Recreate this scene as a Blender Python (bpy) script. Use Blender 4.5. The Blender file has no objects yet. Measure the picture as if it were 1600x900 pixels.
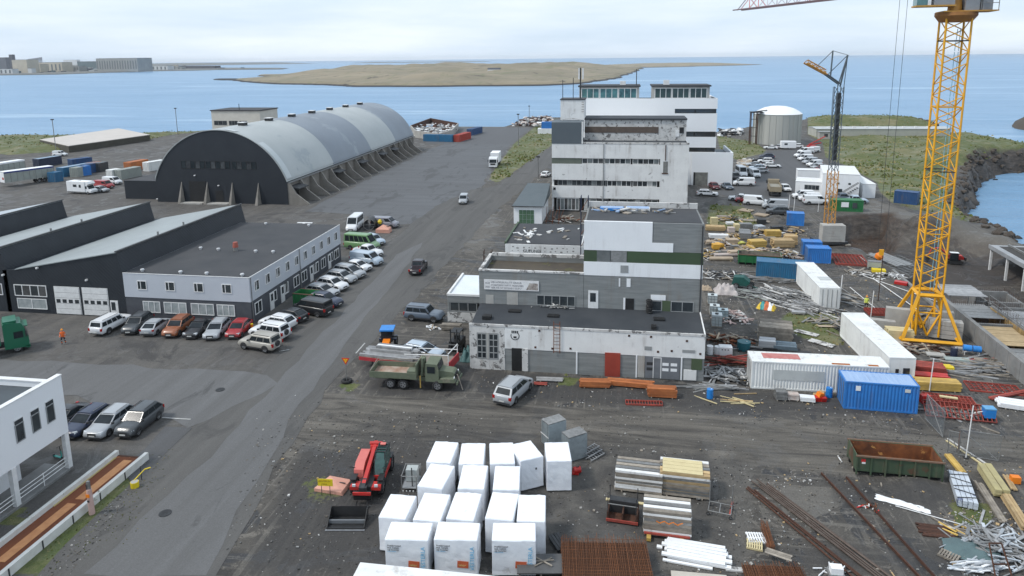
import bpy, bmesh, math, random
import numpy as np
from mathutils import Vector, Matrix
random.seed(7)
S = bpy.context.scene
R = math.radians
pi = math.pi
# ------------------------------------------------------------------ camera
FPX, CX, CY = 1109., 800., 300.
TH, RO, YAW, CH = math.atan(208.5/1109), R(.6), R(9.0), 31.
c_, s_ = math.cos, math.sin
Fv = Vector((-s_(YAW)*c_(TH), c_(YAW)*c_(TH), -s_(TH)))
r0 = Vector((c_(YAW), s_(YAW), 0)); u0 = r0.cross(Fv)
Rv = r0*c_(RO)-u0*s_(RO); Uv = u0*c_(RO)+r0*s_(RO)
cam = bpy.data.cameras.new('camera'); co = bpy.data.objects.new('camera', cam)
S.collection.objects.link(co); S.camera = co
m = Matrix((Rv, Uv, -Fv)).transposed().to_4x4(); m.translation = Vector((0, 0, CH))
co.matrix_world = m
cam.sensor_width = 36; cam.lens = 36*FPX/1600; cam.shift_y = (CY-450)/1600
cam.clip_start = 1; cam.clip_end = 120000
S.render.resolution_x = 1600; S.render.resolution_y = 900
# ------------------------------------------------------------------ sky, sun, exposure
SUN_EL, SUN_AZ = R(50), R(248)      # azimuth the light comes from, clockwise from +Y
w = bpy.data.worlds.new("World"); S.world = w; w.use_nodes = True
wn, wl = w.node_tree.nodes, w.node_tree.links
wn.clear()
def wN(t, **k):
    n = wn.new(t)
    for a, b in k.items(): setattr(n, a, b)
    return n
sky = wN('ShaderNodeTexSky', sky_type='NISHITA', sun_disc=False, sun_elevation=SUN_EL, sun_rotation=SUN_AZ)
sky.air_density = 1.2; sky.dust_density = 1.5; sky.ozone_density = 2
tc = wN('ShaderNodeTexCoord'); mp = wN('ShaderNodeMapping'); mp.inputs['Scale'].default_value = (1.6, 1.6, 12)
wl.new(tc.outputs['Generated'], mp.inputs[0])
nz = wN('ShaderNodeTexNoise'); nz.inputs['Scale'].default_value = 1.7; nz.inputs['Detail'].default_value = 7; nz.inputs['Roughness'].default_value = .55
wl.new(mp.outputs[0], nz.inputs[0])
rp = wN('ShaderNodeValToRGB'); rp.color_ramp.elements[0].position = .25; rp.color_ramp.elements[1].position = .7
rp.color_ramp.elements[0].color = (.78, .78, .78, 1); rp.color_ramp.elements[1].color = (.98, .98, .98, 1)
wl.new(nz.outputs[0], rp.inputs[0])
mx = wN('ShaderNodeMix', data_type='RGBA'); wl.new(rp.outputs[0], mx.inputs[0]); wl.new(sky.outputs[0], mx.inputs[6])
cl = wN('ShaderNodeValToRGB')        # cloud veil, a touch bluer where thinner
cl.color_ramp.elements[0].color = (.60, .74, .90, 1); cl.color_ramp.elements[1].color = (.77, .84, .92, 1)
cl.color_ramp.elements[0].position = .3; cl.color_ramp.elements[1].position = .7
wl.new(nz.outputs[0], cl.inputs[0])
vm = wN('ShaderNodeVectorMath', operation='SCALE'); vm.inputs[3].default_value = 10.4
wl.new(cl.outputs[0], vm.inputs[0]); wl.new(vm.outputs[0], mx.inputs[7])
bg = wN('ShaderNodeBackground'); bg.inputs[1].default_value = .098
wl.new(mx.outputs[2], bg.inputs[0]); wo = wN('ShaderNodeOutputWorld'); wl.new(bg.outputs[0], wo.inputs[0])
sl = bpy.data.lights.new('sun', 'SUN'); sl.energy = 2.0; sl.angle = R(10); sl.color = (1, .96, .9)
so = bpy.data.objects.new('sun', sl); S.collection.objects.link(so)
sd = Vector((s_(SUN_AZ)*c_(SUN_EL), c_(SUN_AZ)*c_(SUN_EL), s_(SUN_EL)))
so.rotation_euler = sd.to_track_quat('Z', 'Y').to_euler(); so.location = (0, 0, 200)
S.view_settings.view_transform = 'Standard'; S.view_settings.look = 'None'
S.view_settings.exposure = .30; S.view_settings.gamma = 1
# ------------------------------------------------------------------ a pixel of the photo -> a point on the plane z
def P(px, py, z=0.):
    d = Fv + Rv*((px-CX)/FPX) - Uv*((py-CY)/FPX)
    t = (z-CH)/d.z
    return (d.x*t, d.y*t)
def PV(px, py, z=0.): return Vector((*P(px, py, z), z))
# ------------------------------------------------------------------ materials
MC = {}
def C4(c): return (c[0], c[1], c[2], 1)
class NT:
    def __init__(s, name):
        s.m = bpy.data.materials.new(name); s.m.use_nodes = True
        s.t = s.m.node_tree; s.n = s.t.nodes; s.l = s.t.links; s.b = s.n['Principled BSDF']
    def N(s, t, ins=None, **k):
        n = s.n.new(t)
        for a, b in k.items(): setattr(n, a, b)
        for a, b in (ins or {}).items(): s.S(n.inputs[a], b)
        return n
    def S(s, inp, v):
        if hasattr(v, 'is_linked') or hasattr(v, 'links'): s.l.new(v, inp)
        elif isinstance(v, tuple) and len(v) == 3 and inp.type == 'RGBA': inp.default_value = C4(v)
        else: inp.default_value = v
    def noise(s, vec, scale, detail=4, rough=.55, dist=0):
        return s.N('ShaderNodeTexNoise', {'Vector': vec, 'Scale': scale, 'Detail': detail, 'Roughness': rough, 'Distortion': dist}).outputs[0]
    def ramp(s, v, a, b, ca=(0, 0, 0), cb=(1, 1, 1)):
        n = s.N('ShaderNodeValToRGB'); e = n.color_ramp.elements
        e[0].position = a; e[1].position = b; e[0].color = C4(ca); e[1].color = C4(cb)
        s.l.new(v, n.inputs[0]); return n.outputs[0]
    def mix(s, f, a, b, mode='MIX'):
        n = s.N('ShaderNodeMix', data_type='RGBA', blend_type=mode); s.S(n.inputs[0], f); s.S(n.inputs[6], a); s.S(n.inputs[7], b)
        return n.outputs[2]
    def math(s, op, a, b=0., c=0., clamp=False):
        n = s.N('ShaderNodeMath', operation=op, use_clamp=clamp); s.S(n.inputs[0], a); s.S(n.inputs[1], b); s.S(n.inputs[2], c); return n.outputs[0]
    def map(s, vec, sc, rot=(0, 0, 0)):
        return s.N('ShaderNodeMapping', {'Vector': vec, 'Scale': sc, 'Rotation': rot}).outputs[0]
    def pos(s): return s.N('ShaderNodeNewGeometry').outputs['Position']
    def bump(s, h, st, d=.05):
        n = s.N('ShaderNodeBump', {'Height': h, 'Strength': st, 'Distance': d}); s.l.new(n.outputs[0], s.b.inputs['Normal'])
def M(name, c1, c2=None, sc=1.5, rough=.8, metal=0., bump=0., c3=None, t3=.62, sc3=.5, stretch=(1, 1, 1), var=0., spec=.5, wave=None, drip=0.):
    if name in MC: return MC[name]
    k = NT(name); p = k.pos()
    c2 = c2 or tuple(x*.82 for x in c1)
    v = k.map(p, stretch)
    n = k.noise(v, sc, 6, .6)
    col = k.mix(k.ramp(n, .32, .68), c1, c2)
    if c3:
        n3 = k.noise(v, sc3, 8, .68, .3); col = k.mix(k.ramp(n3, t3, t3+.035), col, c3)
    if drip:
        dn = k.noise(k.map(p, (1.7, 1.7, .13)), 1., 6, .68, .2); dm_ = k.noise(p, .5, 3, .6)
        col = k.mix(k.math('MULTIPLY', k.math('MULTIPLY', k.ramp(dn, .5, .72), k.ramp(dm_, .4, .62)), drip), col, k.mix(dm_, (.13, .11, .09), (.2, .13, .08)))
    if var:
        oi = k.N('ShaderNodeObjectInfo').outputs['Random']
        col = k.mix(1., col, k.ramp(oi, 0, 1, (1-var,)*3, (1+var*.6,)*3), 'MULTIPLY')
    k.S(k.b.inputs['Base Color'], col); k.b.inputs['Roughness'].default_value = rough; k.b.inputs['Metallic'].default_value = metal
    k.b.inputs['Specular IOR Level'].default_value = spec
    if wave:                                   # sheet-metal ribs: axis, ribs per metre
        wv = k.N('ShaderNodeTexWave', {'Vector': p, 'Scale': wave[1]*.318}, wave_type='BANDS', bands_direction=wave[0]).outputs[0]
        k.bump(wv, .35, .03)
    elif bump:
        k.bump(k.noise(v, sc*6, 5, .6), bump, .03)
    MC[name] = k.m; return k.m
def paint(name, c, rough=.3):
    if name in MC: return MC[name]
    k = NT(name); p = k.pos()
    n = k.noise(p, 2.5, 5, .6)
    k.S(k.b.inputs['Base Color'], k.mix(k.math('MULTIPLY', n, .30), c, tuple(x*.6+.03 for x in c)))
    k.S(k.b.inputs['Roughness'], k.math('MULTIPLY_ADD', n, .25, rough-.08)); k.b.inputs['Coat Weight'].default_value = .35
    k.b.inputs['Coat Roughness'].default_value = .12
    MC[name] = k.m; return k.m
glass = M('dark_glass', (.02, .025, .03), (.045, .055, .06), .7, .08, spec=.8)
glass_t = M('teal_glass', (.09, .24, .24), (.02, .06, .07), .5, .08, spec=.8)
glass_c = M('curtained_glass', (.42, .44, .44), (.25, .28, .28), 1.2, .2)
white = M('white_paint', (.78, .79, .79), (.68, .69, .69), .5, .6, drip=0.2)
white_fr = M('white_frame', (.76, .76, .75), None, 2, .5)
black_clad = M('black_cladding', (.013, .017, .023), (.021, .026, .033), .4, .55, wave=('DIAGONAL', 4), drip=0.0)
roofgrey = M('grey_sheet_roof', (.30, .33, .34), (.25, .275, .285), .25, .5)
felt = M('dark_roof_felt', (.038, .041, .046), (.056, .057, .061), .3, .85, bump=.1)
felt_b = M('bluish_roof_felt', (.028, .033, .040), (.045, .050, .056), .35, .8, c3=(.085, .088, .09), t3=.66, sc3=.4)
conc = M('board_marked_concrete', (.25, .26, .255), (.17, .18, .18), 1.4, .9, bump=.3, stretch=(.25, .25, 2.6), c3=(.42, .43, .42), t3=.66, sc3=.9, drip=0.45)
conc_l = M('light_concrete', (.42, .41, .38), (.33, .32, .30), .8, .9, bump=.15, drip=0.6)
conc_d = M('concrete_wall', (.24, .24, .235), (.16, .162, .16), .7, .9, bump=.2, c3=(.1, .1, .1), t3=.68, sc3=.35, drip=0.5)
peel = M('peeling_white_paint', (.75, .75, .735), (.66, .66, .65), .5, .8, c3=(.36, .355, .345), t3=.635, sc3=.8, bump=.1, drip=0.45)
peel_h = M('flaked_white_paint', (.62, .61, .59), (.48, .475, .46), 1.2, .9, c3=(.17, .165, .16), t3=.545, sc3=1.3, bump=.2, drip=0.5)
whitewall = M('repainted_white_wall', (.80, .81, .815), (.74, .75, .76), .3, .75, c3=(.6, .6, .59), t3=.72, sc3=.7, drip=0.22)
rust = M('rust', (.20, .062, .022), (.10, .033, .016), 2.5, .9, c3=(.36, .15, .05), t3=.6, sc3=1.2, var=.25)
rust_d = M('dark_rust', (.085, .034, .018), (.045, .022, .015), 5, .9, var=.3)
steel = M('galvanised_steel', (.29, .29, .285), (.19, .19, .185), 3, .5, .35, var=.2)
steel_d = M('dark_steel', (.05, .053, .056), (.03, .03, .032), 3, .6, .2, var=.2)
blackp = M('black_paint', (.012, .012, .013), (.02, .02, .02), 3, .5)
rubber = M('tyre_rubber', (.014, .014, .015), (.024, .024, .024), 6, .85)
rimm = M('wheel_rim', (.38, .39, .40), (.24, .24, .25), 6, .35, .6)
crane_y = M('crane_yellow', (.76, .37, .008), (.64, .31, .008), 1.2, .5, c3=(.28, .15, .06), t3=.72, sc3=1.5, drip=0.35)
crane_o = M('crane_orange', (.55, .27, .05), (.42, .19, .04), 1.5, .55)
red = M('signal_red', (.52, .025, .02), (.42, .02, .018), 1.5, .4)
redsteel = M('red_formwork', (.34, .055, .038), (.20, .042, .03), 2.5, .7, var=.3)
wood = M('pale_timber', (.52, .38, .20), (.38, .26, .13), 2, .8, stretch=(1, 1, 4), var=.3)
wood_o = M('weathered_timber', (.34, .30, .25), (.20, .175, .145), 2, .9, var=.35)
wood_y = M('yellow_formwork_board', (.60, .40, .10), (.44, .29, .08), 1.5, .6, var=.25)
wood_or = M('orange_timber', (.46, .155, .05), (.33, .105, .035), 1.5, .8, var=.3)
plasticw = M('white_wrap', (.84, .86, .885), (.74, .76, .80), .9, .38, bump=.6, c3=(.62, .63, .64), t3=.66, sc3=.9)
blue_c = M('blue_container_paint', (.03, .20, .56), (.03, .16, .45), .8, .5, drip=0.55)
blue_r = M('sun_bleached_blue_roof', (.33, .45, .64), (.26, .38, .58), 1.2, .5, c3=(.14, .10, .12), t3=.66, sc3=1., stretch=(3, .4, 1))
blue_d = M('dark_blue_container', (.02, .075, .20), (.02, .06, .15), .8, .5, drip=0.5)
blue_m = M('mid_blue_container', (.02, .14, .27), (.02, .11, .22), .8, .5, c3=(.3, .38, .42), t3=.73, sc3=1.6, drip=0.6)
green_c = M('green_container', (.02, .17, .055), (.02, .13, .045), .8, .5, drip=0.5)
white_c = M('white_container', (.78, .79, .77), (.68, .69, .68), .6, .5, c3=(.38, .17, .08), t3=.74, sc3=.7, drip=0.5)
grey_c = M('grey_container', (.33, .36, .33), (.27, .29, .27), .8, .5, drip=0.5)
red_c = M('red_container', (.42, .05, .03), (.33, .045, .03), .8, .55, drip=0.5)
orange_c = M('orange_container', (.50, .17, .05), (.38, .12, .04), .8, .55, drip=0.5)
pinkc = M('salmon_concrete', (.62, .33, .25), (.54, .27, .20), 1.2, .8)
yellow = M('yellow_paint', (.76, .58, .02), (.65, .48, .02), 2, .5)
orange = M('orange_plastic', (.80, .22, .01), (.7, .18, .01), 2, .5)
bluep = M('blue_plastic', (.02, .22, .60), (.02, .18, .50), 2, .4)
skin = M('skin', (.55, .33, .24), None, 5, .6)
# ------------------------------------------------------------------ objects
COL = S.collection.objects
def new(name, me, parent=None, loc=None):
    o = bpy.data.objects.new(name, me); COL.link(o)
    if parent is not None: o.parent = parent
    if loc is not None: o.location = loc
    return o
def tag(o, label=None, cat=None, group=None, kind=None):
    if label: o['label'] = label
    if cat: o['category'] = cat
    if group: o['group'] = group
    if kind: o['kind'] = kind
    return o
def thing(name, label, cat, loc=(0, 0, 0), rz=0., group=None):
    o = new(name, None); o.location = loc; o.rotation_euler = (0, 0, rz); o.empty_display_size = .3
    return tag(o, label, cat, group)
def copy_tree(o, parent=None):
    c = o.copy(); COL.link(c); c.parent = parent
    for ch in o.children: copy_tree(ch, c)
    return c
class MB:
    """collects shapes into ONE mesh"""
    def __init__(s): s.v = []; s.f = []; s.mi = []; s.mats = []; s.cur = 0; s.sm = set()
    def mat(s, m):
        if m not in s.mats: s.mats.append(m)
        s.cur = s.mats.index(m); return s
    def poly(s, pts, faces, smooth=False):
        b = len(s.v); s.v += [tuple(p) for p in pts]
        for f in faces:
            if smooth: s.sm.add(len(s.f))
            s.f.append([b+i for i in f]); s.mi.append(s.cur)
        return s
    def box(s, x0, y0, z0, x1, y1, z1):
        return s.poly([(x0,y0,z0),(x1,y0,z0),(x1,y1,z0),(x0,y1,z0),(x0,y0,z1),(x1,y0,z1),(x1,y1,z1),(x0,y1,z1)],
            [(0,3,2,1),(4,5,6,7),(0,1,5,4),(1,2,6,5),(2,3,7,6),(3,0,4,7)])
    def obox(s, c, sz, mt):
        pts = [mt @ Vector((sx*sz[0]/2, sy*sz[1]/2, sz_*sz[2]/2)) + Vector(c) for sz_ in (-1, 1) for sx, sy in ((-1,-1),(1,-1),(1,1),(-1,1))]
        return s.poly(pts, [(0,3,2,1),(4,5,6,7),(0,1,5,4),(1,2,6,5),(2,3,7,6),(3,0,4,7)])
    def bar(s, a, b, w, h=None):
        a, b = Vector(a), Vector(b); d = b-a; q = d.to_track_quat('X', 'Z').to_matrix()
        return s.obox((a+b)/2, (d.length, w, h or w), q)
    def tube(s, a, b, r, n=8, r2=None, cap=True):
        a, b = Vector(a), Vector(b); q = (b-a).to_track_quat('Z', 'Y').to_matrix(); r2 = r if r2 is None else r2
        pts = [a+q@Vector((math.cos(2*pi*i/n)*r, math.sin(2*pi*i/n)*r, 0)) for i in range(n)]
        pts += [b+q@Vector((math.cos(2*pi*i/n)*r2, math.sin(2*pi*i/n)*r2, 0)) for i in range(n)]
        s.poly(pts, [(i, (i+1)%n, n+(i+1)%n, n+i) for i in range(n)], smooth=n > 6)
        if cap: s.poly(pts, [tuple(range(n-1, -1, -1)), tuple(range(n, 2*n))])
        return s
    def prism(s, pts, z0, z1):                       # polygon in xy
        n = len(pts); P_ = [(x, y, z0) for x, y in pts]+[(x, y, z1) for x, y in pts]
        return s.poly(P_, [tuple(range(n-1, -1, -1)), tuple(range(n, 2*n))]+[(i, (i+1)%n, n+(i+1)%n, n+i) for i in range(n)])
    def ext(s, pts, ax, a0, a1):                     # polygon in the plane normal to axis 'x' or 'y'
        n = len(pts)
        f = (lambda t, u, v: (t, u, v)) if ax == 'x' else (lambda t, u, v: (u, t, v))
        P_ = [f(a0, u, v) for u, v in pts]+[f(a1, u, v) for u, v in pts]
        return s.poly(P_, [tuple(range(n-1, -1, -1)), tuple(range(n, 2*n))]+[(i, (i+1)%n, n+(i+1)%n, n+i) for i in range(n)])
    def mesh(s, name, recalc=True):
        me = bpy.data.meshes.new(name); me.from_pydata(s.v, [], s.f)
        for m in s.mats or []: me.materials.append(m)
        if s.mats: me.polygons.foreach_set('material_index', s.mi)
        for i in s.sm: me.polygons[i].use_smooth = True
        if recalc:
            bm = bmesh.new(); bm.from_mesh(me); bmesh.ops.recalc_face_normals(bm, faces=bm.faces); bm.to_mesh(me); bm.free()
        return me
    def build(s, name, parent=None, loc=None): return new(name, s.mesh(name), parent, loc)
CUBE, CYL = {}, {}
def cube_mesh(m):
    if m not in CUBE: CUBE[m] = MB().mat(m).box(-.5, -.5, -.5, .5, .5, .5).mesh('block')
    return CUBE[m]
def piece(name, parent, c, size, m, rot=None):
    """one cube-shaped part sharing its mesh with all alike"""
    o = new(name, cube_mesh(m), parent, c); o.scale = size
    if rot is not None: o.rotation_euler = rot
    return o
def rod(name, parent, a, b, r, m, sq=False):
    key = (m, sq)
    if key not in CYL: CYL[key] = MB().mat(m).tube((0,0,-.5), (0,0,.5), 1, 4 if sq else 8).mesh('rod')
    a, b = Vector(a), Vector(b); d = b-a
    o = new(name, CYL[key], parent, (a+b)/2); o.rotation_euler = d.to_track_quat('Z', 'Y').to_euler(); o.scale = (r, r, d.length)
    return o
# ================================================================== THE SETTING
SEA = -5.
def Ppoly(px, z=0.): return [P(a, b, z) for a, b in px]
coast = [(-460, 258)]+Ppoly([(0, 213), (60, 212)])+[(-204, 281), (-190, 303), (-150, 322), (-118, 335)]+Ppoly(
    [(640, 199), (700, 197.5), (790, 197.5), (812, 190), (835, 184), (875, 183), (960, 183)])+Ppoly(
    [(1120, 206), (1185, 196), (1262, 187), (1350, 186), (1432, 190), (1462, 199)])+Ppoly([(1510, 206), (1545, 211), (1590, 220), (1640, 229), (1760, 240)], 3.)+Ppoly(
    [(1760, 264), (1640, 266), (1600, 268), (1560, 269), (1535, 273), (1512, 286)], -5)+Ppoly([(1496, 303), (1488, 312), (1508, 330), (1528, 348), (1560, 364), (1600, 381), (1680, 410)])+[(95, 128), (110, 90), (130, 10), (-460, 10)]
coast = np.array(coast)
def poly_sd(X, Y, poly):
    """signed distance, positive inside"""
    n = len(poly); d = np.full(X.shape, 1e9); ins = np.zeros(X.shape, bool)
    for i in range(n):
        x1, y1 = poly[i]; x2, y2 = poly[(i+1) % n]
        dx, dy = x2-x1, y2-y1; L = dx*dx+dy*dy+1e-9
        t = np.clip(((X-x1)*dx+(Y-y1)*dy)/L, 0, 1)
        d = np.minimum(d, np.hypot(X-x1-t*dx, Y-y1-t*dy))
        c = ((y1 > Y) != (y2 > Y)); xi = (x2-x1)*(Y-y1)/((y2-y1) if abs(y2-y1) > 1e-9 else 1e-9)+x1
        ins ^= c & (X < xi)
    return np.where(ins, d, -d)
rng = np.random.RandomState(3)
def vnoise(X, Y, s, seed=0):
    """smooth value noise"""
    r = np.random.RandomState(seed).rand(64, 64); x, y = X/s, Y/s
    xi, yi = np.floor(x).astype(int), np.floor(y).astype(int); fx, fy = x-xi, y-yi
    fx, fy = fx*fx*(3-2*fx), fy*fy*(3-2*fy); g = lambda a, b: r[a % 64, b % 64]
    return (g(xi, yi)*(1-fx)+g(xi+1, yi)*fx)*(1-fy)+(g(xi, yi+1)*(1-fx)+g(xi+1, yi+1)*fx)*fy
def fbm(X, Y, s, seed=0, o=4): return sum(vnoise(X, Y, s/2**i, seed+i)/2**i for i in range(o))/sum(1/2**i for i in range(o))
def sm(x): x = np.clip(x, 0, 1); return x*x*(3-2*x)
xs = np.concatenate([np.arange(-460, -110, 3.2), np.arange(-110, 100, 1.1), np.arange(100, 262, 2.)])
ys = np.concatenate([np.arange(10, 22, 3.), np.arange(22, 150, 1.), np.arange(150, 300, 1.8), np.arange(300, 440, 3.)])
GX, GY = np.meshgrid(xs, ys)
sdc = poly_sd(GX, GY, coast)+(fbm(GX, GY, 9, 5)-.5)*5.5*sm((GX-20)/30)
GZ = np.where(sdc > 0, 0, -9*sm(-sdc/5.5))
rocky = sm((GX-55)/15)*sm(1-np.abs(sdc+1)/6)
GZ += rocky*(fbm(GX, GY, 5, 9)-.5)*2.6
# grass mounds on the right headland
headland = np.array(Ppoly([(1262, 188), (1440, 191), (1500, 207), (1560, 216), (1620, 232), (1480, 262), (1490, 305), (1500, 320), (1515, 342), (1440, 322), (1395, 318), (1375, 300), (1370, 285), (1320, 258), (1290, 246), (1285, 222), (1262, 210)]))
sdh = poly_sd(GX, GY, headland)
GZ += sm(sdh/14)*(fbm(GX, GY, 26, 21)*3.6-1.1+(fbm(GX, GY, 7, 33)-.5)*1.6)*sm((sdc+1)/8)
cape = np.array(Ppoly([(1430, 214), (1500, 202), (1640, 224), (1790, 235)], 2.5)+Ppoly([(1790, 266), (1500, 292)], -5)+Ppoly([(1420, 268)])); sdk = poly_sd(GX, GY, cape)
GZ += (3.3+(fbm(GX, GY, 12, 66)-.5)*2)*sm(sdk/9)*sm((sdc+.6)/2.2)
berm = np.array(Ppoly([(1262, 187), (1430, 189), (1470, 199), (1262, 199)])); sdb = poly_sd(GX, GY, berm)
GZ += sm((sdb+6)/14)*2.6
# left shore: low banks
lb = np.array([(-460, 235), (-300, 236), (-210, 214), (-196, 226), (-190, 300), (-215, 276), (-300, 266), (-460, 258)]); sdl = poly_sd(GX, GY, lb)
GZ += sm(sdl/9)*(.8+fbm(GX, GY, 14, 41)*1.2)
# excavation
pit = np.array(Ppoly([(1306, 345), (1318, 337), (1385, 334), (1402, 345), (1420, 352), (1490, 362), (1560, 378), (1610, 396), (1800, 470)])+[(75, 70), (40.6, 70)]+Ppoly([(1468, 466), (1450, 452), (1400, 425), (1340, 385), (1312, 378)]))
sdp = poly_sd(GX, GY, pit)
PZ = -3.2
GZ = np.where(sdp > -1, PZ*sm((sdp+.3)/(2.2+3.5*sm((GX-50)/8)))+(fbm(GX, GY, 4, 51)-.5)*.7*sm(sdp/2), GZ)
hole = np.array(Ppoly([(1306, 376), (1312, 341), (1390, 335), (1398, 366), (1370, 384), (1325, 386)])); sdho = poly_sd(GX, GY, hole)+(fbm(GX, GY, 3, 58)-.5)*1.2
GZ -= 2.6*sm((sdho+.2)/.9)
# earth heaps in the pit and dirt heap by the skip
for hx, hy, hr, hh in ((*P(1440, 385, -3), 7, 2.2), (*P(1470, 372, -2), 6, 1.8), (*P(1385, 395, -2), 5, 1.2), (*P(1560, 405, -3), 4, .9), (*P(1437, 768), 1.9, .8), (*P(1213, 345), 2.3, 1.3)):
    GZ += hh*np.exp(-((GX-hx)**2+(GY-hy)**2)/(hr*hr*.5))
GZ = np.where(sdp > -.5, np.maximum(GZ, -4.7), GZ)
def reg(px, soft=1.5, z=0.):
    return sm(poly_sd(GX, GY, np.array(Ppoly(px, z)))/soft+.5)
yard = np.maximum(reg([(-900, 245), (0, 245), (110, 246), (240, 215), (330, 206), (640, 197), (830, 198), (800, 250), (690, 350), (560, 470), (470, 600), (400, 740), (330, 900), (-900, 900)], 2), reg([(1130, 225), (1262, 222), (1285, 250), (1330, 300), (1340, 325), (1250, 335), (1080, 335), (1070, 290), (1140, 280)], 2))
grass = np.maximum.reduce([sm(sdh/2+.5), sm((sdk-1)/2)*sm((sdc+.2)/1.2), sm(sdb/2+.5), sm(sdl/2+.5)*.9, reg([(770, 268), (802, 226), (845, 190), (872, 186), (884, 212), (862, 227), (812, 262), (778, 286), (764, 280)], 1.5),
    reg([(1120, 212), (1180, 222), (1200, 238), (1150, 250), (1125, 232)], 2), reg([(1105, 318), (1165, 322), (1190, 350), (1130, 360), (1100, 350)], 3)*.7, reg([(700, 100), (710, 100), (700, 110)], 1),
    reg([(190, 850), (160, 880), (20, 900), (20, 880), (225, 712), (262, 705)], .6), reg([(1230, 485), (1310, 490), (1320, 545), (1250, 530), (1215, 500)], 2)*.75, reg([(535, 595), (560, 600), (556, 612), (530, 608)], .5)*.8,
    reg([(1480, 780), (1545, 785), (1555, 820), (1500, 822)], .8)*.9, reg([(460, 752), (510, 740), (545, 770), (520, 790), (470, 785)], 1)*.55, reg([(0, 800), (40, 790), (30, 820), (0, 830)], .5), reg([(770, 470), (800, 470), (780, 480)], .5),
    reg([(870, 588), (905, 590), (905, 602), (872, 600)], .5), reg([(1330, 320), (1500, 320), (1540, 350), (1480, 345), (1400, 322)], 2)*.5])
track = np.maximum(reg([(470, 610), (720, 625), (1150, 650), (1700, 690), (1700, 740), (1300, 740), (900, 700), (640, 690), (440, 720)], 4), 0)
beige = np.maximum.reduce([reg([(1215, 760), (1300, 762), (1310, 790), (1265, 810), (1230, 800)], 1), reg([(760, 800), (960, 700), (1180, 720), (1180, 900), (900, 900)], 4)*.55, reg([(1330, 690), (1500, 690), (1500, 712), (1340, 705)], 2)*.7, reg([(1330, 300), (1400, 325), (1600, 385), (1600, 402), (1420, 345), (1370, 333), (1300, 330)], 1.5)*.9, reg([(640, 350), (760, 300), (800, 350), (770, 395), (720, 400)], 6)*.4])
soil = np.maximum.reduce([reg([(1300, 384), (1308, 338), (1395, 331), (1412, 350), (1395, 388)], 2), sm(sdp/3)*.3])
dark = np.maximum.reduce([reg([(560, 640), (1180, 700), (1180, 900), (420, 900)], 6)*.42, reg([(560, 560), (740, 560), (730, 610), (590, 620)], 1)*.7, reg([(470, 700), (640, 700), (640, 900), (380, 900)], 3)*.6, reg([(1310, 337), (1392, 334), (1400, 385), (1305, 380)], 1), reg([(1360, 395), (1600, 415), (1600, 440), (1440, 450)], 2, -3)*.8, reg([(740, 575), (1110, 600), (1310, 620), (1430, 650), (1200, 650), (740, 620)], 2)*.5, reg([(1180, 850), (1600, 840), (1600, 900), (1180, 900)], 2)*.4, reg([(1280, 740), (1480, 760), (1480, 800), (1300, 790)], 2)*.5])
def grid_mesh(name, X, Y, Z, mats, attrs):
    ny, nx = X.shape; me = bpy.data.meshes.new(name)
    i = np.arange(ny*nx).reshape(ny, nx); q = np.stack([i[:-1, :-1], i[:-1, 1:], i[1:, 1:], i[1:, :-1]], -1).reshape(-1, 4)
    me.vertices.add(nx*ny); me.vertices.foreach_set('co', np.stack([X, Y, Z], -1).astype(np.float32).ravel())
    me.loops.add(q.size); me.loops.foreach_set('vertex_index', q.ravel().astype(np.int32))
    me.polygons.add(len(q)); me.polygons.foreach_set('loop_start', np.arange(0, q.size, 4, dtype=np.int32))
    for m in mats: me.materials.append(m)
    me.update(); me.validate(); me.shade_smooth()
    for k, a in attrs.items():
        at = me.attributes.new(k, 'FLOAT', 'POINT'); at.data.foreach_set('value', a.astype(np.float32).ravel())
    return me
def A(k, name): return k.N('ShaderNodeAttribute', attribute_name=name).outputs['Fac']
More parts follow.
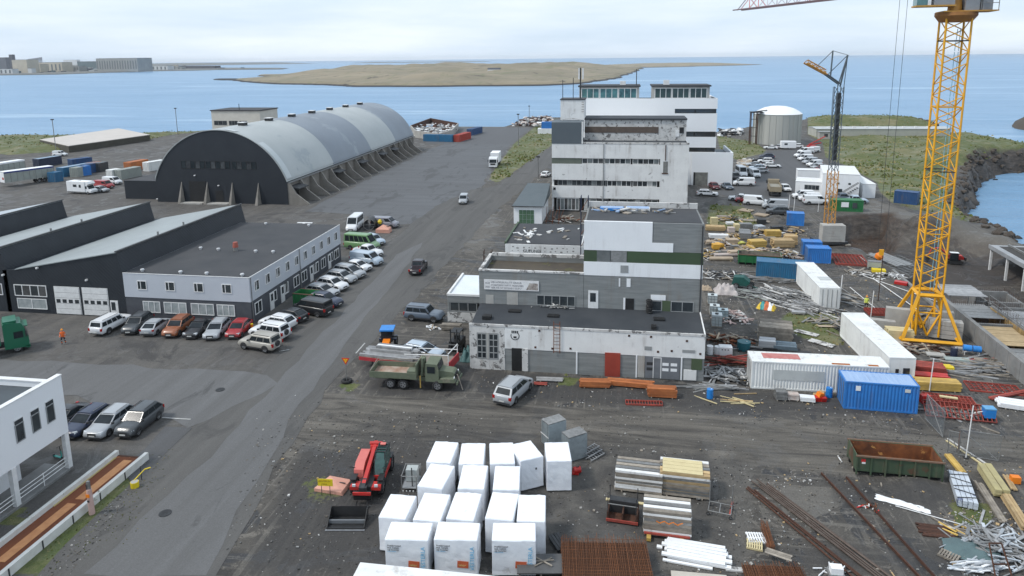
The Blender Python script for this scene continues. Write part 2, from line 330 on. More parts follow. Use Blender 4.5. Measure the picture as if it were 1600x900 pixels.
def ground_mat():
    k = NT('worn_ground'); p = k.pos()
    big = k.noise(p, .045, 5, .6, .5); mid = k.noise(p, .35, 6, .65, .4); fine = k.noise(p, 2.6, 6, .7); grit = k.noise(p, 9., 5, .75)
    strx = k.noise(k.map(p, (.07, .6, 1), (0, 0, -.06)), 1., 9, .72, 1.2); stry = k.noise(k.map(p, (.75, .04, 1)), 1., 6, .6, .5)
    dirt = k.mix(k.ramp(mid, .36, .64), (.046, .042, .038), (.105, .095, .082))
    dirt = k.mix(k.ramp(big, .42, .6), dirt, (.078, .073, .067))
    wet = k.ramp(k.noise(p, .17, 7, .66, 1.4), .53, .57)
    dirt = k.mix(k.math('MULTIPLY', wet, .8), dirt, (.024, .024, .026))
    crust = k.ramp(k.noise(p, .5, 9, .75, 2.), .54, .62); dirt = k.mix(k.math('MULTIPLY', crust, .8), dirt, (.185, .168, .145))
    sel = k.ramp(k.noise(p, .06, 3, .5), .45, .55)
    t1 = k.ramp(k.noise(k.map(p, (.06, 2.3, 1), (0, 0, .22)), 1., 4, .6, .4), .54, .60); t2 = k.ramp(k.noise(k.map(p, (2.1, .06, 1), (0, 0, .5)), 1., 4, .6, .4), .54, .60)
    trm = k.mix(sel, t1, t2); trm_f = k.N('ShaderNodeRGBToBW', {0: trm}).outputs[0]
    dirt = k.mix(k.math('MULTIPLY', trm_f, .75), dirt, (.15, .138, .12))
    asp = k.mix(k.ramp(stry, .3, .7), (.080, .076, .072), (.124, .115, .104))
    asp = k.mix(k.math('MULTIPLY', trm_f, .35), asp, (.055, .053, .05)); asp = k.mix(k.math('MULTIPLY', crust, .35), asp, (.145, .14, .13))
    asp = k.mix(k.ramp(k.noise(p, .12, 7, .7, 1), .54, .62), asp, (.058, .055, .053))
    edge = lambda a, n, w=.6: k.ramp(k.math('ADD', a, k.math('MULTIPLY_ADD', n, w, -w/2)), .46, .56)
    col = k.mix(edge(A(k, 'yard'), mid), dirt, asp)
    trk = k.mix(k.ramp(strx, .36, .64), (.042, .038, .034), (.175, .158, .134))
    col = k.mix(k.math('MULTIPLY', edge(A(k, 'track'), mid, .9), .85), col, trk)
    col = k.mix(k.math('MULTIPLY', k.ramp(k.math('ADD', A(k, 'beige'), k.noise(p, .42, 8, .72, 1.2)), .80, .90), .8), col, k.mix(fine, (.175, .162, .142), (.10, .093, .083)))
    col = k.mix(k.math('MULTIPLY', k.ramp(k.math('ADD', A(k, 'dark'), mid), .7, 1.2), .8), col, k.mix(fine, (.032, .031, .031), (.055, .052, .05)))
    col = k.mix(k.math('MULTIPLY', A(k, 'soil'), .85), col, k.mix(k.ramp(k.noise(k.map(p, (.4, .4, 2.)), 1.2, 7, .7), .35, .65), (.022, .014, .010), (.085, .052, .034)))
    gr = k.mix(k.ramp(mid, .35, .65), (.085, .112, .028), (.185, .172, .08)); gr = k.mix(k.ramp(fine, .35, .7), gr, (.06, .085, .02))
    gr = k.mix(k.math('MULTIPLY', k.ramp(k.noise(p, .09, 5, .6, .6), .5, .66), .5), gr, (.27, .225, .135))
    col = k.mix(edge(A(k, 'grass'), fine, .9), col, gr)
    nz_ = k.N('ShaderNodeSeparateXYZ', {0: k.N('ShaderNodeNewGeometry').outputs['Normal']}).outputs[2]
    rk = k.mix(k.ramp(k.noise(k.map(p, (.3, .3, 1.2)), 1.5, 6, .7), .35, .65), (.028, .025, .023), (.115, .095, .08))
    col = k.mix(k.ramp(nz_, .60, .80, (1, 1, 1), (0, 0, 0)), col, rk)
    col = k.mix(k.ramp(grit, .3, .7, (0,)*3, (1,)*3), k.mix(1., col, (.62, .62, .62), 'MULTIPLY'), k.mix(1., col, (1.16, 1.16, 1.16), 'MULTIPLY'))
    k.S(k.b.inputs['Base Color'], col); k.S(k.b.inputs['Roughness'], k.math('MULTIPLY_ADD', wet, -.35, .92))
    k.bump(k.math('ADD', k.math('MULTIPLY', grit, .5), fine), .55, .09)
    return k.m
ground_m = ground_mat()
g_me = grid_mesh('ground', GX, GY, GZ, [ground_m], dict(yard=yard, grass=grass, track=track, beige=beige, dark=dark, soil=soil))
tag(new('ground', g_me), kind='structure')
def gz(x, y):
    i = min(max(np.searchsorted(ys, y)-1, 0), len(ys)-2); j = min(max(np.searchsorted(xs, x)-1, 0), len(xs)-2)
    return float(GZ[i:i+2, j:j+2].mean())
# paved sheets
def asphalt(name, a, b, sc=(.7, .035, 1), dk=(.05, .05, .05), rot=0., thr=.57, stain=.7):
    k = NT(name); p = k.pos()
    st = k.noise(k.map(p, sc, (0, 0, rot)), 1., 7, .62, .6)
    col = k.mix(k.ramp(st, .3, .68), a, b)
    cr = k.noise(k.map(p, (1, .35, 1), (0, 0, rot)), .22, 8, .68, 1.4)
    col = k.mix(k.math('MULTIPLY', k.ramp(cr, thr, thr+.05), stain), col, dk)
    g = k.noise(p, 10, 5, .75); f = k.noise(p, 1.3, 6, .7)
    col = k.mix(k.math('MULTIPLY', k.ramp(f, .3, .7), .35), col, b)
    col = k.mix(k.ramp(g, .3, .7, (0,)*3, (1,)*3), k.mix(1., col, (.72, .72, .72), 'MULTIPLY'), k.mix(1., col, (1.05, 1.05, 1.05), 'MULTIPLY'))
    k.S(k.b.inputs['Base Color'], col); k.b.inputs['Roughness'].default_value = .82; k.bump(g, .3, .04)
    return k.m
road_m = asphalt('road_asphalt', (.148, .149, .151), (.108, .107, .106), thr=.62, stain=.65)
road2_m = asphalt('old_road_asphalt', (.118, .114, .108), (.080, .077, .073), thr=.56, dk=(.06, .058, .056))
quay_m = asphalt('apron_asphalt', (.132, .138, .146), (.094, .096, .100), (.05, .4, 1), thr=.55, dk=(.062, .062, .063), rot=.5)
quay2_m = asphalt('quay_asphalt', (.108, .11, .116), (.092, .094, .098), thr=.7)
park_m = asphalt('parking_asphalt', (.098, .10, .104), (.08, .08, .082), thr=.66)
trk_m = asphalt('gravel_track_surface', (.165, .152, .132), (.10, .094, .085), (.08, .8, 1), thr=.60)
def sheet(name, pts, m, z, jit=.35, step=2.5):
    out = []
    for i, a in enumerate(pts):
        a = Vector(a); b = Vector(pts[(i+1) % len(pts)]); n = max(1, int((b-a).length/step))
        for j in range(n):
            q = a+(b-a)*(j/n); out.append((q.x+random.uniform(-jit, jit), q.y+random.uniform(-jit, jit), z))
    bm = bmesh.new(); f = bm.faces.new([bm.verts.new(q) for q in out]); bmesh.ops.triangulate(bm, faces=[f], ngon_method='EAR_CLIP')
    bmesh.ops.recalc_face_normals(bm, faces=bm.faces)
    me = bpy.data.meshes.new(name); bm.to_mesh(me); bm.free(); me.materials.append(m)
    if me.polygons[0].normal.z < 0: me.flip_normals()
    return tag(new(name, me), kind='structure')
sheet('asphalt_apron', Ppoly([(478, 330), (560, 288), (664, 238), (700, 222), (801, 224), (770, 262), (756, 286), (690, 345), (615, 352), (560, 335)]), quay_m, .012, .5)
sheet('quay_pavement', Ppoly([(664, 224), (690, 199.5), (830, 199.5), (812, 214), (801, 226), (700, 225)]), quay2_m, .016, .2)
sheet('road', Ppoly([(60, 900), (205, 760), (262, 700), (330, 650), (400, 590), (448, 548), (520, 470), (600, 385), (680, 322), (735, 297), (776, 290), (812, 265), (846, 239), (866, 225), (880, 223), (872, 247), (824, 288), (764, 340), (690, 420), (610, 505), (530, 590), (475, 655), (430, 730), (395, 800), (345, 900)]), road2_m, .02, .4)
sheet('road_lane', Ppoly([(130, 900), (330, 712), (430, 600), (520, 505), (620, 398), (660, 380), (640, 410), (560, 510), (500, 590), (455, 655), (420, 715), (370, 800), (320, 900)]), road_m, .028, .25)
sheet('side_street', Ppoly([(-400, 575), (-100, 566), (0, 562), (200, 572), (420, 585), (440, 600), (330, 655), (300, 668), (200, 640), (110, 620), (0, 610), (-400, 640)]), road_m, .024, .4)
sheet('parking_lot', Ppoly([(1150, 290), (1152, 268), (1196, 236), (1262, 232), (1262, 250), (1278, 275), (1300, 310), (1250, 322), (1170, 312), (1112, 302)]), park_m, .014, .3)
sheet('parking_strip', Ppoly([(255, 668), (300, 668), (262, 705), (205, 757), (190, 735), (225, 700)]), park_m, .036, .2)
line_m = M('worn_white_line', (.5, .5, .48), (.3, .3, .29), 3, .7)
for a, b in (((253, 652.5), (298, 655)), ((556, 552), (570, 536)), ((436, 549), (452, 546))):
    q = MB().mat(line_m).bar(PV(*a, .045), PV(*b, .045), .14, .008).build('painted_line'); tag(q, kind='structure')
# manhole covers
for i, (px, py, l) in enumerate(((344, 609, 'dark round manhole cover in the crossing of the road and side street'), (258, 802, 'round manhole cover in the near stretch of the road'), (632, 606, 'small round drain cover beside the green army truck'))):
    r = .42 if i < 2 else .16
    mb = MB().mat(steel_d).tube((0, 0, 0), (0, 0, .035), r, 20).mat(steel_d)
    for a in range(-3, 4): mb.box(-r*.7, a*r*.2-.01, .035, r*.7, a*r*.2+.01, .043)
    o = mb.build('manhole_cover', None, PV(px, py, .03)); tag(o, l, 'manhole cover', 'manhole covers')
# sea
def sea_mat():
    k = NT('sea_water'); p = k.pos()
    n = k.noise(k.map(p, (.0035, .010, 1), (0, 0, .25)), 1., 5, .6, .8); f = k.noise(k.map(p, (.06, .16, 1), (0, 0, .3)), 1., 6, .65)
    dx = k.N('ShaderNodeSeparateXYZ', {0: p})
    col = k.mix(k.ramp(n, .35, .65), (.125, .265, .425), (.205, .345, .50))
    sl_ = k.noise(k.map(p, (.0022, .02, 1), (0, 0, .3)), 1., 7, .65, 1.2)
    rip = k.noise(k.map(p, (.02, .09, 1), (0, 0, .3)), 1., 8, .7, .6); col = k.mix(k.math('MULTIPLY', k.ramp(rip, .42, .62), .45), col, (.095, .21, .345))
    col = k.mix(k.math('MULTIPLY', k.ramp(sl_, .56, .66), .5), col, (.42, .56, .69))
    k.S(k.b.inputs['Base Color'], col); k.b.inputs['Roughness'].default_value = .34; k.b.inputs['Specular IOR Level'].default_value = .28
    hh = k.math('ADD', f, k.math('MULTIPLY', k.noise(p, .7, 4, .6), .35)); k.bump(hh, .9, 1.6)
    return k.m
sea_m = sea_mat()
bm = bmesh.new(); bmesh.ops.create_circle(bm, cap_ends=True, radius=60000, segments=64); me = bpy.data.meshes.new('sea'); bm.to_mesh(me); bm.free(); me.materials.append(sea_m)
tag(new('sea', me, None, (0, 0, SEA)), kind='structure')
# ------------------------------------------------------------------ island, headlands, far shore
def isl_mat(name, a, b, cst, green=(.14, .145, .075)):
    k = NT(name); p = k.pos(); n = k.noise(p, .008, 8, .68, .6); n2 = k.noise(k.map(p, (1, .35, 1)), .03, 8, .7, .8)
    col = k.mix(k.ramp(n, .35, .65), a, b); col = k.mix(k.math('MULTIPLY', k.ramp(n2, .52, .66), .75), col, green)
    col = k.mix(k.ramp(k.noise(p, .022, 8, .72, 1), .58, .64), col, (.07, .06, .045))
    z = k.N('ShaderNodeSeparateXYZ', {0: p}).outputs[2]; nz_ = k.N('ShaderNodeSeparateXYZ', {0: k.N('ShaderNodeNewGeometry').outputs['Normal']}).outputs[2]
    col = k.mix(k.ramp(z, .5-.495, .5-.49, (1, 1, 1), (0, 0, 0)) if 0 else k.ramp(k.math('MULTIPLY_ADD', z, .1, .5), .14, .24, (1, 1, 1), (0, 0, 0)), col, cst)
    col = k.mix(k.ramp(nz_, .78, .93, (1, 1, 1), (0, 0, 0)), col, (.075, .062, .05))
    k.S(k.b.inputs['Base Color'], col); k.b.inputs['Roughness'].default_value = .95; return k.m
isl_m = isl_mat('dry_island_grass', (.27, .225, .155), (.175, .155, .105), (.035, .033, .035))
def land(name, outline, hgt, step, seed, edge=60, cliff=0., m=None, rough_=.4):
    o = np.array(outline); print(name, [tuple(map(int, q)) for q in outline[:12]]); x0, y0 = o.min(0)-step*2; x1, y1 = o.max(0)+step*2
    X, Y = np.meshgrid(np.arange(x0, x1, step), np.arange(y0, y1, step)); d = poly_sd(X, Y, o)+(fbm(X, Y, step*6, seed)-.5)*step*3
    Z = SEA-2+sm(d/step/1.2+.5)*(2+cliff)+sm(d/edge)*hgt*(1-rough_+rough_*2*fbm(X, Y, step*14, seed+3)**1.4*1.4)
    return tag(new(name, grid_mesh(name, X, Y, Z, [m or isl_m], {})), kind='structure')
isl = Ppoly([(372, 126), (405, 130), (520, 134), (560, 136), (700, 135.5), (850, 134.5), (905, 131), (960, 123), (1003, 107.5)], SEA)+[(-250, 2750), (-600, 2900), (-1100, 2500), (-930, 2050), (-620, 1900), (-640, 1650), (-880, 1650), (-760, 1500)]
land('island', isl, 10.5, 11, 60, 170, 4.5, rough_=.85)
land('far_island', [(-200, 2700), (60, 2500), (200, 2650), (520, 3050), (575, 3200), (300, 3500), (-100, 3600)], 9, 40, 70, 200, 2, isl_mat('hazy_far_grass', (.30, .25, .17), (.24, .21, .16), (.10, .10, .10)))
land('low_point', Ppoly([(332, 124.5), (345, 125.5), (378, 125.5), (430, 127), (378, 123.5), (345, 123.6)], SEA), 0, 9, 75, 20, 1.6, isl_mat('dark_skerry', (.06, .055, .05), (.04, .04, .04), (.03, .03, .03)))
far_m = isl_mat('far_shore_ground', (.17, .17, .16), (.12, .125, .12), (.05, .055, .06))
land('far_shore', Ppoly([(-60, 119), (0, 118), (90, 116.8), (230, 111.5), (300, 110.6), (340, 109.4), (445, 108.6), (445, 107), (350, 106.6), (340, 105.5), (200, 105.5), (-60, 109)], SEA), 2, 24, 80, 60, 2.5, far_m)
land('distant_coast', [(-6500, 4600), (-5200, 5200), (-4200, 6800), (-3900, 8600), (-4600, 8700), (-6800, 5600)], 12, 120, 85, 300, 8, far_m)
land('distant_reef', [(-3300, 8600), (-2600, 8700), (-1700, 9000), (-1700, 9200), (-3300, 8900)], 5, 90, 88, 200, 5, far_m)
sk = [P(1582, 198, SEA), P(1620, 204, SEA)]
land('rocky_islet', Ppoly([(1580, 196), (1588, 202), (1630, 208), (1650, 195), (1600, 190)], SEA), 4, 2.2, 91, 8, 2.2, isl_mat('islet_rock', (.035, .03, .028), (.05, .045, .04), (.02, .02, .02), (.05, .05, .03)))
for i, (px, py, r) in enumerate(((1546, 278, 1.1), (1555, 281, .7), (1519, 303, .8), (1536, 345, 1.), (1552, 356, 1.2), (1590, 372, .9))):
    bm = bmesh.new(); bmesh.ops.create_icosphere(bm, subdivisions=2, radius=r)
    for v in bm.verts: v.co *= random.uniform(.75, 1.2); v.co.z *= .6
    me = bpy.data.meshes.new('shore_rock'); bm.to_mesh(me); bm.free(); me.materials.append(M('wet_rock', (.03, .027, .025), (.05, .045, .04), 2, .8, bump=.3))
    o = new('shore_rock', me, None, PV(px, py, SEA)); tag(o, ['dark rock awash furthest out in the cove', 'smaller dark rock beside the outermost one in the cove', 'dark rock at the foot of the brown cliff', 'dark rock at the waterline where the grass bank meets the cove', 'rounded dark rock at the foot of the gravel track bank', 'dark shore rock nearest the right picture edge'][i], 'rock', 'rocks at the waterline of the cove')
# ================================================================== BUILDINGS
X_, Y_, Z_ = Vector((1, 0, 0)), Vector((0, 1, 0)), Vector((0, 0, 1))
def onwall(u, n):
    """matrix: local x along the wall, local y into the wall, z up"""
    return Matrix((Vector(u), -Vector(n), Z_)).transposed()
def win(par, o, u, n, W_, H_, cols=1, rows=1, fm=white_fr, gm=None, fw=.07, panes=False, name='window', out=.06, split=None):
    gm = gm or glass; f = MB().mat(fm); q = onwall(u, n)
    ob = new(name, None)
    bars = [(0, 0, W_, fw), (0, H_-fw, W_, H_), (0, fw, fw, H_-fw), (W_-fw, fw, W_, H_-fw)]
    xsn = split or [W_*i/cols for i in range(1, cols)]
    for x in xsn: bars.append((x-fw/2, fw, x+fw/2, H_-fw))
    for j in range(1, rows):
        zz = H_*j/rows; e = [fw]+[v for x in xsn for v in (x-fw/2, x+fw/2)]+[W_-fw]
        for a, b in zip(e[::2], e[1::2]): bars.append((a, zz-fw/2, b, zz+fw/2))
    for x0, z0, x1, z1 in bars: f.box(x0, -out, z0, x1, .02, z1)
    bpy.data.objects.remove(ob)
    me = f.mesh(name); me.transform(q.to_4x4()); wo_ = new(name, me, par, o)
    if panes and cols > 1:
        for i in range(cols):
            g = MB().mat(gm if not isinstance(gm, list) else gm[i % len(gm)]).box(W_*i/cols+.03, -.022, .03, W_*(i+1)/cols-.03, -.004, H_-.03)
            me = g.mesh('pane'); me.transform(q.to_4x4()); new('pane', me, wo_)
    else:
        g = MB().mat(gm if not isinstance(gm, list) else gm[0]).box(.03, -.022, .03, W_-.03, -.004, H_-.03)
        me = g.mesh('pane'); me.transform(q.to_4x4()); new('pane', me, wo_)
    return wo_
def slab(name, par, x0, y0, z0, x1, y1, z1, m): return MB().mat(m).box(x0, y0, z0, x1, y1, z1).build(name, par)
FM, FN = X_, -Y_           # front walls (facing the camera)
RU, RN = Y_, X_            # right-hand walls
def text(par, s, loc, size, m, u=X_, n=-Y_, name='lettering', roll=0., al='LEFT'):
    cu = bpy.data.curves.new('t', 'FONT'); cu.body = s; cu.size = size; cu.extrude = .004; cu.align_x = al; cu.resolution_u = 2
    o = bpy.data.objects.new('t', cu); COL.link(o); dg = bpy.context.evaluated_depsgraph_get()
    me = bpy.data.meshes.new_from_object(o.evaluated_get(dg)); COL.unlink(o); bpy.data.objects.remove(o)
    me.materials.clear(); me.materials.append(m)
    q = Matrix((Vector(u), Z_, Vector(n))).transposed().to_4x4()      # text x->u, y->z, z->n
    me.transform(q @ Matrix.Rotation(roll, 4, 'Z')); return new(name, me, par, loc)
def root(name, label, cat, x, y, z=0., **k): return thing(name, label, cat, (x, y, z), 0, **k)
def rel(o): return -Vector(o.location)
# --- barrel-roofed hangar --------------------------------------------------------
clad_d = M('black_hangar_cladding', (.016, .020, .027), (.022, .027, .034), .3, .5)
hc = M('buttress_concrete', (.26, .24, .215), (.18, .168, .15), .6, .95, bump=.2, drip=.5)
hr = [M('light_hangar_roof', (.40, .42, .415), (.34, .365, .36), .12, .45, c3=(.30, .33, .34), t3=.6, sc3=.09, spec=.4),
      M('slate_hangar_roof', (.215, .245, .28), (.18, .205, .235), .12, .45, c3=(.25, .28, .31), t3=.58, sc3=.09, spec=.4),
      M('new_roof_sheet', (.50, .53, .53), (.45, .48, .48), .3, .45)]
HX, HY = -88., 143.
hg = root('hangar', 'large barrel-roofed hangar with black end wall and concrete buttresses', 'hangar', HX, HY)
def arc(n, r=16.56, zc=-.36, x1=15.7, top=16.2):
    a0 = math.asin(x1/r); return [(r*math.sin(-a0+2*a0*i/n), zc+r*math.cos(-a0+2*a0*i/n)) for i in range(n+1)]
ar = arc(28); L_ = 95.
MB().mat(clad_d).ext([(-15.7, 0)]+ar+[(15.7, 0)], 'y', 0, .5).build('end_wall', hg)
MB().mat(clad_d).ext([(-15.7, 0)]+ar+[(15.7, 0)], 'y', L_-.5, L_).build('end_wall', hg)
for a, b, k in ((-.15, 25.6, 0), (25.6, 53, 1), (53, 75.5, 0), (75.5, L_+.3, 1)):
    mb = MB().mat(hr[k]); o_ = arc(40, 16.78); 
    for i in range(40):
        (xa, za), (xb, zb) = o_[i], o_[i+1]
        mb.poly([(xa, a, za), (xb, a, zb), (xb, b, zb), (xa, b, za)], [(0, 1, 2, 3)], True)
    inn = arc(40, 16.62); 
    for i in range(40):
        (xa, za), (xb, zb) = inn[i], inn[i+1]; mb.poly([(xa, a, za), (xb, a, zb), (xb, b, zb), (xa, b, za)], [(3, 2, 1, 0)], True)
        (xc, zc_), (xd, zd) = o_[i], o_[i+1]
        for yy, f_ in ((a, (0, 1, 2, 3)), (b, (3, 2, 1, 0))): mb.poly([(xa, yy, za), (xb, yy, zb), (xd, yy, zd), (xc, yy, zc_)], [f_])
    me = mb.mesh('roof_panel', False); bm = bmesh.new(); bm.from_mesh(me); bmesh.ops.remove_doubles(bm, verts=bm.verts, dist=.0005); bmesh.ops.recalc_face_normals(bm, faces=bm.faces)
    for e in bm.edges: e.smooth = e.calc_face_angle(0) < .6
    bm.to_mesh(me); bm.free(); new('roof_panel', me, hg)
mb = MB().mat(hr[2]); o_ = arc(40, 16.84)
for i in range(30, 40):
    (xa, za), (xb, zb) = o_[i], o_[i+1]; mb.poly([(xa, .1, za), (xb, .1, zb), (xb, 2.4, zb), (xa, 2.4, za)], [(0, 1, 2, 3)])
tag(mb.build('roof_patch', hg), 'newer pale sheet along the front roof edge')
mb = MB().mat(hr[2]).poly([(1.6, .3, 16.5), (4.2, .3, 16.0), (4.4, 1.6, 15.98), (1.9, 1.6, 16.48)], [(0, 1, 2, 3)]); mb.build('roof_patch', hg)
for i in range(7):
    y = 10.2+12.5*i; v = MB().mat(blackp).box(-.1, y-.9, 16.25, 1.3, y+.9, 17.05).mat(white_fr).box(-.2, y-1, 17.05, 1.4, y+1, 17.15).build('roof_vent', hg)
MB().mat(hc).box(15.2, .5, 0, 15.7, L_, 4.75).build('side_wall', hg)
MB().mat(hc).box(-15.7, .5, 0, -15.2, L_, 4.75).build('side_wall', hg)
MB().mat(steel).box(15.5, .3, 4.72, 16.25, L_, 4.92).build('gutter', hg)
bt = MB().mat(hc).ext([(15.7, 0), (20.6, 0), (20.4, .3), (17.6, 2.4), (16.2, 4.7), (15.7, 4.72)], 'y', -.22, .22).mesh('buttress')
for i in range(17):
    new('buttress', bt, hg, (0, .35+5.55*i, 0))
btl = MB().mat(hc).ext([(-15.7, 0), (-15.7, 4.72), (-16.2, 4.7), (-20.6, 0)], 'y', -.22, .22).mesh('buttress')
for i in (1, 9, 16): new('buttress', btl, hg, (0, .35+5.55*i, 0))
for i in (0, 4, 7, 10, 12):
    y = .35+5.55*i+.5
    MB().mat(blackp).box(15.65, y+.4, .1, 15.85, y+4.3, 3.4).build('side_door', hg)
    MB().mat(steel_d).ext([(15.7, 3.7), (18.1, 3.3), (18.1, 3.5), (15.7, 3.95)], 'y', y, y+4.6).build('door_canopy', hg)
for x in (-9.4, -3.2, 2.8, 9.0):
    MB().mat(hc).poly([(x-.4, 0, 0), (x+.4, 0, 0), (x+.32, -1.7, 0), (x-.32, -1.7, 0), (x-.06, 0, 4.7), (x+.06, 0, 4.7)], [(0, 3, 2, 1), (3, 2, 5, 4), (2, 1, 5), (0, 3, 4)]).build('front_buttress', hg)
for x0, x1 in ((-8.9, -3.8), (-2.6, 2.3)): MB().mat(conc_l).box(x0, -1.9, 0, x1, 0, .25).build('door_step', hg)
MB().mat(blackp).box(-7.6, -.06, .3, -3.6, .0, 4.9).build('sliding_door', hg)
MB().mat(blackp).box(-1.4, -.06, .3, .5, .0, 2.9).build('side_door', hg)
for i, x in enumerate((-9.1, -3.1, 3.1)): win(hg, (x, 0, 7.7), FM, FN, 5.7, 1.75, 5, 1, blackp, [glass, M('painted_reflection_pane', (.10, .11, .115), (.03, .03, .035), .6, .2)], .09, True)  # every second pane is a lighter grey, its reflection painted into the colour
for x, z in ((-6.1, 6.1), (-.6, 3.9)): MB().mat(white_fr).box(x, -.35, z, x+.3, 0, z+.22).build('wall_lamp', hg)
an = root('annex', 'low black flat-roofed annex against the left side of the hangar', 'annex', -113.7, 145.6)
MB().mat(clad_d).box(0, 0, 0, 12, 13, 4.05).build('wall', an); MB().mat(felt).box(.15, .15, 4.05, 11.6, 12.9, 4.15).build('roof', an)
MB().mat(clad_d).box(-.04, -.04, 4.05, 12, .14, 4.3).build('parapet', an)
# --- white block behind the hangar
wb = root('warehouse_office', 'cream building with three dark windows rising behind the hangar', 'building', -155.2, 250)
MB().mat(M('cream_wall', (.62, .59, .52), (.54, .51, .45), .4, .8)).box(0, 0, 0, 19.8, 14, 12.6).build('wall', wb)
MB().mat(felt).box(-.3, -.3, 12.6, 20.1, 14.3, 12.95).build('roof', wb)
for x, w_ in ((.9, 5.3), (7., 3.6), (11.3, 3.2)): win(wb, (x, 0, 7.2), FM, FN, w_, 1.7, 3, 1, steel, [glass], .1)
rod('antenna', wb, (10.5, 2, 12.9), (10.5, 2, 15.2), .12, steel_d)
# --- saw-tooth workshop
st = root('sawtooth_workshop', 'black workshop hall with pale saw-tooth roofs left of the grey office', 'workshop', -61, 75)
SL = 29.
rf1 = M('pale_sheet_roof', (.30, .33, .33), (.255, .28, .285), .2, .5, wave=('Y', 3))
rf2 = M('brighter_sheet_roof', (.40, .44, .47), (.36, .40, .43), .2, .5, wave=('Y', 3))
for k in range(4):
    xr = .25-16.2*k; xl = xr-14.3
    MB().mat(black_clad).ext([(xl-1.9, 0), (xr+.6, 0), (xr+.6, 5.45), (xr, 8.25), (xl, 5.6), (xl-1.9, 5.5)], 'y', .0, SL).build('wall', st)
    MB().mat(rf1 if k < 2 else rf2).ext([(xl, 5.62), (xr+.05, 8.27), (xr+.12, 8.4), (xl, 5.72)], 'y', -.12, SL+.1).build('roof', st)
    MB().mat(blackp).ext([(xr-.1, 8.4), (xr+.2, 8.36), (xr+.2, 8.46), (xr-.1, 8.5)], 'y', -.14, SL+.12).build('ridge_flashing', st)
    if k < 2:
        for y in (9.3, 15.): MB().mat(steel).tube((xr-.9, y, 8.1), (xr-.9, y, 8.65), .13).build('roof_vent', st)
def gdoor(par, x, y, z, W_, H_, m=white_fr, nwin=4, rows=5):
    d = MB().mat(m)
    for r in range(rows): d.box(x+.03, y-.05, z+H_*r/rows+.02, x+W_-.03, y+.02, z+H_*(r+1)/rows-.02)
    o = d.mat(white_fr).box(x-.06, y-.02, z, x, y+.02, z+H_).box(x+W_, y-.02, z, x+W_+.06, y+.02, z+H_).box(x-.06, y-.02, z+H_, x+W_+.06, y+.02, z+H_+.08).build('garage_door', par)
    for i in range(nwin):
        xx = x+W_*(i+.5)/nwin; MB().mat(glass).box(xx-.28, y-.065, z+H_*.42, xx+.28, y-.051, z+H_*.55).build('pane', o)
for x in (-8.9, -5.0): gdoor(st, x, -.005, .1, 3.45, 3.5)
win(st, (-14.6, 0, 2.2), FM, FN, 4.6, 1.5, 4, 1, white_fr, [glass, M('hazy_pane', (.12, .12, .12), (.04, .04, .04), .8, .2)], .1, True)
win(st, (-14.4, 0, .55), FM, FN, 4.2, 1.35, 2, 1, white_fr, glass_c, .09, True)
win(st, (-21.5, 0, 2.2), FM, FN, 5.2, 1.5, 4, 1, white_fr, [glass, MC['hazy_pane']], .1, True)
dd = slab('door', st, -1.3, -.06, .05, -.25, .0, 2.15, white_fr); slab('pane', dd, -1.15, -.075, .9, -.6, -.061, 1.95, glass)
for x, z in ((-15.9, 4.8), (-4.2, 4.6), (-10.9, 5.9)): MB().mat(white_fr).box(x, -.3, z, x+.2, 0, z+.2).build('wall_lamp', st)
# --- grey two-storey office
gl_u = M('blue_grey_cladding', (.49, .515, .555), (.45, .475, .52), .5, .5)
gl_d = M('charcoal_wall', (.055, .060, .072), (.075, .08, .09), 1.2, .8)
go = root('office_building', 'two-storey office, pale blue-grey above charcoal, with flat dark roof', 'building', -60.1, 74.9)
OW, OL = 16.55, 27.6
MB().mat(gl_d).box(0, .05, 0, OW-.05, OL, 2.75).build('lower_wall', go)
MB().mat(gl_u).box(0, 0, 2.75, OW, OL+.03, 5.75).build('upper_wall', go)
MB().mat(felt).poly([(.1, .1, 5.78), (OW-.12, .1, 5.78), (OW-.12, OL-.1, 5.78), (.1, OL-.1, 5.78)], [(0, 1, 2, 3)]).build('roof', go)
MB().mat(white_fr).box(0, -.03, 5.75, OW, .06, 5.82).box(OW-.06, .06, 5.75, OW+.03, OL, 5.82).build('roof_edge', go)
for x in (1.85, 5.6, 9.35, 13.0):
    win(go, (x, 0, 3.75), FM, FN, 1.25, 1.15, 2, 1, white_fr, glass, .08, split=[.45])
for x, w_ in ((2.3, 2.3), (5.1, 3.0), (8.7, 3.0), (12.1, 2.3)): win(go, (x, .05, .85), FM, FN, w_, 1.45, 3, 1, white_fr, glass_c, .09, True)
for i in range(10): win(go, (OW, 1.1+2.68*i, 3.7), RU, RN, 1.15, 1.3, 2, 1, white_fr, glass, .09, split=[.4])
for y, w_ in ((.9, 1.7), (8.0, 1.7), (11.2, 1.7), (13.6, 1.7), (17.6, 1.6), (20.1, 1.6), (25., 1.8)): win(go, (OW-.05, y, .8), RU, RN, w_, 1.5, 2, 1, white_fr, glass, .1, True)
for y in (4.6, 9.75+.45-2.7, 16.3, 22.6):
    d = slab('door', go, OW-.06, y, .05, OW+.03, y+.95, 2.3, white_fr); slab('pane', d, OW+.031, y+.2, 1.2, OW+.036, y+.75, 2.1, glass)
    win(go, (OW-.05, y+1.05, .9), RU, RN, .8, 1.4, 1, 1, white_fr, glass, .09)
for y in (.3, 13.3): rod('downpipe', go, (OW+.06, y, .1), (OW+.06, y, 5.7), .05, steel)
capm = M('roof_cowl', (.55, .56, .57), None, 2, .5)
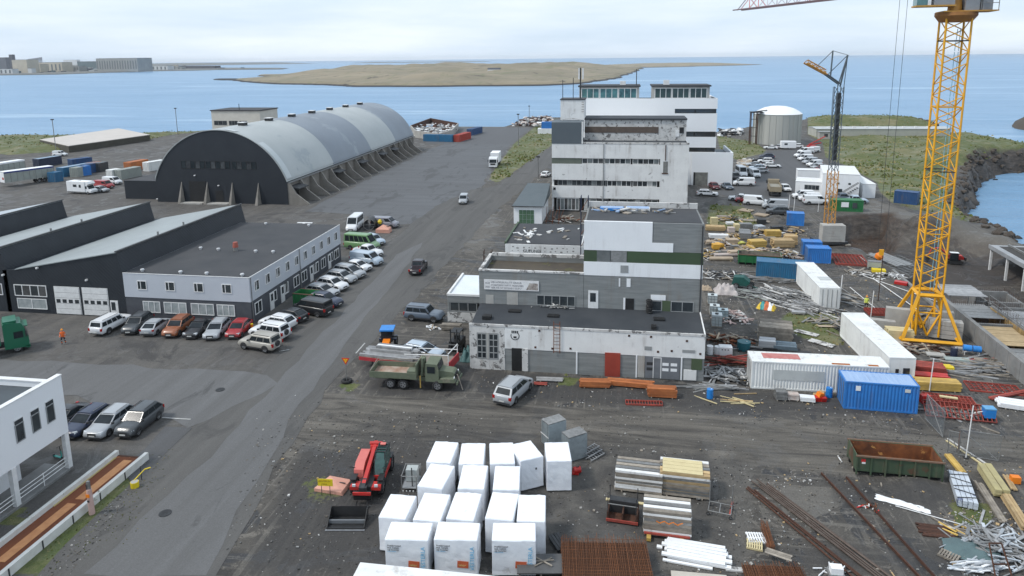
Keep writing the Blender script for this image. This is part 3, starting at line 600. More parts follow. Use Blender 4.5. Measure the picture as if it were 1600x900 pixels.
for x, y in ((3.2, 11.4), (6., 11.1), (8.45, 11.4), (2.05, .9), (7.3, .7), (10.8, .6), (15.4, .6), (11.6, 10.8), (14.1, 10.8), (4.9, 26.3), (12.2, 26.)):
    mb = MB().mat(capm).tube((x, y, 5.78), (x, y, 6.0), .16, 10).tube((x, y, 6.0), (x, y, 6.12), .26, 10, .2)
    mb.build('roof_vent', go)
mb = MB().mat(steel).tube((8.5, 11.2, 5.78), (8.5, 11.2, 6.3), .3, 10).mat(M('red_cowl', (.38, .10, .07), None, 3, .6)).tube((8.5, 11.2, 6.3), (8.5, 11.2, 7.), .38, 10, .3); tag(mb.build('roof_vent', go), 'tall vent with a red cowl')
tag(MB().mat(white_fr).tube((OW+1.6, -1.2, 0), (OW+1.6, -1.2, .01), .01).build('dot', None), 'x', 'x') if 0 else None
# --- low white workshop in front
lw = root('low_workshop', 'long low workshop with white upper wall, red door and dark felt roof', 'workshop', -15., 66.3)
LW, LD = 23.1, 5.2
MB().mat(conc).box(0, .04, 0, LW, LD, 4.5).build('wall', lw)
MB().mat(peel).box(3.6, 0, 2.35, LW+.02, .2, 4.72).build('painted_upper_wall', lw)
MB().mat(peel_h).box(-.02, 0, 0, 3.6, .2, 1.1).box(-.02, 0, 1.1, .65, .2, 3.9).box(2.95, 0, 1.1, 3.6, .2, 2.4).box(-.02, 0, 3.9, 3.6, .2, 4.72).box(.65, 0, 1.1, .75, .2, 3.9).box(2.95, 0, 2.4, 3.6, .2, 3.9).build('flaked_corner_wall', lw)
MB().mat(felt_b).ext([(.15, 4.62), (LD+.1, 5.15), (LD+.1, 5.05), (.15, 4.5)], 'x', .1, LW-.05).build('roof', lw)
MB().mat(peel_h).box(-.03, -.04, 4.62, LW+.03, .14, 4.85).build('parapet', lw)
MB().mat(peel).ext([(0, 4.3), (LD, 4.3), (LD, 5.25), (0, 4.78)], 'x', LW-.05, LW+.06).build('parapet', lw)
q = M('mullion_grey', (.30, .31, .31), None, 3, .8)
for x in (.75, 1.95): win(lw, (x, .03, 1.15), FM, FN, 1.0, 2.7, 2, 4, q, glass, .09, False)
slab('mullion', lw, 1.75, -.03, 1.1, 1.95, .2, 3.9, conc_l)
slab('doorway', lw, 4.3, -.02, .05, 5.35, .05, 2.45, blackp); slab('door_frame', lw, 5.35, -.05, .05, 5.95, .05, 2.45, peel_h)
for x in (10.75, 16.6, 20.9): slab('white_pilaster', lw, x, -.03, .05, x+.14, .05, 2.4, whitewall)
dr = slab('door', lw, 13.6, -.06, .0, 15.1, .05, 2.5, M('brick_red_door', (.34, .055, .035), (.27, .045, .03), 1, .5)); tag(dr, 'plain brick-red door')
MB().mat(M('grey_door', (.17, .18, .195), None, 2, .6)).box(17.5, -.05, .1, 20.8, .05, 2.35).build('garage_door', lw)
gd = bpy.data.objects[[o.name for o in lw.children if o.name.startswith('garage_door')][-1]]
for r in range(2):
    for i, x in enumerate((17.65, 19.15, 19.95)): slab('pane', gd, x, -.065, .9+r*.55, x+.6, -.051, 1.2+r*.55, [MC['grey_door'], whitewall, whitewall][i] if i else steel_d)
slab('wicket_frame', gd, 18.25, -.075, .12, 18.33, -.051, 2.2, white_fr); slab('wicket_frame', gd, 18.98, -.075, .12, 19.06, -.051, 2.2, white_fr); slab('wicket_frame', gd, 18.25, -.075, 2.2, 19.06, -.051, 2.28, white_fr)
slab('panel', lw, 16.8, -.05, .1, 17.45, .05, 2.3, conc_l); slab('panel', lw, 21.9, -.045, 1.2, 22.9, .05, 2.3, M('moss_green_panel', (.07, .10, .05), (.06, .085, .045), 1, .8))
slab('patch', lw, 21.2, -.045, .1, 22.4, .05, 1.15, peel)
ol = M('graffiti_black', (.03, .03, .03), None, 3, .8)
mb = MB().mat(ol)
for i in range(14):
    a = 2*pi*i/14; b = a+2*pi/14
    if 1 < i < 6: continue
    mb.bar((4.65+.42*math.cos(a), -.012, 3.75+.42*math.sin(a)), (4.65+.42*math.cos(b), -.012, 3.75+.42*math.sin(b)), .02, .07)
for i in range(4): mb.box(4.3+.18*i, -.02, 4.02, 4.42+.18*i, -.002, 4.28)
mb.box(4.5, -.02, 3.5, 4.8, -.002, 3.7); tag(mb.build('graffiti', lw), 'small round black emblem sprayed on the wall')
for x, z in ((7., 4.3), (6.6, 2.55), (8.3, 2.5), (15.8, 4.25), (17.9, 4.25), (21.3, 4.), (22.6, 2.75), (18.6, 2.75), (19.9, 2.9), (10.1, 2.6)): slab('wall_plate', lw, x, -.03, z, x+.2, 0, z+.2, rust_d)
slab('grille', lw, 17.4, -.03, 2.95, 18.1, 0, 3.35, q); slab('grille', lw, 21., -.03, 2.9, 22.2, 0, 3.2, q)
for sx in (8.55, 9.15): rod('ladder_rail', lw, (sx, -.12, 2.2), (sx, -.12, 5.5), .035, rust)
for i in range(9): rod('rung', lw, (8.55, -.12, 2.35+.36*i), (9.15, -.12, 2.35+.36*i), .022, rust)
for x, y, w_, h_ in ((1.5, 1.7, .9, .35), (4.1, 3.6, 1.3, .12), (8.2, 2.9, 1.2, .12), (18.9, 3.2, 1.1, .15), (18.3, 1.3, .5, .3)):
    o = MB().mat(blackp).box(-w_/2, -.35, 0, w_/2, .35, h_).build('skylight', lw, (x, y, 4.62+y*.1))
tyres = thing('tyre_stack', 'column of black tyres standing on the low workshop roof by the grey wall', 'tyres', (2.95, 70.9, 5.1))
def torus(R_, r_, m, n=14, k=6):
    pts = []; fs = []
    for i in range(n):
        a = 2*pi*i/n
        for j in range(k):
            b = 2*pi*j/k; pts.append(((R_+r_*math.cos(b))*math.cos(a), (R_+r_*math.cos(b))*math.sin(a), r_*1.1*math.sin(b)))
            fs.append((i*k+j, ((i+1) % n)*k+j, ((i+1) % n)*k+(j+1) % k, i*k+(j+1) % k))
    return MB().mat(m).poly(pts, fs, True).mesh('tyre')
TY = torus(.24, .1, rubber)
for i in range(7): new('tyre', TY, tyres, (random.uniform(-.05, .05), random.uniform(-.05, .05), .1+.2*i))
# --- old grey concrete block
ob_ = root('concrete_factory', 'old grey concrete factory block with green band and white-painted upper walls', 'factory', -15., 71.52)
MB().mat(conc).box(0, 0, 0, 11.15, .3, 8.75).box(0, .3, 0, .3, 6.3, 8.75).box(.3, 6., 0, 11.15, 6.3, 8.75).build('lower_wing_wall', ob_)
MB().mat(peel_h).box(-.04, -.05, 8.75, 11.2, .32, 8.93).box(-.04, .32, 8.75, .32, 6.34, 8.93).box(.32, 5.98, 8.75, 11.2, 6.34, 9.1).build('parapet', ob_)
MB().mat(M('gravel_roof', (.085, .07, .05), (.06, .05, .04), .8, .95, c3=(.10, .10, .03), t3=.60, bump=.3)).box(.3, .3, 8.0, 11.15, 6., 8.2).build('roof', ob_)
MB().mat(conc).box(11.18, 0, 0, 23.2, 7.5, 8.7).build('main_wall', ob_)
MB().mat(conc).box(18.15, .02, 11.45, 23.2, 7.5, 14.45).box(11.2, .3, 8.7, 23.2, 7.5, 11.45).box(11.2, .35, 11.45, 18.15, 7.5, 14.4).build('upper_wall', ob_)
MB().mat(whitewall).box(11.16, -.03, 8.72, 23.2, .28, 10.2).build('white_band', ob_)
MB().mat(M('green_panel', (.050, .082, .040), (.043, .07, .035), .5, .6)).box(15.6, -.01, 10.2, 23.22, .28, 11.42).box(11.16, -.01, 10.2, 12.5, .28, 11.42).build('green_band', ob_)
MB().mat(M('grey_band_panel', (.10, .11, .11), (.17, .18, .18), 1, .7)).box(12.5, 0, 10.2, 13.9, .28, 11.42).mat(steel).box(13.95, -.02, 10.22, 15.55, .28, 11.40).build('band_panel', ob_)
MB().mat(whitewall).box(11.16, -.03, 11.44, 18.1, .33, 14.5).box(18.1, -.03, 11.44, 20.2, 0, 12.4).build('white_upper_wall', ob_)
MB().mat(felt).box(11.4, .3, 14.46, 23., 7.3, 14.5).build('roof', ob_)
MB().mat(peel_h).box(11.3, 7.2, 14.5, 23.2, 7.5, 15.1).build('parapet', ob_)
# roof-top clutter (own things)
for x0, x1, y, m_, l in ((12.6, 15.2, 5.2, bluep, 'blue tarpaulin roll lying left on the factory roof'), (15.4, 18., 5.4, white_fr, 'white framed blue panel lying flat on the factory roof')):
    t = MB().mat(m_).box(0, 0, 0, x1-x0, 1.1, .25).mat(blue_r).box(.1, .1, .25, x1-x0-.1, 1., .32).build('roof_panel_bundle', None, (x0-15, y+71.5, 14.52)); tag(t, l, 'panel')
win(ob_, (6.2, 0, 4.9+.3), FM, FN, 4.1, 1.15, 5, 1, q, glass, .08, True)
win(ob_, (18.1, 0, 5.1), FM, FN, 1.15, 1.15, 1, 1, q, glass, .08); slab('green_panel', ob_, 19.3, -.05, 5.12, 20.1, 0, 6.25, MC['moss_green_panel'])
win(ob_, (20.15, 0, 5.1), FM, FN, 2.3, 1.15, 2, 1, q, glass, .08, True); slab('white_board', ob_, 18.1, -.05, 6.3, 19.6, 0, 6.85, whitewall)
d = slab('door', ob_, 11.65, -.06, 4.9, 12.7, 0, 7.05, white_fr); slab('pane', d, 11.85, -.075, 5.85, 12.45, -.061, 6.8, glass)
d = slab('window_opening', ob_, 15.5, -.05, 5.05, 16.4, 0, 6.35, blackp); slab('reveal', ob_, 15.3, -.06, 5.05, 15.5, 0, 6.4, whitewall)
slab('wall_patch', ob_, 14.95, -.06, 9.1, 15.75, -.035, 9.9, q); slab('wall_patch', ob_, 14.8, -.04, 7.6, 14.95, 0, 8.5, whitewall); slab('wall_patch', ob_, 15.6, -.04, 7.6, 16., 0, 8.5, whitewall)
slab('wall_patch', ob_, .7, -.03, 5.1, 1.55, 0, 6.1, conc_l); slab('wall_patch', ob_, 3., -.03, 5.1, 4.2, 0, 6.5, conc_l)
for x in (23.05,): rod('downpipe', ob_, (x, -.1, 4.5), (x, -.1, 14.3), .06, steel_d)
bn = thing('banner', 'long white printed banner on the grey concrete wall', 'banner', (-14.45, 71.5-.03, 6.75))
MB().mat(M('banner_cloth', (.76, .75, .74), None, 2, .7)).box(0, -.04, 0, 5.9, 0, 1.12).build('cloth', bn)
ink = M('banner_print', (.16, .15, .17), None, 3, .7)
for s, x, z, sz in (('HÚS', .12, .62, .28), ('2020', .12, .2, .26), ('VIÐ HÖFUM FLUTT OKKUR', .75, .74, .27), ('STARFSEMI Í NÝTT HÚSNÆÐI', .75, .42, .27), ('HÉR RÍS NÝ BYGGÐ Í GUFU', .75, .12, .27)): text(bn, s, (x, -.045, z), sz, ink)
MB().mat(M('banner_photo', (.12, .09, .08), (.55, .5, .45), 3, .7)).poly([(4.55, -.045, .1), (5.8, -.045, .1), (5.8, -.045, .85), (4.9, -.045, .85)], [(0, 1, 2, 3)]).build('printed_picture', bn)
for x in (-15.35, -14.75): pass
# small annex left with scaffold ladder
ja = root('small_annex', 'small white-roofed concrete annex left of the grey factory', 'annex', -20.4, 78.6)
MB().mat(conc).box(0, 0, 0, 5.4, .3, 1.35).box(0, 0, 2.55, 5.4, .3, 3.35).box(0, 0, 1.35, .25, .3, 2.55).box(0, .3, 0, .3, 8.3, 3.35).box(.3, 8, 0, 5.4, 8.3, 3.35).build('wall', ja)
MB().mat(peel_h).box(-.02, -.02, .1, 3.6, 0, 1.3).build('flaked_plinth', ja)
MB().mat(M('snow_white_roof', (.70, .74, .77), (.62, .66, .69), .5, .6)).box(.2, .2, 3.3, 5.4, 8.1, 3.4).build('roof', ja)
MB().mat(peel).box(-.05, -.05, 3.35, 5.4, .2, 3.6).box(-.05, .2, 3.35, .2, 8.35, 3.6).build('parapet', ja)
win(ja, (.3, .1, 1.4), FM, FN, 3.3, 1.15, 3, 1, q, glass, .08, True)
sc = thing('roof_ladder', 'rusty ladder tower leaning on the corner of the grey factory', 'ladder', (-15.9, 78.6, 3.4))
for x in (0, .9):
    for y in (0, .7): rod('upright', sc, (x, y, 0), (x, y, 5.6), .04, rust_d)
for i in range(9): rod('rung', sc, (0, 0, .3+.6*i), (.9, 0, .3+.6*i), .03, steel)
# rubble-covered roof
rb = root('rubble_roof_wing', 'white-walled wing with debris lying on its dark roof', 'building', -14.9, 88)
MB().mat(peel).box(0, 0, 0, 9.9, 11.5, 7.4).build('wall', rb); MB().mat(felt).box(.15, .15, 7.4, 9.75, 11.4, 7.48).build('roof', rb)
MB().mat(M('green_gutter', (.07, .10, .06), None, 2, .7)).box(-.1, 0, 7.4, .15, 11.5, 7.7).build('roof_edge', rb)
mb = MB()
for i in range(34):
    mb.mat(random.choice([peel, wood_o, peel_h, whitewall])); x, y = random.gauss(2.4, 1.0), random.gauss(5, 2.)
    if i > 22: x, y = random.uniform(5, 9), random.uniform(1, 10)
    x = min(max(x, .6), 9.3); mb.obox((x, y, 7.55), (random.uniform(.2, 1.3), random.uniform(.15, .5), .1), Matrix.Rotation(random.uniform(0, 3), 3, 'Z'))
tag(mb.build('roof_debris', None, rb.location), 'pale broken boards scattered over the dark roof of the white wing', 'debris', kind='stuff')
text(rb, 'GUFUNES', (2.3, -.01, 6.35), .55, ol, name='graffiti')
dm = M('flaking_spots', (.28, .27, .26), None, 3, .9); mb = MB().mat(dm)
for i in range(34):
    x, z = .8+(i % 12)*.72+random.uniform(-.15, .15), 6.9-(i//12)*.42+random.uniform(-.1, .1); mb.box(x, -.008, z, x+random.uniform(.08, .3), -.001, z+random.uniform(.06, .2))
tag(mb.build('flaked_spots', rb), kind='stuff')
# --- shed with green door
sh = root('shed', 'small white shed with green double door and grey roof by the road', 'shed', -20.4, 130.6)
MB().mat(whitewall).box(0, 0, 0, 5.4, 11.5, 3.5).build('wall', sh)
MB().mat(M('grey_hip_roof', (.095, .115, .125), (.08, .10, .11), .6, .6)).poly([(-.3, -.3, 3.45), (5.8, -.3, 3.45), (5.8, 11.5, 3.45), (-.3, 11.5, 3.45), (1.2, 11.5, 5.9), (5.8, 11.5, 5.9)], [(0, 1, 5, 4), (0, 4, 3), (1, 2, 5), (3, 4, 5, 2), (0, 3, 2, 1)]).build('roof', sh)
d = MB().mat(M('green_door', (.075, .15, .085), (.06, .12, .07), 1, .6)); [d.box(1.05+.72*i, -.06, .05+.9*j, 1.72+.72*i, 0, .9+.9*j) for i in range(4) for j in range(3)]; d.build('garage_door', sh)
slab('gutter', sh, -.35, -.4, 3.4, 5.85, -.3, 3.52, blackp)
# --- white multi-storey block
tw = root('white_tower_block', 'tall weathered white office block with strip windows and slate corner', 'office block', -14.3, 142.5)
slate = M('slate_cladding', (.085, .105, .12), (.095, .115, .13), .4, .6)
wst = MB().mat(peel); wst.box(0, 0, 11.1, 27.1, .4, 14.0).box(0, 0, 6.6, 21.6, .4, 9.9).box(0, 0, 2.9, 21.6, .4, 5.35)
wst.box(21.6, 0, 0, 27.1, .4, 11.1).box(0, .4, 0, .4, 14, 14).box(26.7, .4, 0, 27.1, 14, 14); wst.build('wall', tw)
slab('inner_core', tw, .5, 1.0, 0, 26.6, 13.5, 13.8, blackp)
slab('roof', tw, .1, .4, 13.85, 27., 6.5, 14., felt_b); slab('parapet', tw, 6.1, -.05, 14.0, 27.15, .3, 14.35, peel_h)
slab('slate_corner', tw, -.05, -.06, 14.0, 6.0, 7., 18.3, slate); slab('corner_edge', tw, 6.0, -.08, 14.0, 6.25, .4, 18.4, peel)
slab('band_panel', tw, -.02, .12, 9.9, 6., .4, 11.1, M('olive_panel', (.13, .15, .12), None, 1, .7))
slab('recessed_wall', tw, 6.2, 6.5, 14., 27., 14., 18.3, peel_h); slab('roof', tw, 6.2, 6.2, 18.3, 27.1, 14, 18.6, felt_b)
slab('brown_band', tw, 6.3, 6.42, 15.6, 21.4, 6.5, 16.85, M('brown_boarding', (.13, .10, .08), (.09, .07, .06), 1, .9))
slab('door', tw, 24.8, 6.4, 14.9, 25.6, 6.5, 16.3, white_fr); slab('opening', tw, 25.6, 6.42, 15.6, 26.5, 6.5, 16.8, blackp)
mixg = [glass, M('grey_pane', (.22, .24, .24), (.1, .11, .11), 1, .2), glass, MC['hazy_pane'], M('boarded_pane', (.5, .5, .48), None, 2, .8)]
for x, c in ((6.1, 4), (10.6, 5), (16.2, 5)): win(tw, (x, .3, 9.95), FM, FN, 4.35 if c < 5 else 5.2, 1.12, c, 1, peel, [mixg[(c+i) % 4] for i in range(c)], .1, True)
for x, c in ((1.2, 5), (6.2, 5), (11.2, 5), (16.3, 5)): win(tw, (x, .3, 5.4), FM, FN, 4.8, 1.18, c, 1, peel if x > 10 else q, [mixg[(int(x)*3+i*2) % (5 if x > 15 else 3)] for i in range(c)], .1, True)
win(tw, (1, .2, .3), FM, FN, 4.6, 2.5, 6, 1, white_fr, [MC['hazy_pane'], MC['grey_pane']], .1, True)
for x, c in ((6.6, 4), (12, 3), (16.5, 4)): win(tw, (x, .35, .3), FM, FN, 4.9, 2.5, c, 2, peel_h, [mixg[(c+i*2) % 5] for i in range(c)], .12, True)
slab('stair_window', tw, 22.2, -.03, 8.3, 23.1, .0, 10.6, M('louvre', (.22, .22, .21), (.15, .15, .14), 2, .8)); slab('sill', tw, 22., -.1, 8.1, 23.2, 0, 8.3, rust_d)
rod('downpipe', tw, (10.4, -.1, .3), (10.4, -.1, 14), .07, q); rod('downpipe', tw, (22.6, -.08, 10.8), (22.6, -.08, 13.9), .08, rust_d)
slab('sign', tw, .3, -.05, 4.5, .8, 0, 5., blackp)
slab('lift_house', tw, 1.2, 6., 18.3, 6.2, 12, 22.4, peel); slab('lift_house_roof', tw, 1.1, 5.9, 22.4, 6.3, 12.1, 22.6, felt)
mb = MB().mat(peel_h); [mb.bar((1.6+i*.5, 4.2, 18.4+.35*math.sin(i/8*pi)), (2.1+i*.5, 4.2, 18.4+.35*math.sin((i+1)/8*pi)), .15) for i in range(8)]; mb.build('roof_hatch', tw)
for x, h in ((1.5, 4.), (3.7, 4.4)): rod('antenna', tw, (x, 8, 22.5), (x, 8, 22.5+h), .07, steel_d)
rod('mast', tw, (5.2, 8, 22.5), (5.2, 8, 29), .13, steel_d)
for dx in (-.45, .35): slab('antenna_panel', tw, 5.2+dx, 7.7, 26.6, 5.5+dx, 8.1, 28.9, white_fr)
for i in range(5): rod('rung', tw, (5.6, 5.8, 20.+i*.5), (6.1, 5.8, 20.+i*.5), .04, rust_d)
# rear white block
rw = root('rear_white_block', 'smooth white block with roof-top glass pavilions behind the weathered one', 'office block', -11.3, 177)
nw = M('smooth_white_wall', (.80, .81, .82), (.77, .78, .79), .2, .6)
mb = MB().mat(nw).box(0, .0, 0, 23.5, .4, 21.1).box(23.5, 0, 0, 33.5, .4, 8.1).box(23.5, 0, 9.2, 33.5, .4, 11.8).box(23.5, 0, 13.1, 33.5, .4, 17.5).box(23.5, 0, 18.6, 33.5, .4, 21.1).box(0, .4, 0, .4, 16, 21.1).box(33.1, .4, 0, 33.5, 16, 8.1).box(33.1, .4, 9.2, 33.5, 16, 11.8).box(33.1, .4, 13.1, 33.5, 16, 17.5).box(33.1, .4, 18.6, 33.5, 16, 21.1).build('wall', rw)
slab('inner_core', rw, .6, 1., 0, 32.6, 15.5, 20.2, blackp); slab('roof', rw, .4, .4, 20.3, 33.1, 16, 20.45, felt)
for z0, z1 in ((8.12, 9.18), (11.82, 13.08), (17.52, 18.58)):
    for xa, xb in ((23.55, 28.3), (28.4, 33.3)): win(rw, (xa, .25, z0), FM, FN, xb-xa, z1-z0, 2, 1, blackp, glass, .1, True)
for n_, xa, xb, gm_ in (('a', .3, 14.9, glass_t), ('b', 18.1, 31.6, M('dark_teal_glass', (.05, .085, .08), (.03, .05, .05), .6, .1))):
    slab('pavilion_wall', rw, xa, .6, 20.4, xb, 10, 23.9, M('pavilion_grey', (.42, .42, .40), None, 1, .7)); slab('pavilion_roof', rw, xa-.3, .1, 23.9, xb+.3, 10.4, 24.25, felt)
    W3 = (xb-xa-1.4)/3
    for i in range(3): win(rw, (xa+.5+i*(W3+.15), .6, 21.1), FM, FN, W3, 2.5, 3, 1, white_fr, gm_, .14)
slab('chimney_box', rw, 10.2, 3, 24.3, 11.6, 4.4, 25.2, peel); slab('chimney_box', rw, 20.8, 3, 24.3, 22.2, 4.4, 25.4, peel); rod('antenna', rw, (14.2, 2, 24.3), (14.2, 2, 28.2), .1, steel_d)
lb_ = root('low_white_hall', 'plain white hall with open parapet and a weathered recess behind the block', 'hall', 16.6, 176.4)
MB().mat(nw).box(0, 0, 0, 9.7, .4, 8.1).box(9.3, .4, 0, 9.7, 15, 8.1).box(0, .4, 0, .4, .5, 8.1).build('wall', lb_); slab('roof', lb_, .2, .6, 6.9, 9.3, 15, 7., slate)
slab('recess_door', lb_, .9, -.06, 0, 3.9, 0, 3.2, M('weathered_grey', (.22, .22, .20), (.12, .12, .11), 1.5, .9)); slab('door_reveal', lb_, .5, -.09, 0, .9, 0, 3.2, blackp)
ln = root('link_block', 'low link between the two white office blocks', 'building', -12, 157); slab('wall', ln, 0, 0, 0, 20, 19, 13, peel)
# --- bottom-left white building on columns
bl = root('white_roadside_office', 'white office at the lower left, raised on columns with railing', 'building', -41.9, 44.5)
mb = MB().mat(nw).box(-.35, -26, 3.1, 0, 0, 7.7).box(-16, -.35, 3.1, -.35, 0, 7.2).box(-16, -26, 3.1, -.35, -.35, 3.3)
mb.build('upper_wall', bl); slab('roof', bl, -16, -26, 6.6, -.35, -.35, 6.75, M('slate_roof', (.06, .075, .085), (.05, .06, .07), .5, .7))
slab('coping', bl, -.38, -26, 7.7, .04, .04, 7.78, white_fr); slab('parapet', bl, -16, -.4, 7.2, -.38, .03, 7.28, white_fr)
for y in (-1.05, -2.4, -3.8):
    win(bl, (0, y-.75, 4.65), RU, RN, .75, 1.35, 1, 1, q, glass, .06); slab('upper_sash', bl, .0, y-.72, 6.02, .05, y-.02, 6.3, glass); slab('sash_frame', bl, -.01, y-.75, 6.0, .03, y+.02, 6.38, white_fr)
for y in (-.25, -5.1, -10.2): slab('column', bl, -.32, y-.18, 0, 0.02, y+.2, 3.1, white_fr)
slab('lower_wall', bl, -14, -20, 0, -2.5, -2.2, 3.1, nw); slab('floor_slab', bl, -2.5, -20, 0, .05, -.05, .18, conc_d)
win(bl, (-2.5, -8.6, .4), RU, RN, 2.6, 2.2, 3, 1, white_fr, glass, .1, True)
for z in (.45, .75, 1.05): rod('railing', bl, (-.1, -5.1, z+.1), (-.1, -.4, z+.1), .03, white_fr); rod('railing', bl, (-.1, -12, z+.1), (-.1, -5.3, z+.1), .03, white_fr)
rod('railing_post', bl, (-.1, -2.7, .15), (-.1, -2.7, 1.2), .035, white_fr)
# --- storage tank
tk = root('storage_tank', 'round pale grey storage tank with white domed roof', 'tank', 54.8, 268)
tkm = M('tank_grey', (.42, .42, .39), (.34, .345, .325), .5, .6, stretch=(1, 1, .08), wave=('X', .6))
MB().mat(tkm).tube((0, 0, 0), (0, 0, 10.7), 8.1, 48, None, False).build('shell', tk)
pts = []; fs = []; N = 48; ring = [(8.25, 10.65), (7, 11.6), (5, 12.6), (2.6, 13.2), (.01, 13.4)]
for r_, z_ in ring: pts += [(r_*math.cos(2*pi*i/N), r_*math.sin(2*pi*i/N), z_) for i in range(N)]
for k in range(4): fs += [(k*N+i, k*N+(i+1) % N, (k+1)*N+(i+1) % N, (k+1)*N+i) for i in range(N)]
MB().mat(whitewall).poly(pts, fs, True).build('dome', tk)
for i in range(24):
    a = 2*pi*i/24; rod('rib', tk, (8.14*math.cos(a), 8.14*math.sin(a), 0), (8.14*math.cos(a), 8.14*math.sin(a), 10.6), .09, tkm)
tf = thing('pipe_tower', 'dark steel frame with pipes standing left of the round tank', 'frame', (44.6, 262, 0))
for x in (0, 2.2):
    for y in (0, 2.2): rod('post', tf, (x, y, 0), (x, y, 11.5), .16, rust_d)
for z in (3, 6, 9, 11.3): rod('beam', tf, (0, 0, z), (2.2, 0, z), .1, steel_d)
rod('pipe', tf, (0, 0, 11.5), (5.5, 1.5, 12.1), .18, steel_d); rod('pipe', tf, (1, 1, 0), (1, 1, 11.5), .2, conc_l); slab('platform', tf, -.3, -.3, 11.3, 4, 2.5, 11.6, steel_d)
# --- long low building by the sea
lo = root('long_low_building', 'long low pale building between grass mounds near the sea', 'building', *P(1275, 214))
ax = Vector(P(1450, 214))-Vector(P(1275, 214)); lo.rotation_euler.z = math.atan2(ax.y, ax.x); LL = ax.length
slab('wall', lo, 0, 0, 0, LL+8, 10, 3.1, M('pale_grey_wall', (.42, .42, .37), (.36, .36, .32), .4, .8)); MB().mat(M('pale_roof', (.46, .48, .48), None, .5, .6)).ext([(-.2, 3.1), (10.2, 3.1), (5, 3.6)], 'x', -.2, LL+8.2).build('roof', lo)
for i in range(9): slab('skylight', lo, 5+i*LL/9, 2, 3.3, 6+i*LL/9, 2.6, 3.9, white_fr)
s2 = root('lean_to', 'small grey lean-to at the near end of the long low building', 'shed', *P(1277, 216)); slab('wall', s2, 0, -3, 0, 4, 0, 2.6, conc_l); slab('roof', s2, -.2, -3.2, 2.6, 4.2, 0, 2.8, q)
# --- site offices
def mod(name, label, px0, px1, D, h, z=0, cat='site office'):
    a = Vector(P(*px0)); b = Vector(P(*px1)); d = b-a
    t = thing(name, label, cat, (a.x, a.y, z), math.atan2(d.y, d.x)); W_ = d.length
    slab('wall', t, 0, 0, 0, W_, D, h, whitewall); slab('roof', t, -.05, -.05, h, W_+.05, D+.05, h+.12, white_fr)
    return t, W_
t, W_ = mod('site_cabin', 'low white site cabin with a long dark window', (1242, 303), (1288, 306), 6, 2.9); win(t, (1.9, 0, 1.2), FM, FN, 3.1, 1.1, 4, 1, q, glass, .08, True)
t, W_ = mod('site_office_block', 'largest white two-level site office behind the small crane', (1284, 309), (1341, 312), 13, 5.4)
for x in (3.1, 5.6): slab('window', t, W_*x/8, -.05, 3.2, W_*x/8+.5, 0, 3.6, glass)
slab('door', t, W_*.42, -.05, .1, W_*.42+.9, 0, 2.2, glass)
for i in range(9): slab('stair_tread', t, W_-3.9+.4*i, -1.6, .3+.3*i, W_-3.5+.4*i, -.5, .38+.3*i, steel_d)
for y in (-1.6, -.5): rod('stair_rail', t, (W_-3.9, y, 1.2), (W_-.3, y, 3.9), .06, steel_d)
t, W_ = mod('side_office', 'narrow white cabin attached to the right of the big site office', (1347, 309), (1367, 309.5), 12, 3.0)
t, W_ = mod('flat_cabin', 'long flat white cabin roof behind the cabin with the dark window', (1246, 282), (1282, 283), 3, 2.6)
# ================================================================== VEHICLES
hl_m = M('headlight_glass', (.65, .68, .70), None, 2, .15); tl_m = M('tail_light_red', (.35, .012, .01), None, 2, .25); plate_m = M('number_plate', (.65, .65, .62), None, 3, .5)
trim = M('dark_plastic_trim', (.028, .029, .031), (.04, .04, .042), 4, .6)
cglass = M('car_glass', (.012, .015, .018), (.03, .037, .042), .9, .14, spec=.18)
# kind: length, width, height, belt z, hood z, clearance, x of windscreen base, roof front, roof rear, rear base, wheel radius, front axle, rear axle, side panes, tail z, flags
KIND = dict(
 estate=(4.7, 1.82, 1.48, .92, .86, .20, 1.15, .25, -1.60, -2.25, .33, 1.42, -1.35, 3, .98, 'rr'),
 hatch=(4.15, 1.76, 1.50, .94, .88, .20, 1.05, .22, -1.15, -1.98, .31, 1.28, -1.28, 2, .98, ''),
 sedan=(4.55, 1.78, 1.43, .90, .84, .19, .95, .05, -.85, -1.60, .31, 1.38, -1.32, 2, .95, ''),
 suv=(4.5, 1.84, 1.68, 1.04, 1.02, .26, 1.05, .32, -1.60, -2.22, .37, 1.42, -1.32, 3, 1.10, 'rc'),
 offroad=(4.80, 1.88, 1.85, 1.14, 1.12, .34, .95, .50, -2.05, -2.28, .40, 1.45, -1.38, 3, 1.16, 'rcs'),
 mpv=(5.00, 1.94, 1.76, 1.04, .98, .20, 1.55, .45, -1.90, -2.42, .34, 1.58, -1.45, 3, 1.08, 'r'),
 smallvan=(4.45, 1.80, 1.84, 1.10, .98, .22, 1.25, .60, -2.05, -2.16, .33, 1.38, -1.32, 1, 1.10, 'v'),
 van=(5.15, 1.95, 1.98, 1.22, 1.08, .24, 1.75, 1.05, -2.42, -2.52, .35, 1.60, -1.50, 1, 1.22, 'v'),
 minibus=(5.9, 2.02, 2.62, 1.35, 1.15, .26, 2.20, 1.45, -2.80, -2.90, .36, 1.95, -1.70, 5, 1.35, 'm'),
 pickup=(5.25, 1.86, 1.80, 1.10, 1.08, .32, 1.05, .55, -.65, -.95, .39, 1.60, -1.55, 2, 1.10, 'pc'),
 canopy=(5.30, 1.86, 1.84, 1.10, 1.08, .32, 1.05, .55, -2.35, -2.58, .39, 1.60, -1.55, 4, 1.10, 'cr'))
WH = {}
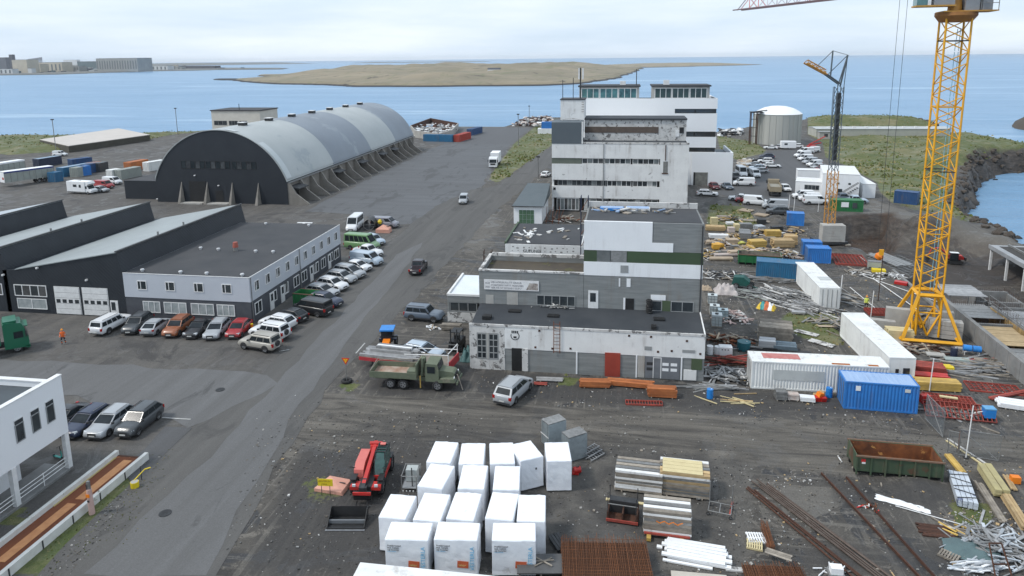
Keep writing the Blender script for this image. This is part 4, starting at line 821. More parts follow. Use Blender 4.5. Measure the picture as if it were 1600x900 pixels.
def wheel_meshes(r, w_=.21):
    if (r, w_) in WH: return WH[(r, w_)]
    t = MB().mat(rubber); n = 18
    prof = [(r*.66, -w_/2), (r*.95, -w_/2), (r, -w_*.3), (r, w_*.3), (r*.95, w_/2), (r*.66, w_/2)]
    pts = []; fs = []
    for i in range(n):
        a = 2*pi*i/n
        for q_, y in prof: pts.append((q_*math.cos(a), y, q_*math.sin(a)))
    for i in range(n):
        for j in range(5): fs.append((i*6+j, i*6+j+1, ((i+1) % n)*6+j+1, ((i+1) % n)*6+j))
    t.poly(pts, fs, True); tm = t.mesh('tyre')
    k = MB().mat(rimm).tube((0, -w_*.38, 0), (0, w_*.38, 0), r*.67, 14)
    for i in range(5):
        a = 2*pi*i/5
        for sy in (-1, 1): k.mat(trim).obox((r*.38*math.cos(a), sy*w_*.39, r*.38*math.sin(a)), (r*.3, .02, r*.16), Matrix.Rotation(-a, 3, 'Y'))
    WH[(r, w_)] = (tm, k.mesh('rim')); return WH[(r, w_)]
def wheel(par, x, y, r, w_=.21):
    tm, rm = wheel_meshes(r, w_); o = new('wheel', tm, par, (x, y, r)); new('rim', rm, o); return o
BODY_M = M('vehicle_body_placeholder', (.5, .5, .5))
def make_car(kind):
    L, W_, H, B, HD, G, xa, xb, xc, xd, r, fa, ra, np_, TL, fl = KIND[kind]
    f, b, w2 = L/2, -L/2, W_/2
    t = thing('parked_car', None, None)
    # lower body: lofted sections
    def top(x):
        if x > xa: u = (x-xa)/(f-xa); return HD-(HD-.62)*max(0, u-.72)/.28*.9+(B-HD)*max(0, 1-u*5) if u > .72 else HD-.06*u+(B-HD)*max(0, 1-u*6)
        if x < xd: u = (x-xd)/(b-xd); return TL-.14*u
        return B
    st_ = sorted({f, f-.06, f-.22, f-.45, f-.8, (f+xa)/2, xa, xa-.25, (xa+xd)/2, xd+.1, xd, b+.12, b+.03, b}, reverse=True)
    mb = MB().mat(BODY_M); n = 0; secs = []
    for x in st_:
        e = 0
        if x > f-.5: e = ((x-(f-.5))/.5)**2
        if x < b+.35: e = (((b+.35)-x)/.35)**2*.6
        ww = w2*(1-.13*e); tz = max(top(x), .55); zb = G+.12*e; lo_ = zb
        secs.append([(x, -ww*.92, lo_), (x, -ww, lo_+.14), (x, -ww*1.0, (lo_+tz)*.5+.02), (x, -ww*.985, tz-.13), (x, -ww*.90, tz-.015), (x, -ww*.5, tz+.02), (x, 0, tz+.03),
                     (x, ww*.5, tz+.02), (x, ww*.90, tz-.015), (x, ww*.985, tz-.13), (x, ww, (lo_+tz)*.5+.02), (x, ww, lo_+.14), (x, ww*.92, lo_)])
    if 'p' in fl and 1:   # open load bed: sink the deck behind the cab
        for s in secs:
            if s[0][0] < xd-.01 and s[0][0] > b+.05:
                for i in (5, 6, 7): s[i] = (s[i][0], s[i][1]*1.5 if i != 6 else 0, .72)
    pts = [p for s in secs for p in s]; k = 13
    fs = [(i*k+j, i*k+(j+1) % k, (i+1)*k+(j+1) % k, (i+1)*k+j) for i in range(len(secs)-1) for j in range(k)]
    fs += [tuple(range(k)), tuple((len(secs)-1)*k+j for j in reversed(range(k)))]
    mb.poly(pts, fs, True)
    # greenhouse
    wb, wt = w2*.93, w2*(.80 if 'v' not in fl and 'm' not in fl else .88)
    zt = H-.12; boxy_ = 'v' in fl or 'm' in fl; zt = H-.07 if boxy_ else zt
    mb.poly([(xa, -wb, B-.02), (xa, wb, B-.02), (xd, wb, B-.02), (xd, -wb, B-.02), (xb, -wt, zt), (xb, wt, zt), (xc, wt, zt), (xc, -wt, zt)],
            [(0, 1, 5, 4), (1, 2, 6, 5), (2, 3, 7, 6), (3, 0, 4, 7)])
    rs_ = []; N_ = 5
    for i in range(N_):
        u = i/(N_-1); x = xb+(xc-xb)*u; arch = math.sin(pi*(.12+.76*u))**.5*.5+.5 if not boxy_ else 1
        rs_ += [(x, -wt, zt), (x, -wt*.93, zt+(H-zt)*.75*arch-.02*(1-arch)), (x, -wt*.55, zt+(H-zt)*arch), (x, wt*.55, zt+(H-zt)*arch), (x, wt*.93, zt+(H-zt)*.75*arch-.02*(1-arch)), (x, wt, zt)]
    mb.poly(rs_, [(i*6+j, i*6+j+1, i*6+j+7, i*6+j+6) for i in range(N_-1) for j in range(5)], True)
    mb.poly(rs_, [(0, 1, 2, 3, 4, 5), tuple((N_-1)*6+j for j in (5, 4, 3, 2, 1, 0))])
    body = mb.build('body', t)
    def pane(name, q, out=.012, mat_=cglass):
        q = [Vector(v) for v in q]; nn = (q[1]-q[0]).cross(q[3]-q[0]).normalized(); c = sum(q, Vector())/4
        if nn.dot(c-Vector((0, 0, .8)) if abs(c.y) > .3 else c-Vector((0, 0, 0))) < 0: nn = -nn
        a = [v+nn*out for v in q]; d = [v-nn*.01 for v in q]
        o = MB().mat(mat_).poly(a+d, [(0, 1, 2, 3), (0, 1, 5, 4), (1, 2, 6, 5), (2, 3, 7, 6), (3, 0, 4, 7)]).build(name, t); return o
    def lerp(a, b_, u): return Vector(a)+(Vector(b_)-Vector(a))*u
    def wq(A_, B_, C_, D_, u0_, u1_, v0, v1):    # A,B bottom; D,C top
        f_ = lambda u, v: lerp(lerp(A_, B_, u), lerp(D_, C_, u), v); return [f_(u0_, v0), f_(u1_, v0), f_(u1_, v1), f_(u0_, v1)]
    pane('windscreen', wq((xa, -wb, B), (xa, wb, B), (xb, wt, zt), (xb, -wt, zt), .06, .94, .08, .93))
    if 'v' not in fl or True: pane('rear_window', wq((xd, -wb, B), (xd, wb, B), (xc, wt, zt), (xc, -wt, zt), .1, .9, .18, .88) if 'v' not in fl else wq((xd, -wb, B), (xd, wb, B), (xc, wt, zt), (xc, -wt, zt), .12, .88, .35, .85))
    for sy in (-1, 1):
        Aa, Bb, Cc, Dd = (xa, sy*wb, B), (xd, sy*wb, B), (xc, sy*wt, zt), (xb, sy*wt, zt)
        if np_ == 1: cuts = [(.05, .30)]
        else:
            u0_, u1_ = .05, .96 if 'canopy' != kind else .97; cuts = [(u0_+(u1_-u0_)*i/np_+.012, u0_+(u1_-u0_)*(i+1)/np_-.012) for i in range(np_)]
        for a, c in cuts: pane('side_window', wq(Aa, Bb, Cc, Dd, a, c, .10, .86))
        for x in (fa, ra):                                  # wheel arch
            m_ = MB().mat(trim); N = 10
            P_ = [(x+(r+.07)*math.cos(pi*i/N), sy*(w2+.004), r+(r+.07)*math.sin(pi*i/N)) for i in range(N+1)]; P2 = [(p[0], sy*(w2-.25), p[2]) for p in P_]
            m_.poly(P_+P2, [tuple(range(N+1))]+[(i, i+1, N+2+i, N+1+i) for i in range(N)]); m_.build('wheel_arch', t)
            wheel(t, x, sy*(w2-.085), r)
        MB().mat(trim).box(xa-.25, sy*w2*.95 if sy > 0 else sy*w2*.95-.2, B, xa-.1, sy*w2*.95+.2 if sy > 0 else sy*w2*.95, B+.15).build('wing_mirror', t)
        MB().mat(hl_m).poly([(f-.055, sy*w2*.55, .60), (f-.05, sy*w2*.86, .60), (f-.30, sy*w2*.97, .66), (f-.30, sy*w2*.97, .80), (f-.14, sy*w2*.85, .79), (f-.1, sy*w2*.55, .76),
             (f-.3, sy*w2*.55, .6), (f-.3, sy*w2*.55, .76)], [(0, 1, 4, 5), (1, 2, 3, 4), (5, 4, 3, 7), (0, 6, 7, 5)]).build('headlight', t)
        z0 = .72 if 'v' not in fl else .8
        MB().mat(tl_m).box(b-.012, min(sy*w2*.72, sy*w2*.96), z0, b+.2, max(sy*w2*.72, sy*w2*.96), TL-.08 if 'v' not in fl and 'm' not in fl else z0+.35).build('tail_light', t)
        if 'r' in fl: rod('roof_rail', t, (xb-.25, sy*(wt-.06), H+.03), (xc+.2, sy*(wt-.06), H+.03), .025, trim if 'c' in fl else steel)
        if 'c' in fl or 'r' in fl: MB().mat(trim).box(ra+r+.1, min(sy*w2*1.0, sy*w2*1.012), G+.02, fa-r-.1, max(sy*w2*1.0, sy*w2*1.012), G+.18).build('sill_trim', t)
    MB().mat(trim).box(f-.1, -w2*.42, .42, f+.012, w2*.42, .68).build('grille', t)
    MB().mat(trim).box(f-.12, -w2*.8, G+.02, f+.02, w2*.8, .36).build('bumper', t); MB().mat(trim).box(b-.02, -w2*.85, G+.05, b+.1, w2*.85, .44).build('bumper', t)
    MB().mat(plate_m).box(f+.012, -.26, .40, f+.025, .26, .52).build('number_plate', t); MB().mat(plate_m).box(b-.035, -.26, .50, b-.02, .26, .61).build('number_plate', t)
    if 's' in fl: o = MB().mat(trim).tube((b-.13, .1, .98), (b+.02, .1, .98), .33, 16).build('spare_wheel', t)
    t['proto'] = 1
    return t
PROTO = {}
def car(kind, col, at_, to_, label, cat='car', group=None, name='parked_car', size=1., by='mid'):
    """at_ = pixel on the ground under the car's middle, to_ = a second ground pixel towards its nose"""
    a = Vector(P(*at_)); h = Vector(P(*to_))-a if not isinstance(to_, (int, float)) else Vector((math.cos(R(to_)), math.sin(R(to_))))
    if kind not in PROTO: PROTO[kind] = make_car(kind); o = PROTO[kind]; del o['proto']
    else: o = copy_tree(PROTO[kind])
    o.name = name; o.location = (a.x, a.y, gz(a.x, a.y)+.03 if gz(a.x, a.y) > -2 else gz(a.x, a.y)); o.rotation_euler = (0, 0, math.atan2(h.y, h.x)); o.scale = (size,)*3
    tag(o, label, cat, group or 'parked vehicles')
    for ch in o.children:
        if ch.name.split('.')[0] == 'body': ch.material_slots[0].link = 'OBJECT'; ch.material_slots[0].material = col
    return o
pw = paint('car_white', (.72, .73, .74)); psil = paint('car_silver', (.36, .38, .40)); pblk = paint('car_black', (.014, .015, .018)); pgr = paint('car_graphite', (.055, .062, .068))
pred = paint('car_red', (.33, .018, .022)); por = paint('car_copper', (.27, .085, .03)); pbl = paint('car_dark_blue', (.020, .030, .065)); pbei = paint('car_beige', (.36, .34, .30)); ptaupe = paint('car_taupe', (.14, .14, .14))
plb = paint('car_pale_blue', (.42, .50, .58)); pmar = paint('car_maroon', (.13, .02, .025)); pgrn = paint('army_green', (.135, .165, .105), .7); psl = paint('car_slate', (.10, .13, .17)); pcam = paint('camper_green', (.16, .30, .13))
g1 = 'cars parked in front of the grey office'
for k_, c, a, b, l in (('canopy', pw, (176, 514), (200, 502), 'white pickup with canopy, leftmost of the row before the grey office'),
    ('suv', pgr, (216, 514), (202, 524), 'graphite hatchback between the white pickup and the small silver car'),
    ('hatch', psil, (245, 517), (258, 508), 'small silver car with its tail out, next to the copper one'),
    ('suv', por, (279, 518.5), (265, 529), 'copper-orange crossover in the row before the office'),
    ('sedan', pblk, (311, 520), (296, 532), 'black saloon between the copper crossover and the silver estate'),
    ('estate', psil, (340, 521.5), (327, 535), 'silver estate car with roof rails left of the red hatchback'),
    ('hatch', pred, (374, 521), (360, 534), 'dark red hatchback at the corner of the grey office')):
    car(k_, c, a, b, l, group=g1)
g2 = 'vehicles parked along the side of the grey office'
rt = lambda x, y, k=1: (x+16, y+2.6)
for k_, c, a, b, l, ct in (('offroad', pbei, (407, 544.5), (380, 540), 'beige off-roader, nearest of the slanted row at the office corner', 'car'),
    ('offroad', pw, (422, 527), (397, 523), 'white off-roader with long dark side glass behind the beige one', 'car'),
    ('suv', pw, (434, 512), (410, 508), 'small white crossover with roof rails beside the black car', 'car'),
    ('hatch', pblk, (456, 500), (436, 496), 'glossy black car between the white crossover and the dark van', 'car'),
    ('van', pblk, (489, 490), (466, 486), 'dark panel van with tall flat sides by the green skip', 'van'),
    ('suv', pbl, (509, 477), (530, 480), 'dark blue car with its nose towards the road', 'car'),
    ('estate', psil, (504, 461), (524, 464), 'silver estate in front of the white door, nose outwards', 'car'),
    ('suv', pw, (520, 451.5), (540, 455), 'white crossover with roof rails, nose to the road', 'car'),
    ('suv', psil, (534, 440.5), (552, 443), 'pale grey crossover wedged behind the white one', 'car'),
    ('mpv', psil, (546, 432), (564, 435), 'silver people carrier fifth from the far end of the row', 'car'),
    ('hatch', pw, (560, 422), (580, 425), 'white car with a low roof beside the pale blue van', 'car'),
    ('van', plb, (573, 412.5), (593, 415), 'pale blue-grey van parked tail first', 'van'),
    ('pickup', pw, (575, 399), (594, 402), 'white pickup between the pale van and the green camper', 'pickup'),
    ('minibus', pcam, (566, 389), (590, 391), 'boxy green camper with a black side window', 'camper'),
    ('suv', plb, (584, 381), (600, 385), 'pale blue car hidden behind the green camper', 'car'),
    ('minibus', pw, (555, 358), (548, 364), 'white high-roofed minibus with a row of dark windows', 'minibus'),
    ('van', paint('van_grey', (.22, .22, .25)), (602, 355), (622, 356), 'mauve-grey van with black tail beside the tank', 'van')):
    car(k_, c, a, b, l, ct, g2)
g3 = 'cars parked beside the white roadside office'
for k_, c, a, b, l in (('suv', pgr, (219, 667), (200, 682), 'dark grey crossover nearest the road in the group of four'),
    ('estate', psil, (174, 668), (150, 686), 'silver-grey estate in the middle of the group of four'),
    ('estate', pbl, (138, 667), (112, 684), 'long dark estate with chrome roof rails beside the silver one'),
    ('sedan', pblk, (103, 662), (80, 676), 'black saloon half hidden behind the white office')):
    car(k_, c, a, b, l, group=g3)
car('pickup', paint('car_plum', (.026, .018, .022)), (654, 424), (664, 411), 'dark maroon pickup driving away on the road', 'pickup', 'vehicles on the road', 'pickup')
car('smallvan', psil, (724.5, 317), (720, 325), 'silver-white small van coming down the road', 'van', 'vehicles on the road', 'small_van')
car('offroad', psl, (664, 499.5), (692, 502), 'slate-blue off-roader with big wheels left of the small annex', group='cars by the old factory')
car('mpv', psil, (803, 618), (822, 600), 'silver people carrier parked askew before the low workshop', group='cars by the old factory')
car('estate', plb, (661, 557), (690, 562), 'pale blue estate partly hidden behind the loaded flatbed', group='cars by the old factory')
car('hatch', pw, (853, 276), (862, 272), 'white car half hidden by the corner of the tall white block', group='cars by the old factory')
g4 = 'vehicles in the parking area near the tank'
G4 = [('sedan', pw, 1204, 233, 175, 'white saloon parked under the tank shell'), ('hatch', psil, 1215, 232, 175, 'pale hatchback beside the white caravan'), ('hatch', pw, 1245, 231, 175, 'small white car right of the caravan'),
 ('suv', pbl, 1198, 248, 170, 'dark blue estate top of the left row'), ('sedan', pblk, 1188, 253, 165, 'black saloon overlapping the blue estate'), ('suv', pw, 1196, 255, 175, 'white crossover in the left row above the side-on estate'),
 ('estate', pw, 1206, 262, 0, 'white estate seen side-on in the left row'), ('sedan', psil, 1178, 260, 180, 'silver saloon left of the white crossovers'), ('suv', plb, 1183, 266, 180, 'pale blue crossover below the silver saloon'),
 ('hatch', psil, 1188, 270, 185, 'silver hatchback lowest of the left cluster'), ('minibus', pw, 1158, 275, -85, 'white minibus facing the camera by the hall'), ('van', pw, 1179, 276, -85, 'white van facing the camera, right of the minibus'),
 ('suv', pblk, 1170, 273, -85, 'black car squeezed between two white vans'), ('suv', pblk, 1149, 280, -85, 'black car at the wall of the low white hall'), ('van', pw, 1162, 290, 178, 'large white van with one dark side window, side-on'),
 ('hatch', pmar, 1116, 295, -80, 'maroon hatchback beside the weathered recess'), ('sedan', psl, 1136, 295, -80, 'slate saloon below the white hall wall'), ('estate', pw, 1105, 306, -5, 'white estate half hidden behind the factory edge'),
 ('sedan', pw, 1155, 313, 170, 'white saloon left of the red car'), ('hatch', pred, 1164, 316, 170, 'bright red hatchback tucked behind the white van'), ('van', pw, 1181, 320, -15, 'white panel van with round nose right of the red car'),
 ('van', psil, 1211, 326, 175, 'silver van in front of the timber yard'), ('suv', pgr, 1215, 335, 175, 'dark grey car below the silver van'),
 ('smallvan', pw, 1270, 238, 200, 'white small van topmost in the right row'), ('van', pw, 1259, 240, 200, 'white van second in the right row'), ('van', pw, 1254, 246, 200, 'white van at the left bend of the right row'), ('smallvan', pw, 1258, 251, 200, 'white small van below the bend of the right row'),
 ('smallvan', psil, 1265, 256, 205, 'silver small van midway down the right row'), ('smallvan', pw, 1272, 260, 205, 'white small van low in the right row'), ('hatch', psil, 1278, 264, 205, 'silver hatchback second from the bottom of the right row'), ('hatch', pred, 1283, 268, 205, 'red hatchback at the bottom of the right row'),
 ('hatch', pw, 1227, 298, -85, 'white hatchback right of the tan lorry'), ('smallvan', pw, 1254, 310, 180, 'white small van nearest the site cabin wall'), ('smallvan', pw, 1264, 314, 180, 'white small van second from the site cabin'), ('van', pw, 1274, 319, 0, 'white van lowest of the three by the site cabin'),
 ('pickup', plb, 1335, 318, 5, 'pale blue pickup behind the green container'), ('pickup', psl, 1316, 314, 5, 'slate pickup under the outside stair'), ('smallvan', pw, 94, 244, 10, 'white small van alone on the grass verge by the lamp')]
for k_, c, x, y, an_, l in G4: car(k_, c, (x, y), an_+0., l, 'van' if 'van' in l.split()[:4] else 'car', g4 if x > 200 else 'vehicles on the left lorry park')
g5 = 'vehicles on the left lorry park'
car('van', pred, (163, 294), -10., 'bright red van behind the motorhome', 'van', g5); car('van', pw, (176, 288), -10., 'white van beyond the red one by the hangar annex', 'van', g5); car('hatch', psil, (158, 300), -10., 'silver car between the motorhome and the red van', 'car', g5)
# motorhome
def boxy(name, label, cat, at_, ang, parts, group=None):
    a = P(*at_); t = thing(name, label, cat, (a[0], a[1], .02), R(ang), group)
    for nm, m_, (x0, y0, z0, x1, y1, z1) in parts: slab(nm, t, x0, y0, z0, x1, y1, z1, m_)
    return t
t = boxy('motorhome', 'white motorhome with overcab and dark side windows beside the red van', 'motorhome', (130, 302), -8, [('living_body', whitewall, (-3.6, -1.15, .6, 1.9, 1.15, 3.0)), ('side_window', glass, (-1.6, -1.18, 1.7, -.5, -1.15, 2.3)), ('side_window', glass, (.2, -1.18, 1.6, .8, -1.15, 2.3)), ('skirt', steel, (-3.5, -1.1, .35, 1.9, 1.1, .6)), ('roof_hatch', white_fr, (-1.5, -.5, 3.0, -.6, .4, 3.12)), ('number_plate', plate_m, (-3.63, -.3, .7, -3.6, .3, .82))])
MB().mat(whitewall).ext([(1.9, .45), (3.5, .45), (3.55, .95), (2.9, 1.25), (2.35, 2.05), (3.0, 2.5), (2.6, 3.0), (1.9, 3.0)], 'y', -1.0, 1.0).build('cab', t)
MB().mat(cglass).poly([(2.93, -.85, 1.3), (2.93, .85, 1.3), (2.42, .85, 2.02), (2.42, -.85, 2.02)], [(0, 1, 2, 3)]).build('windscreen', t); slab('cab_window', t, 1.95, -1.02, 1.3, 2.4, -1.0, 1.95, cglass)
for x in (-2., 2.6):
    for y in (-.95, .95): wheel(t, x, y, .35)
caravan = boxy('caravan', 'white caravan parked against the round tank', 'caravan', (1232, 233), 0, [('body', whitewall, (-2.6, -1.1, .5, 2.2, 1.1, 2.7)), ('end_panel', pblk, (2.2, -1.0, .6, 2.24, 1., 2.5)), ('side_window', glass, (-1.6, -1.13, 1.5, -.6, -1.1, 2.1))]); [wheel(caravan, 0, y, .33) for y in (-.95, .95)]
# lorries
def lorry_cab(t, x0, W_, H, m_, dk=cglass):
    """cab with nose at x0 facing +x"""
    w2 = W_/2
    MB().mat(m_).ext([(x0-2.2, .55), (x0, .45), (x0+.02, 1.5), (x0-.28, 2.65), (x0-.55, H), (x0-2.0, H+.25), (x0-2.2, H)], 'y', -w2, w2).build('cab', t)
    MB().mat(dk).poly([(x0+.03, -w2*.88, 1.55), (x0+.03, w2*.88, 1.55), (x0-.22, w2*.85, 2.5), (x0-.22, -w2*.85, 2.5), (x0-.05, -w2*.88, 1.55), (x0-.05, w2*.88, 1.55), (x0-.3, w2*.85, 2.5), (x0-.3, -w2*.85, 2.5)], [(0, 1, 2, 3), (0, 4, 7, 3), (1, 5, 6, 2), (3, 2, 6, 7)]).build('windscreen', t)
    for s in (-1, 1):
        y0, y1 = sorted((s*w2, s*(w2+.015))); slab('side_window', t, x0-1.3, y0, 1.6, x0-.45, y1, 2.35, dk); slab('headlight', t, x0, min(s*w2*.6, s*w2*.92), .65, x0+.03, max(s*w2*.6, s*w2*.92), .85, hl_m)
        slab('mirror', t, x0-.25, *sorted((s*(w2+.05), s*(w2+.3)))[:1], 1.7, x0-.1, max(s*(w2+.05), s*(w2+.3)), 2.4, trim)
    slab('grille', t, x0, -w2*.6, .9, x0+.03, w2*.6, 1.4, trim); slab('bumper', t, x0-.3, -w2, .35, x0+.08, w2, .64, m_); slab('number_plate', t, x0+.08, -.26, .42, x0+.095, .26, .54, plate_m)
def truck_wheels(t, xs_, w2, r=.5):
    for x in xs_:
        for s in (-1, 1): wheel(t, x, s*(w2-.17), r, .32)
t = thing('white_lorry', 'white lorry with a box trailer facing the camera near the grass strip', 'lorry', (*P(771, 262), .02), 0); a = Vector(P(789, 241))-Vector(P(771, 262)); t.rotation_euler.z = math.atan2(-a.y, -a.x)
lorry_cab(t, 1.2, 2.4, 2.9, paint('lorry_white', (.72, .73, .74))); slab('chassis', t, -8, -.5, .6, -1, .5, .9, steel_d); slab('box_body', t, -8.2, -1.25, 1.1, -2.9, 1.25, 3.9, whitewall); truck_wheels(t, (.2, -4.5, -6.9), 1.2)
t = thing('green_lorry', 'bright green lorry cab cut by the left picture edge', 'lorry', (*P(14, 548), .02), 0); a = Vector(P(36, 548))-Vector(P(-12, 558)); t.rotation_euler.z = math.atan2(a.y, a.x)
gl = paint('lorry_green', (.006, .13, .065)); lorry_cab(t, 1.9, 2.5, 3.25, gl); slab('roof_deflector', t, -.2, -1.1, 3.4, 1.0, 1.1, 3.6, gl); slab('chassis', t, -5, -.5, .6, -.3, .5, .95, steel_d); slab('load_body', t, -8, -1.25, 1.1, -.6, 1.25, 3.0, gl); truck_wheels(t, (.8, -3.4, -4.7), 1.25); slab('sun_visor', t, 1.5, -1.1, 2.75, 1.95, 1.1, 2.85, gl); slab('chrome_bar', t, 1.93, -.8, .95, 1.96, .8, 1.05, steel)
t = thing('tan_tipper_lorry', 'tan tipper lorry seen from behind in the parking area', 'lorry', (*P(1209, 302), .02), 0); a = Vector(P(1206, 290))-Vector(P(1213, 306)); t.rotation_euler.z = math.atan2(a.y, a.x)
tan = M('tan_tipper', (.30, .25, .17), (.24, .20, .14), 1, .8); slab('tipper_body', t, -4.6, -1.25, 1.1, 1.4, 1.25, 1.3, tan); [slab('side_board', t, -4.6, y, 1.3, 1.4, y+.1, 2.4, tan) for y in (-1.25, 1.15)]; slab('tail_board', t, -4.7, -1.25, 1.2, -4.6, 1.25, 2.3, tan); slab('load', t, -4.5, -1.15, 1.3, 1.3, 1.15, 2.0, M('grey_load', (.33, .32, .27), (.2, .19, .16), 2, .9)); lorry_cab(t, 3.9, 2.4, 2.8, tan); slab('chassis', t, -4.5, -.5, .6, 2, .5, .95, steel_d); slab('under_bar', t, -4.75, -1.1, .5, -4.65, 1.1, .62, trim); truck_wheels(t, (2.9, -1.9, -3.3), 1.25)
# articulated trailers at far left
for (a, b, l, roofm) in (((9, 293), (86, 282), 'grey curtain-sided trailer with dark blue roof edge at the left edge', M('navy_roof_edge', (.03, .05, .22), None, 2, .5)), ((-30, 283), (45, 270), 'white trailer behind the grey one at the left edge', whitewall)):
    a_, b_ = Vector(P(*a)), Vector(P(*b)); d = b_-a_; t = thing('lorry_trailer', l, 'trailer', (a_.x, a_.y, .02), math.atan2(d.y, d.x), 'trailers on the lorry park'); L_t = min(d.length, 13.6)
    slab('box_body', t, 0, 0, 1.15, L_t, 2.5, 3.9, grey_c if 'grey' in l else whitewall); slab('roof', t, -.03, -.03, 3.9, L_t+.03, 2.53, 3.97, whitewall); slab('roof_edge', t, -.05, -.06, 3.55, L_t+.05, -.03, 3.9, roofm); slab('end_door', t, -.03, .1, 1.2, 0, 2.4, 3.8, whitewall)
    tag(slab('end_mark', t, -.045, .3, 1.9, -.03, 1.1, 2.5, red_c), 'red stripe mark')
    for i in range(9): slab('side_post', t, L_t*i/8-.03 if i else 0, -.05, 1.2, L_t*i/8+.03, 0, 3.55, steel)
    for x in (L_t-1.2, L_t-2.5, L_t-3.8):
        for y in (.2, 2.3): wheel(t, x, y, .5, .32)
# army truck
a_ = Vector(P(612, 607)); b_ = Vector(P(681, 611)); d = b_-a_
t = thing('army_truck', 'olive six-wheeled army truck with dropside bed and folded loader crane', 'truck', (a_.x, a_.y+1., .02), math.atan2(d.y, d.x))
ag = M('army_olive', (.135, .155, .105), (.10, .12, .08), 1.5, .75, c3=(.19, .18, .13), t3=.6); bedm = M('worn_bed_floor', (.42, .36, .30), (.24, .12, .07), 1., .9)
WB = d.length; slab('bed_floor', t, -2.0, -1.2, 1.15, 2.55, 1.2, 1.25, bedm)
for x0, y0, x1, y1, nm in ((-2.0, -1.25, 2.55, -1.17, 'side_board'), (-2.0, 1.17, 2.55, 1.25, 'side_board'), (-2.08, -1.25, -2.0, 1.25, 'tail_board')): slab(nm, t, x0, y0, 1.15, x1, y1, 1.75, ag)
rod('tarp_bow', t, (-1.9, 1.2, 1.9), (2.4, 1.2, 2.15), .035, wood_o); rod('tarp_bow', t, (-2.02, -1.2, 1.8), (-2.02, 1.2, 2.05), .035, wood_o)
slab('head_board', t, 2.45, -1.2, 1.2, 2.55, 1.2, 2.6, ag); slab('bed_wedge', t, 1.6, -1.15, 1.26, 2.4, -.2, 1.9, ag)
slab('chassis', t, -1.9, -.45, .7, 5.6, .45, 1.05, ag); MB().mat(ag).box(3.35, -1., .9, 4.65, 1., 2.05).ext([(3.35, 2.05), (4.65, 2.05), (4.5, 2.62), (3.4, 2.66)], 'y', -.96, .96).build('cab', t)
MB().mat(cglass).poly([(4.68, -.85, 2.02), (4.68, .85, 2.02), (4.54, .82, 2.55), (4.54, -.82, 2.55)], [(0, 1, 2, 3)]).build('windscreen', t)
for s in (-1, 1): slab('side_window', t, 3.55, *sorted((s*.985, s*1.02))[:1], 1.75, 4.3, max(s*.985, s*1.02), 2.4, cglass)
MB().mat(ag).ext([(4.65, 1.2), (6.1, 1.15), (6.1, 1.65), (5.9, 1.78), (4.65, 1.92)], 'y', -.62, .62).build('bonnet', t)
for s in (-1, 1):
    MB().mat(ag).ext([(4.6, 1.0), (4.85, 1.3), (6.15, 1.32), (6.3, 1.05), (6.2, .95), (4.7, .9)], 'y', s*.62, s*1.15).build('wing', t); MB().mat(hl_m).tube((6.1, s*.85, 1.35), (6.18, s*.85, 1.35), .13, 10).build('headlight', t)
slab('grille', t, 6.1, -.55, 1.1, 6.16, .55, 1.6, steel_d); slab('front_bumper', t, 6.35, -1.1, .75, 6.5, 1.1, .98, ag)
for x in (.0, 1.25): [wheel(t, x-.1, s*.98, .5, .36) for s in (-1, 1)]
[wheel(t, WB+.15, s*.95, .5, .3) for s in (-1, 1)]
slab('loader_column', t, 2.75, -.25, 1.1, 3.15, .25, 2.9, ag); rod('loader_arm', t, (2.95, -.35, 2.9), (2.85, -.55, 1.2), .13, ag, True); rod('loader_arm', t, (2.95, .1, 2.95), (2.75, .9, 1.6), .12, ag, True); rod('stabiliser', t, (2.9, -1.15, .3), (2.9, -1.15, 1.5), .06, wood_y, True)
rod('winch_hose', t, (6.3, -.3, 1.5), (6.9, -.7, .1), .05, wood_o)
# flatbed trailer with pipes
a_ = Vector(P(566, 573)); b_ = Vector(P(702, 590)); d = b_-a_
t = thing('flatbed_trailer', 'long red flatbed trailer with white rails behind the army truck', 'trailer', (a_.x, a_.y, .02), math.atan2(d.y, d.x)); FL = d.length
redt = M('trailer_red', (.42, .035, .045), (.33, .03, .035), 1, .6)
slab('deck', t, 0, 0, 1.0, FL, 2.5, 1.12, wood_o); slab('side_beam', t, -.3, -.06, .72, FL, 0, 1.08, redt); slab('side_beam', t, -.3, 2.5, .72, FL, 2.56, 1.08, redt); slab('end_board', t, FL, -.06, .75, FL+.1, 2.56, 1.6, redt); slab('chassis', t, .4, .9, .5, FL-.3, 1.6, .8, steel_d)
for x in (FL*.62, FL*.74): [wheel(t, x, y, .42, .28) for y in (.25, 2.25)]
rod('landing_leg', t, (1., .3, 0), (1., .3, .8), .07, steel_d)
for x in (FL-.05,): [rod('stake', t, (x, y, 1.1), (x, y, 2.5), .05, white_fr) for y in (0, 2.5)]; rod('rail', t, (x, 0, 2.45), (x, 2.5, 2.45), .05, white_fr)
rod('rail', t, (FL*.5, 0, 1.9), (FL, 0, 2.3), .045, white_fr); rod('rail', t, (FL*.55, 2.4, 1.6), (FL, 2.5, 1.9), .045, white_fr)
pb = thing('aluminium_beams', 'bundle of grey aluminium beams lying on the red flatbed trailer', 'beams', (a_.x, a_.y, 1.16), math.atan2(d.y, d.x))
al = M('dull_aluminium', (.37, .37, .37), (.24, .24, .24), 2, .5, .2, var=.25)
for i in range(8): piece('beam', pb, (FL*.30+random.uniform(-.3, .3), .2+.28*i, .12), (FL*.62, .24, .22), al, (0, 0, random.uniform(-.012, .012)))
for i in range(6): piece('beam', pb, (FL*.30+random.uniform(-.2, .5), 1.15+.22*i, .36), (FL*.48, .2, .22), al, (0, 0, random.uniform(-.02, .02)))
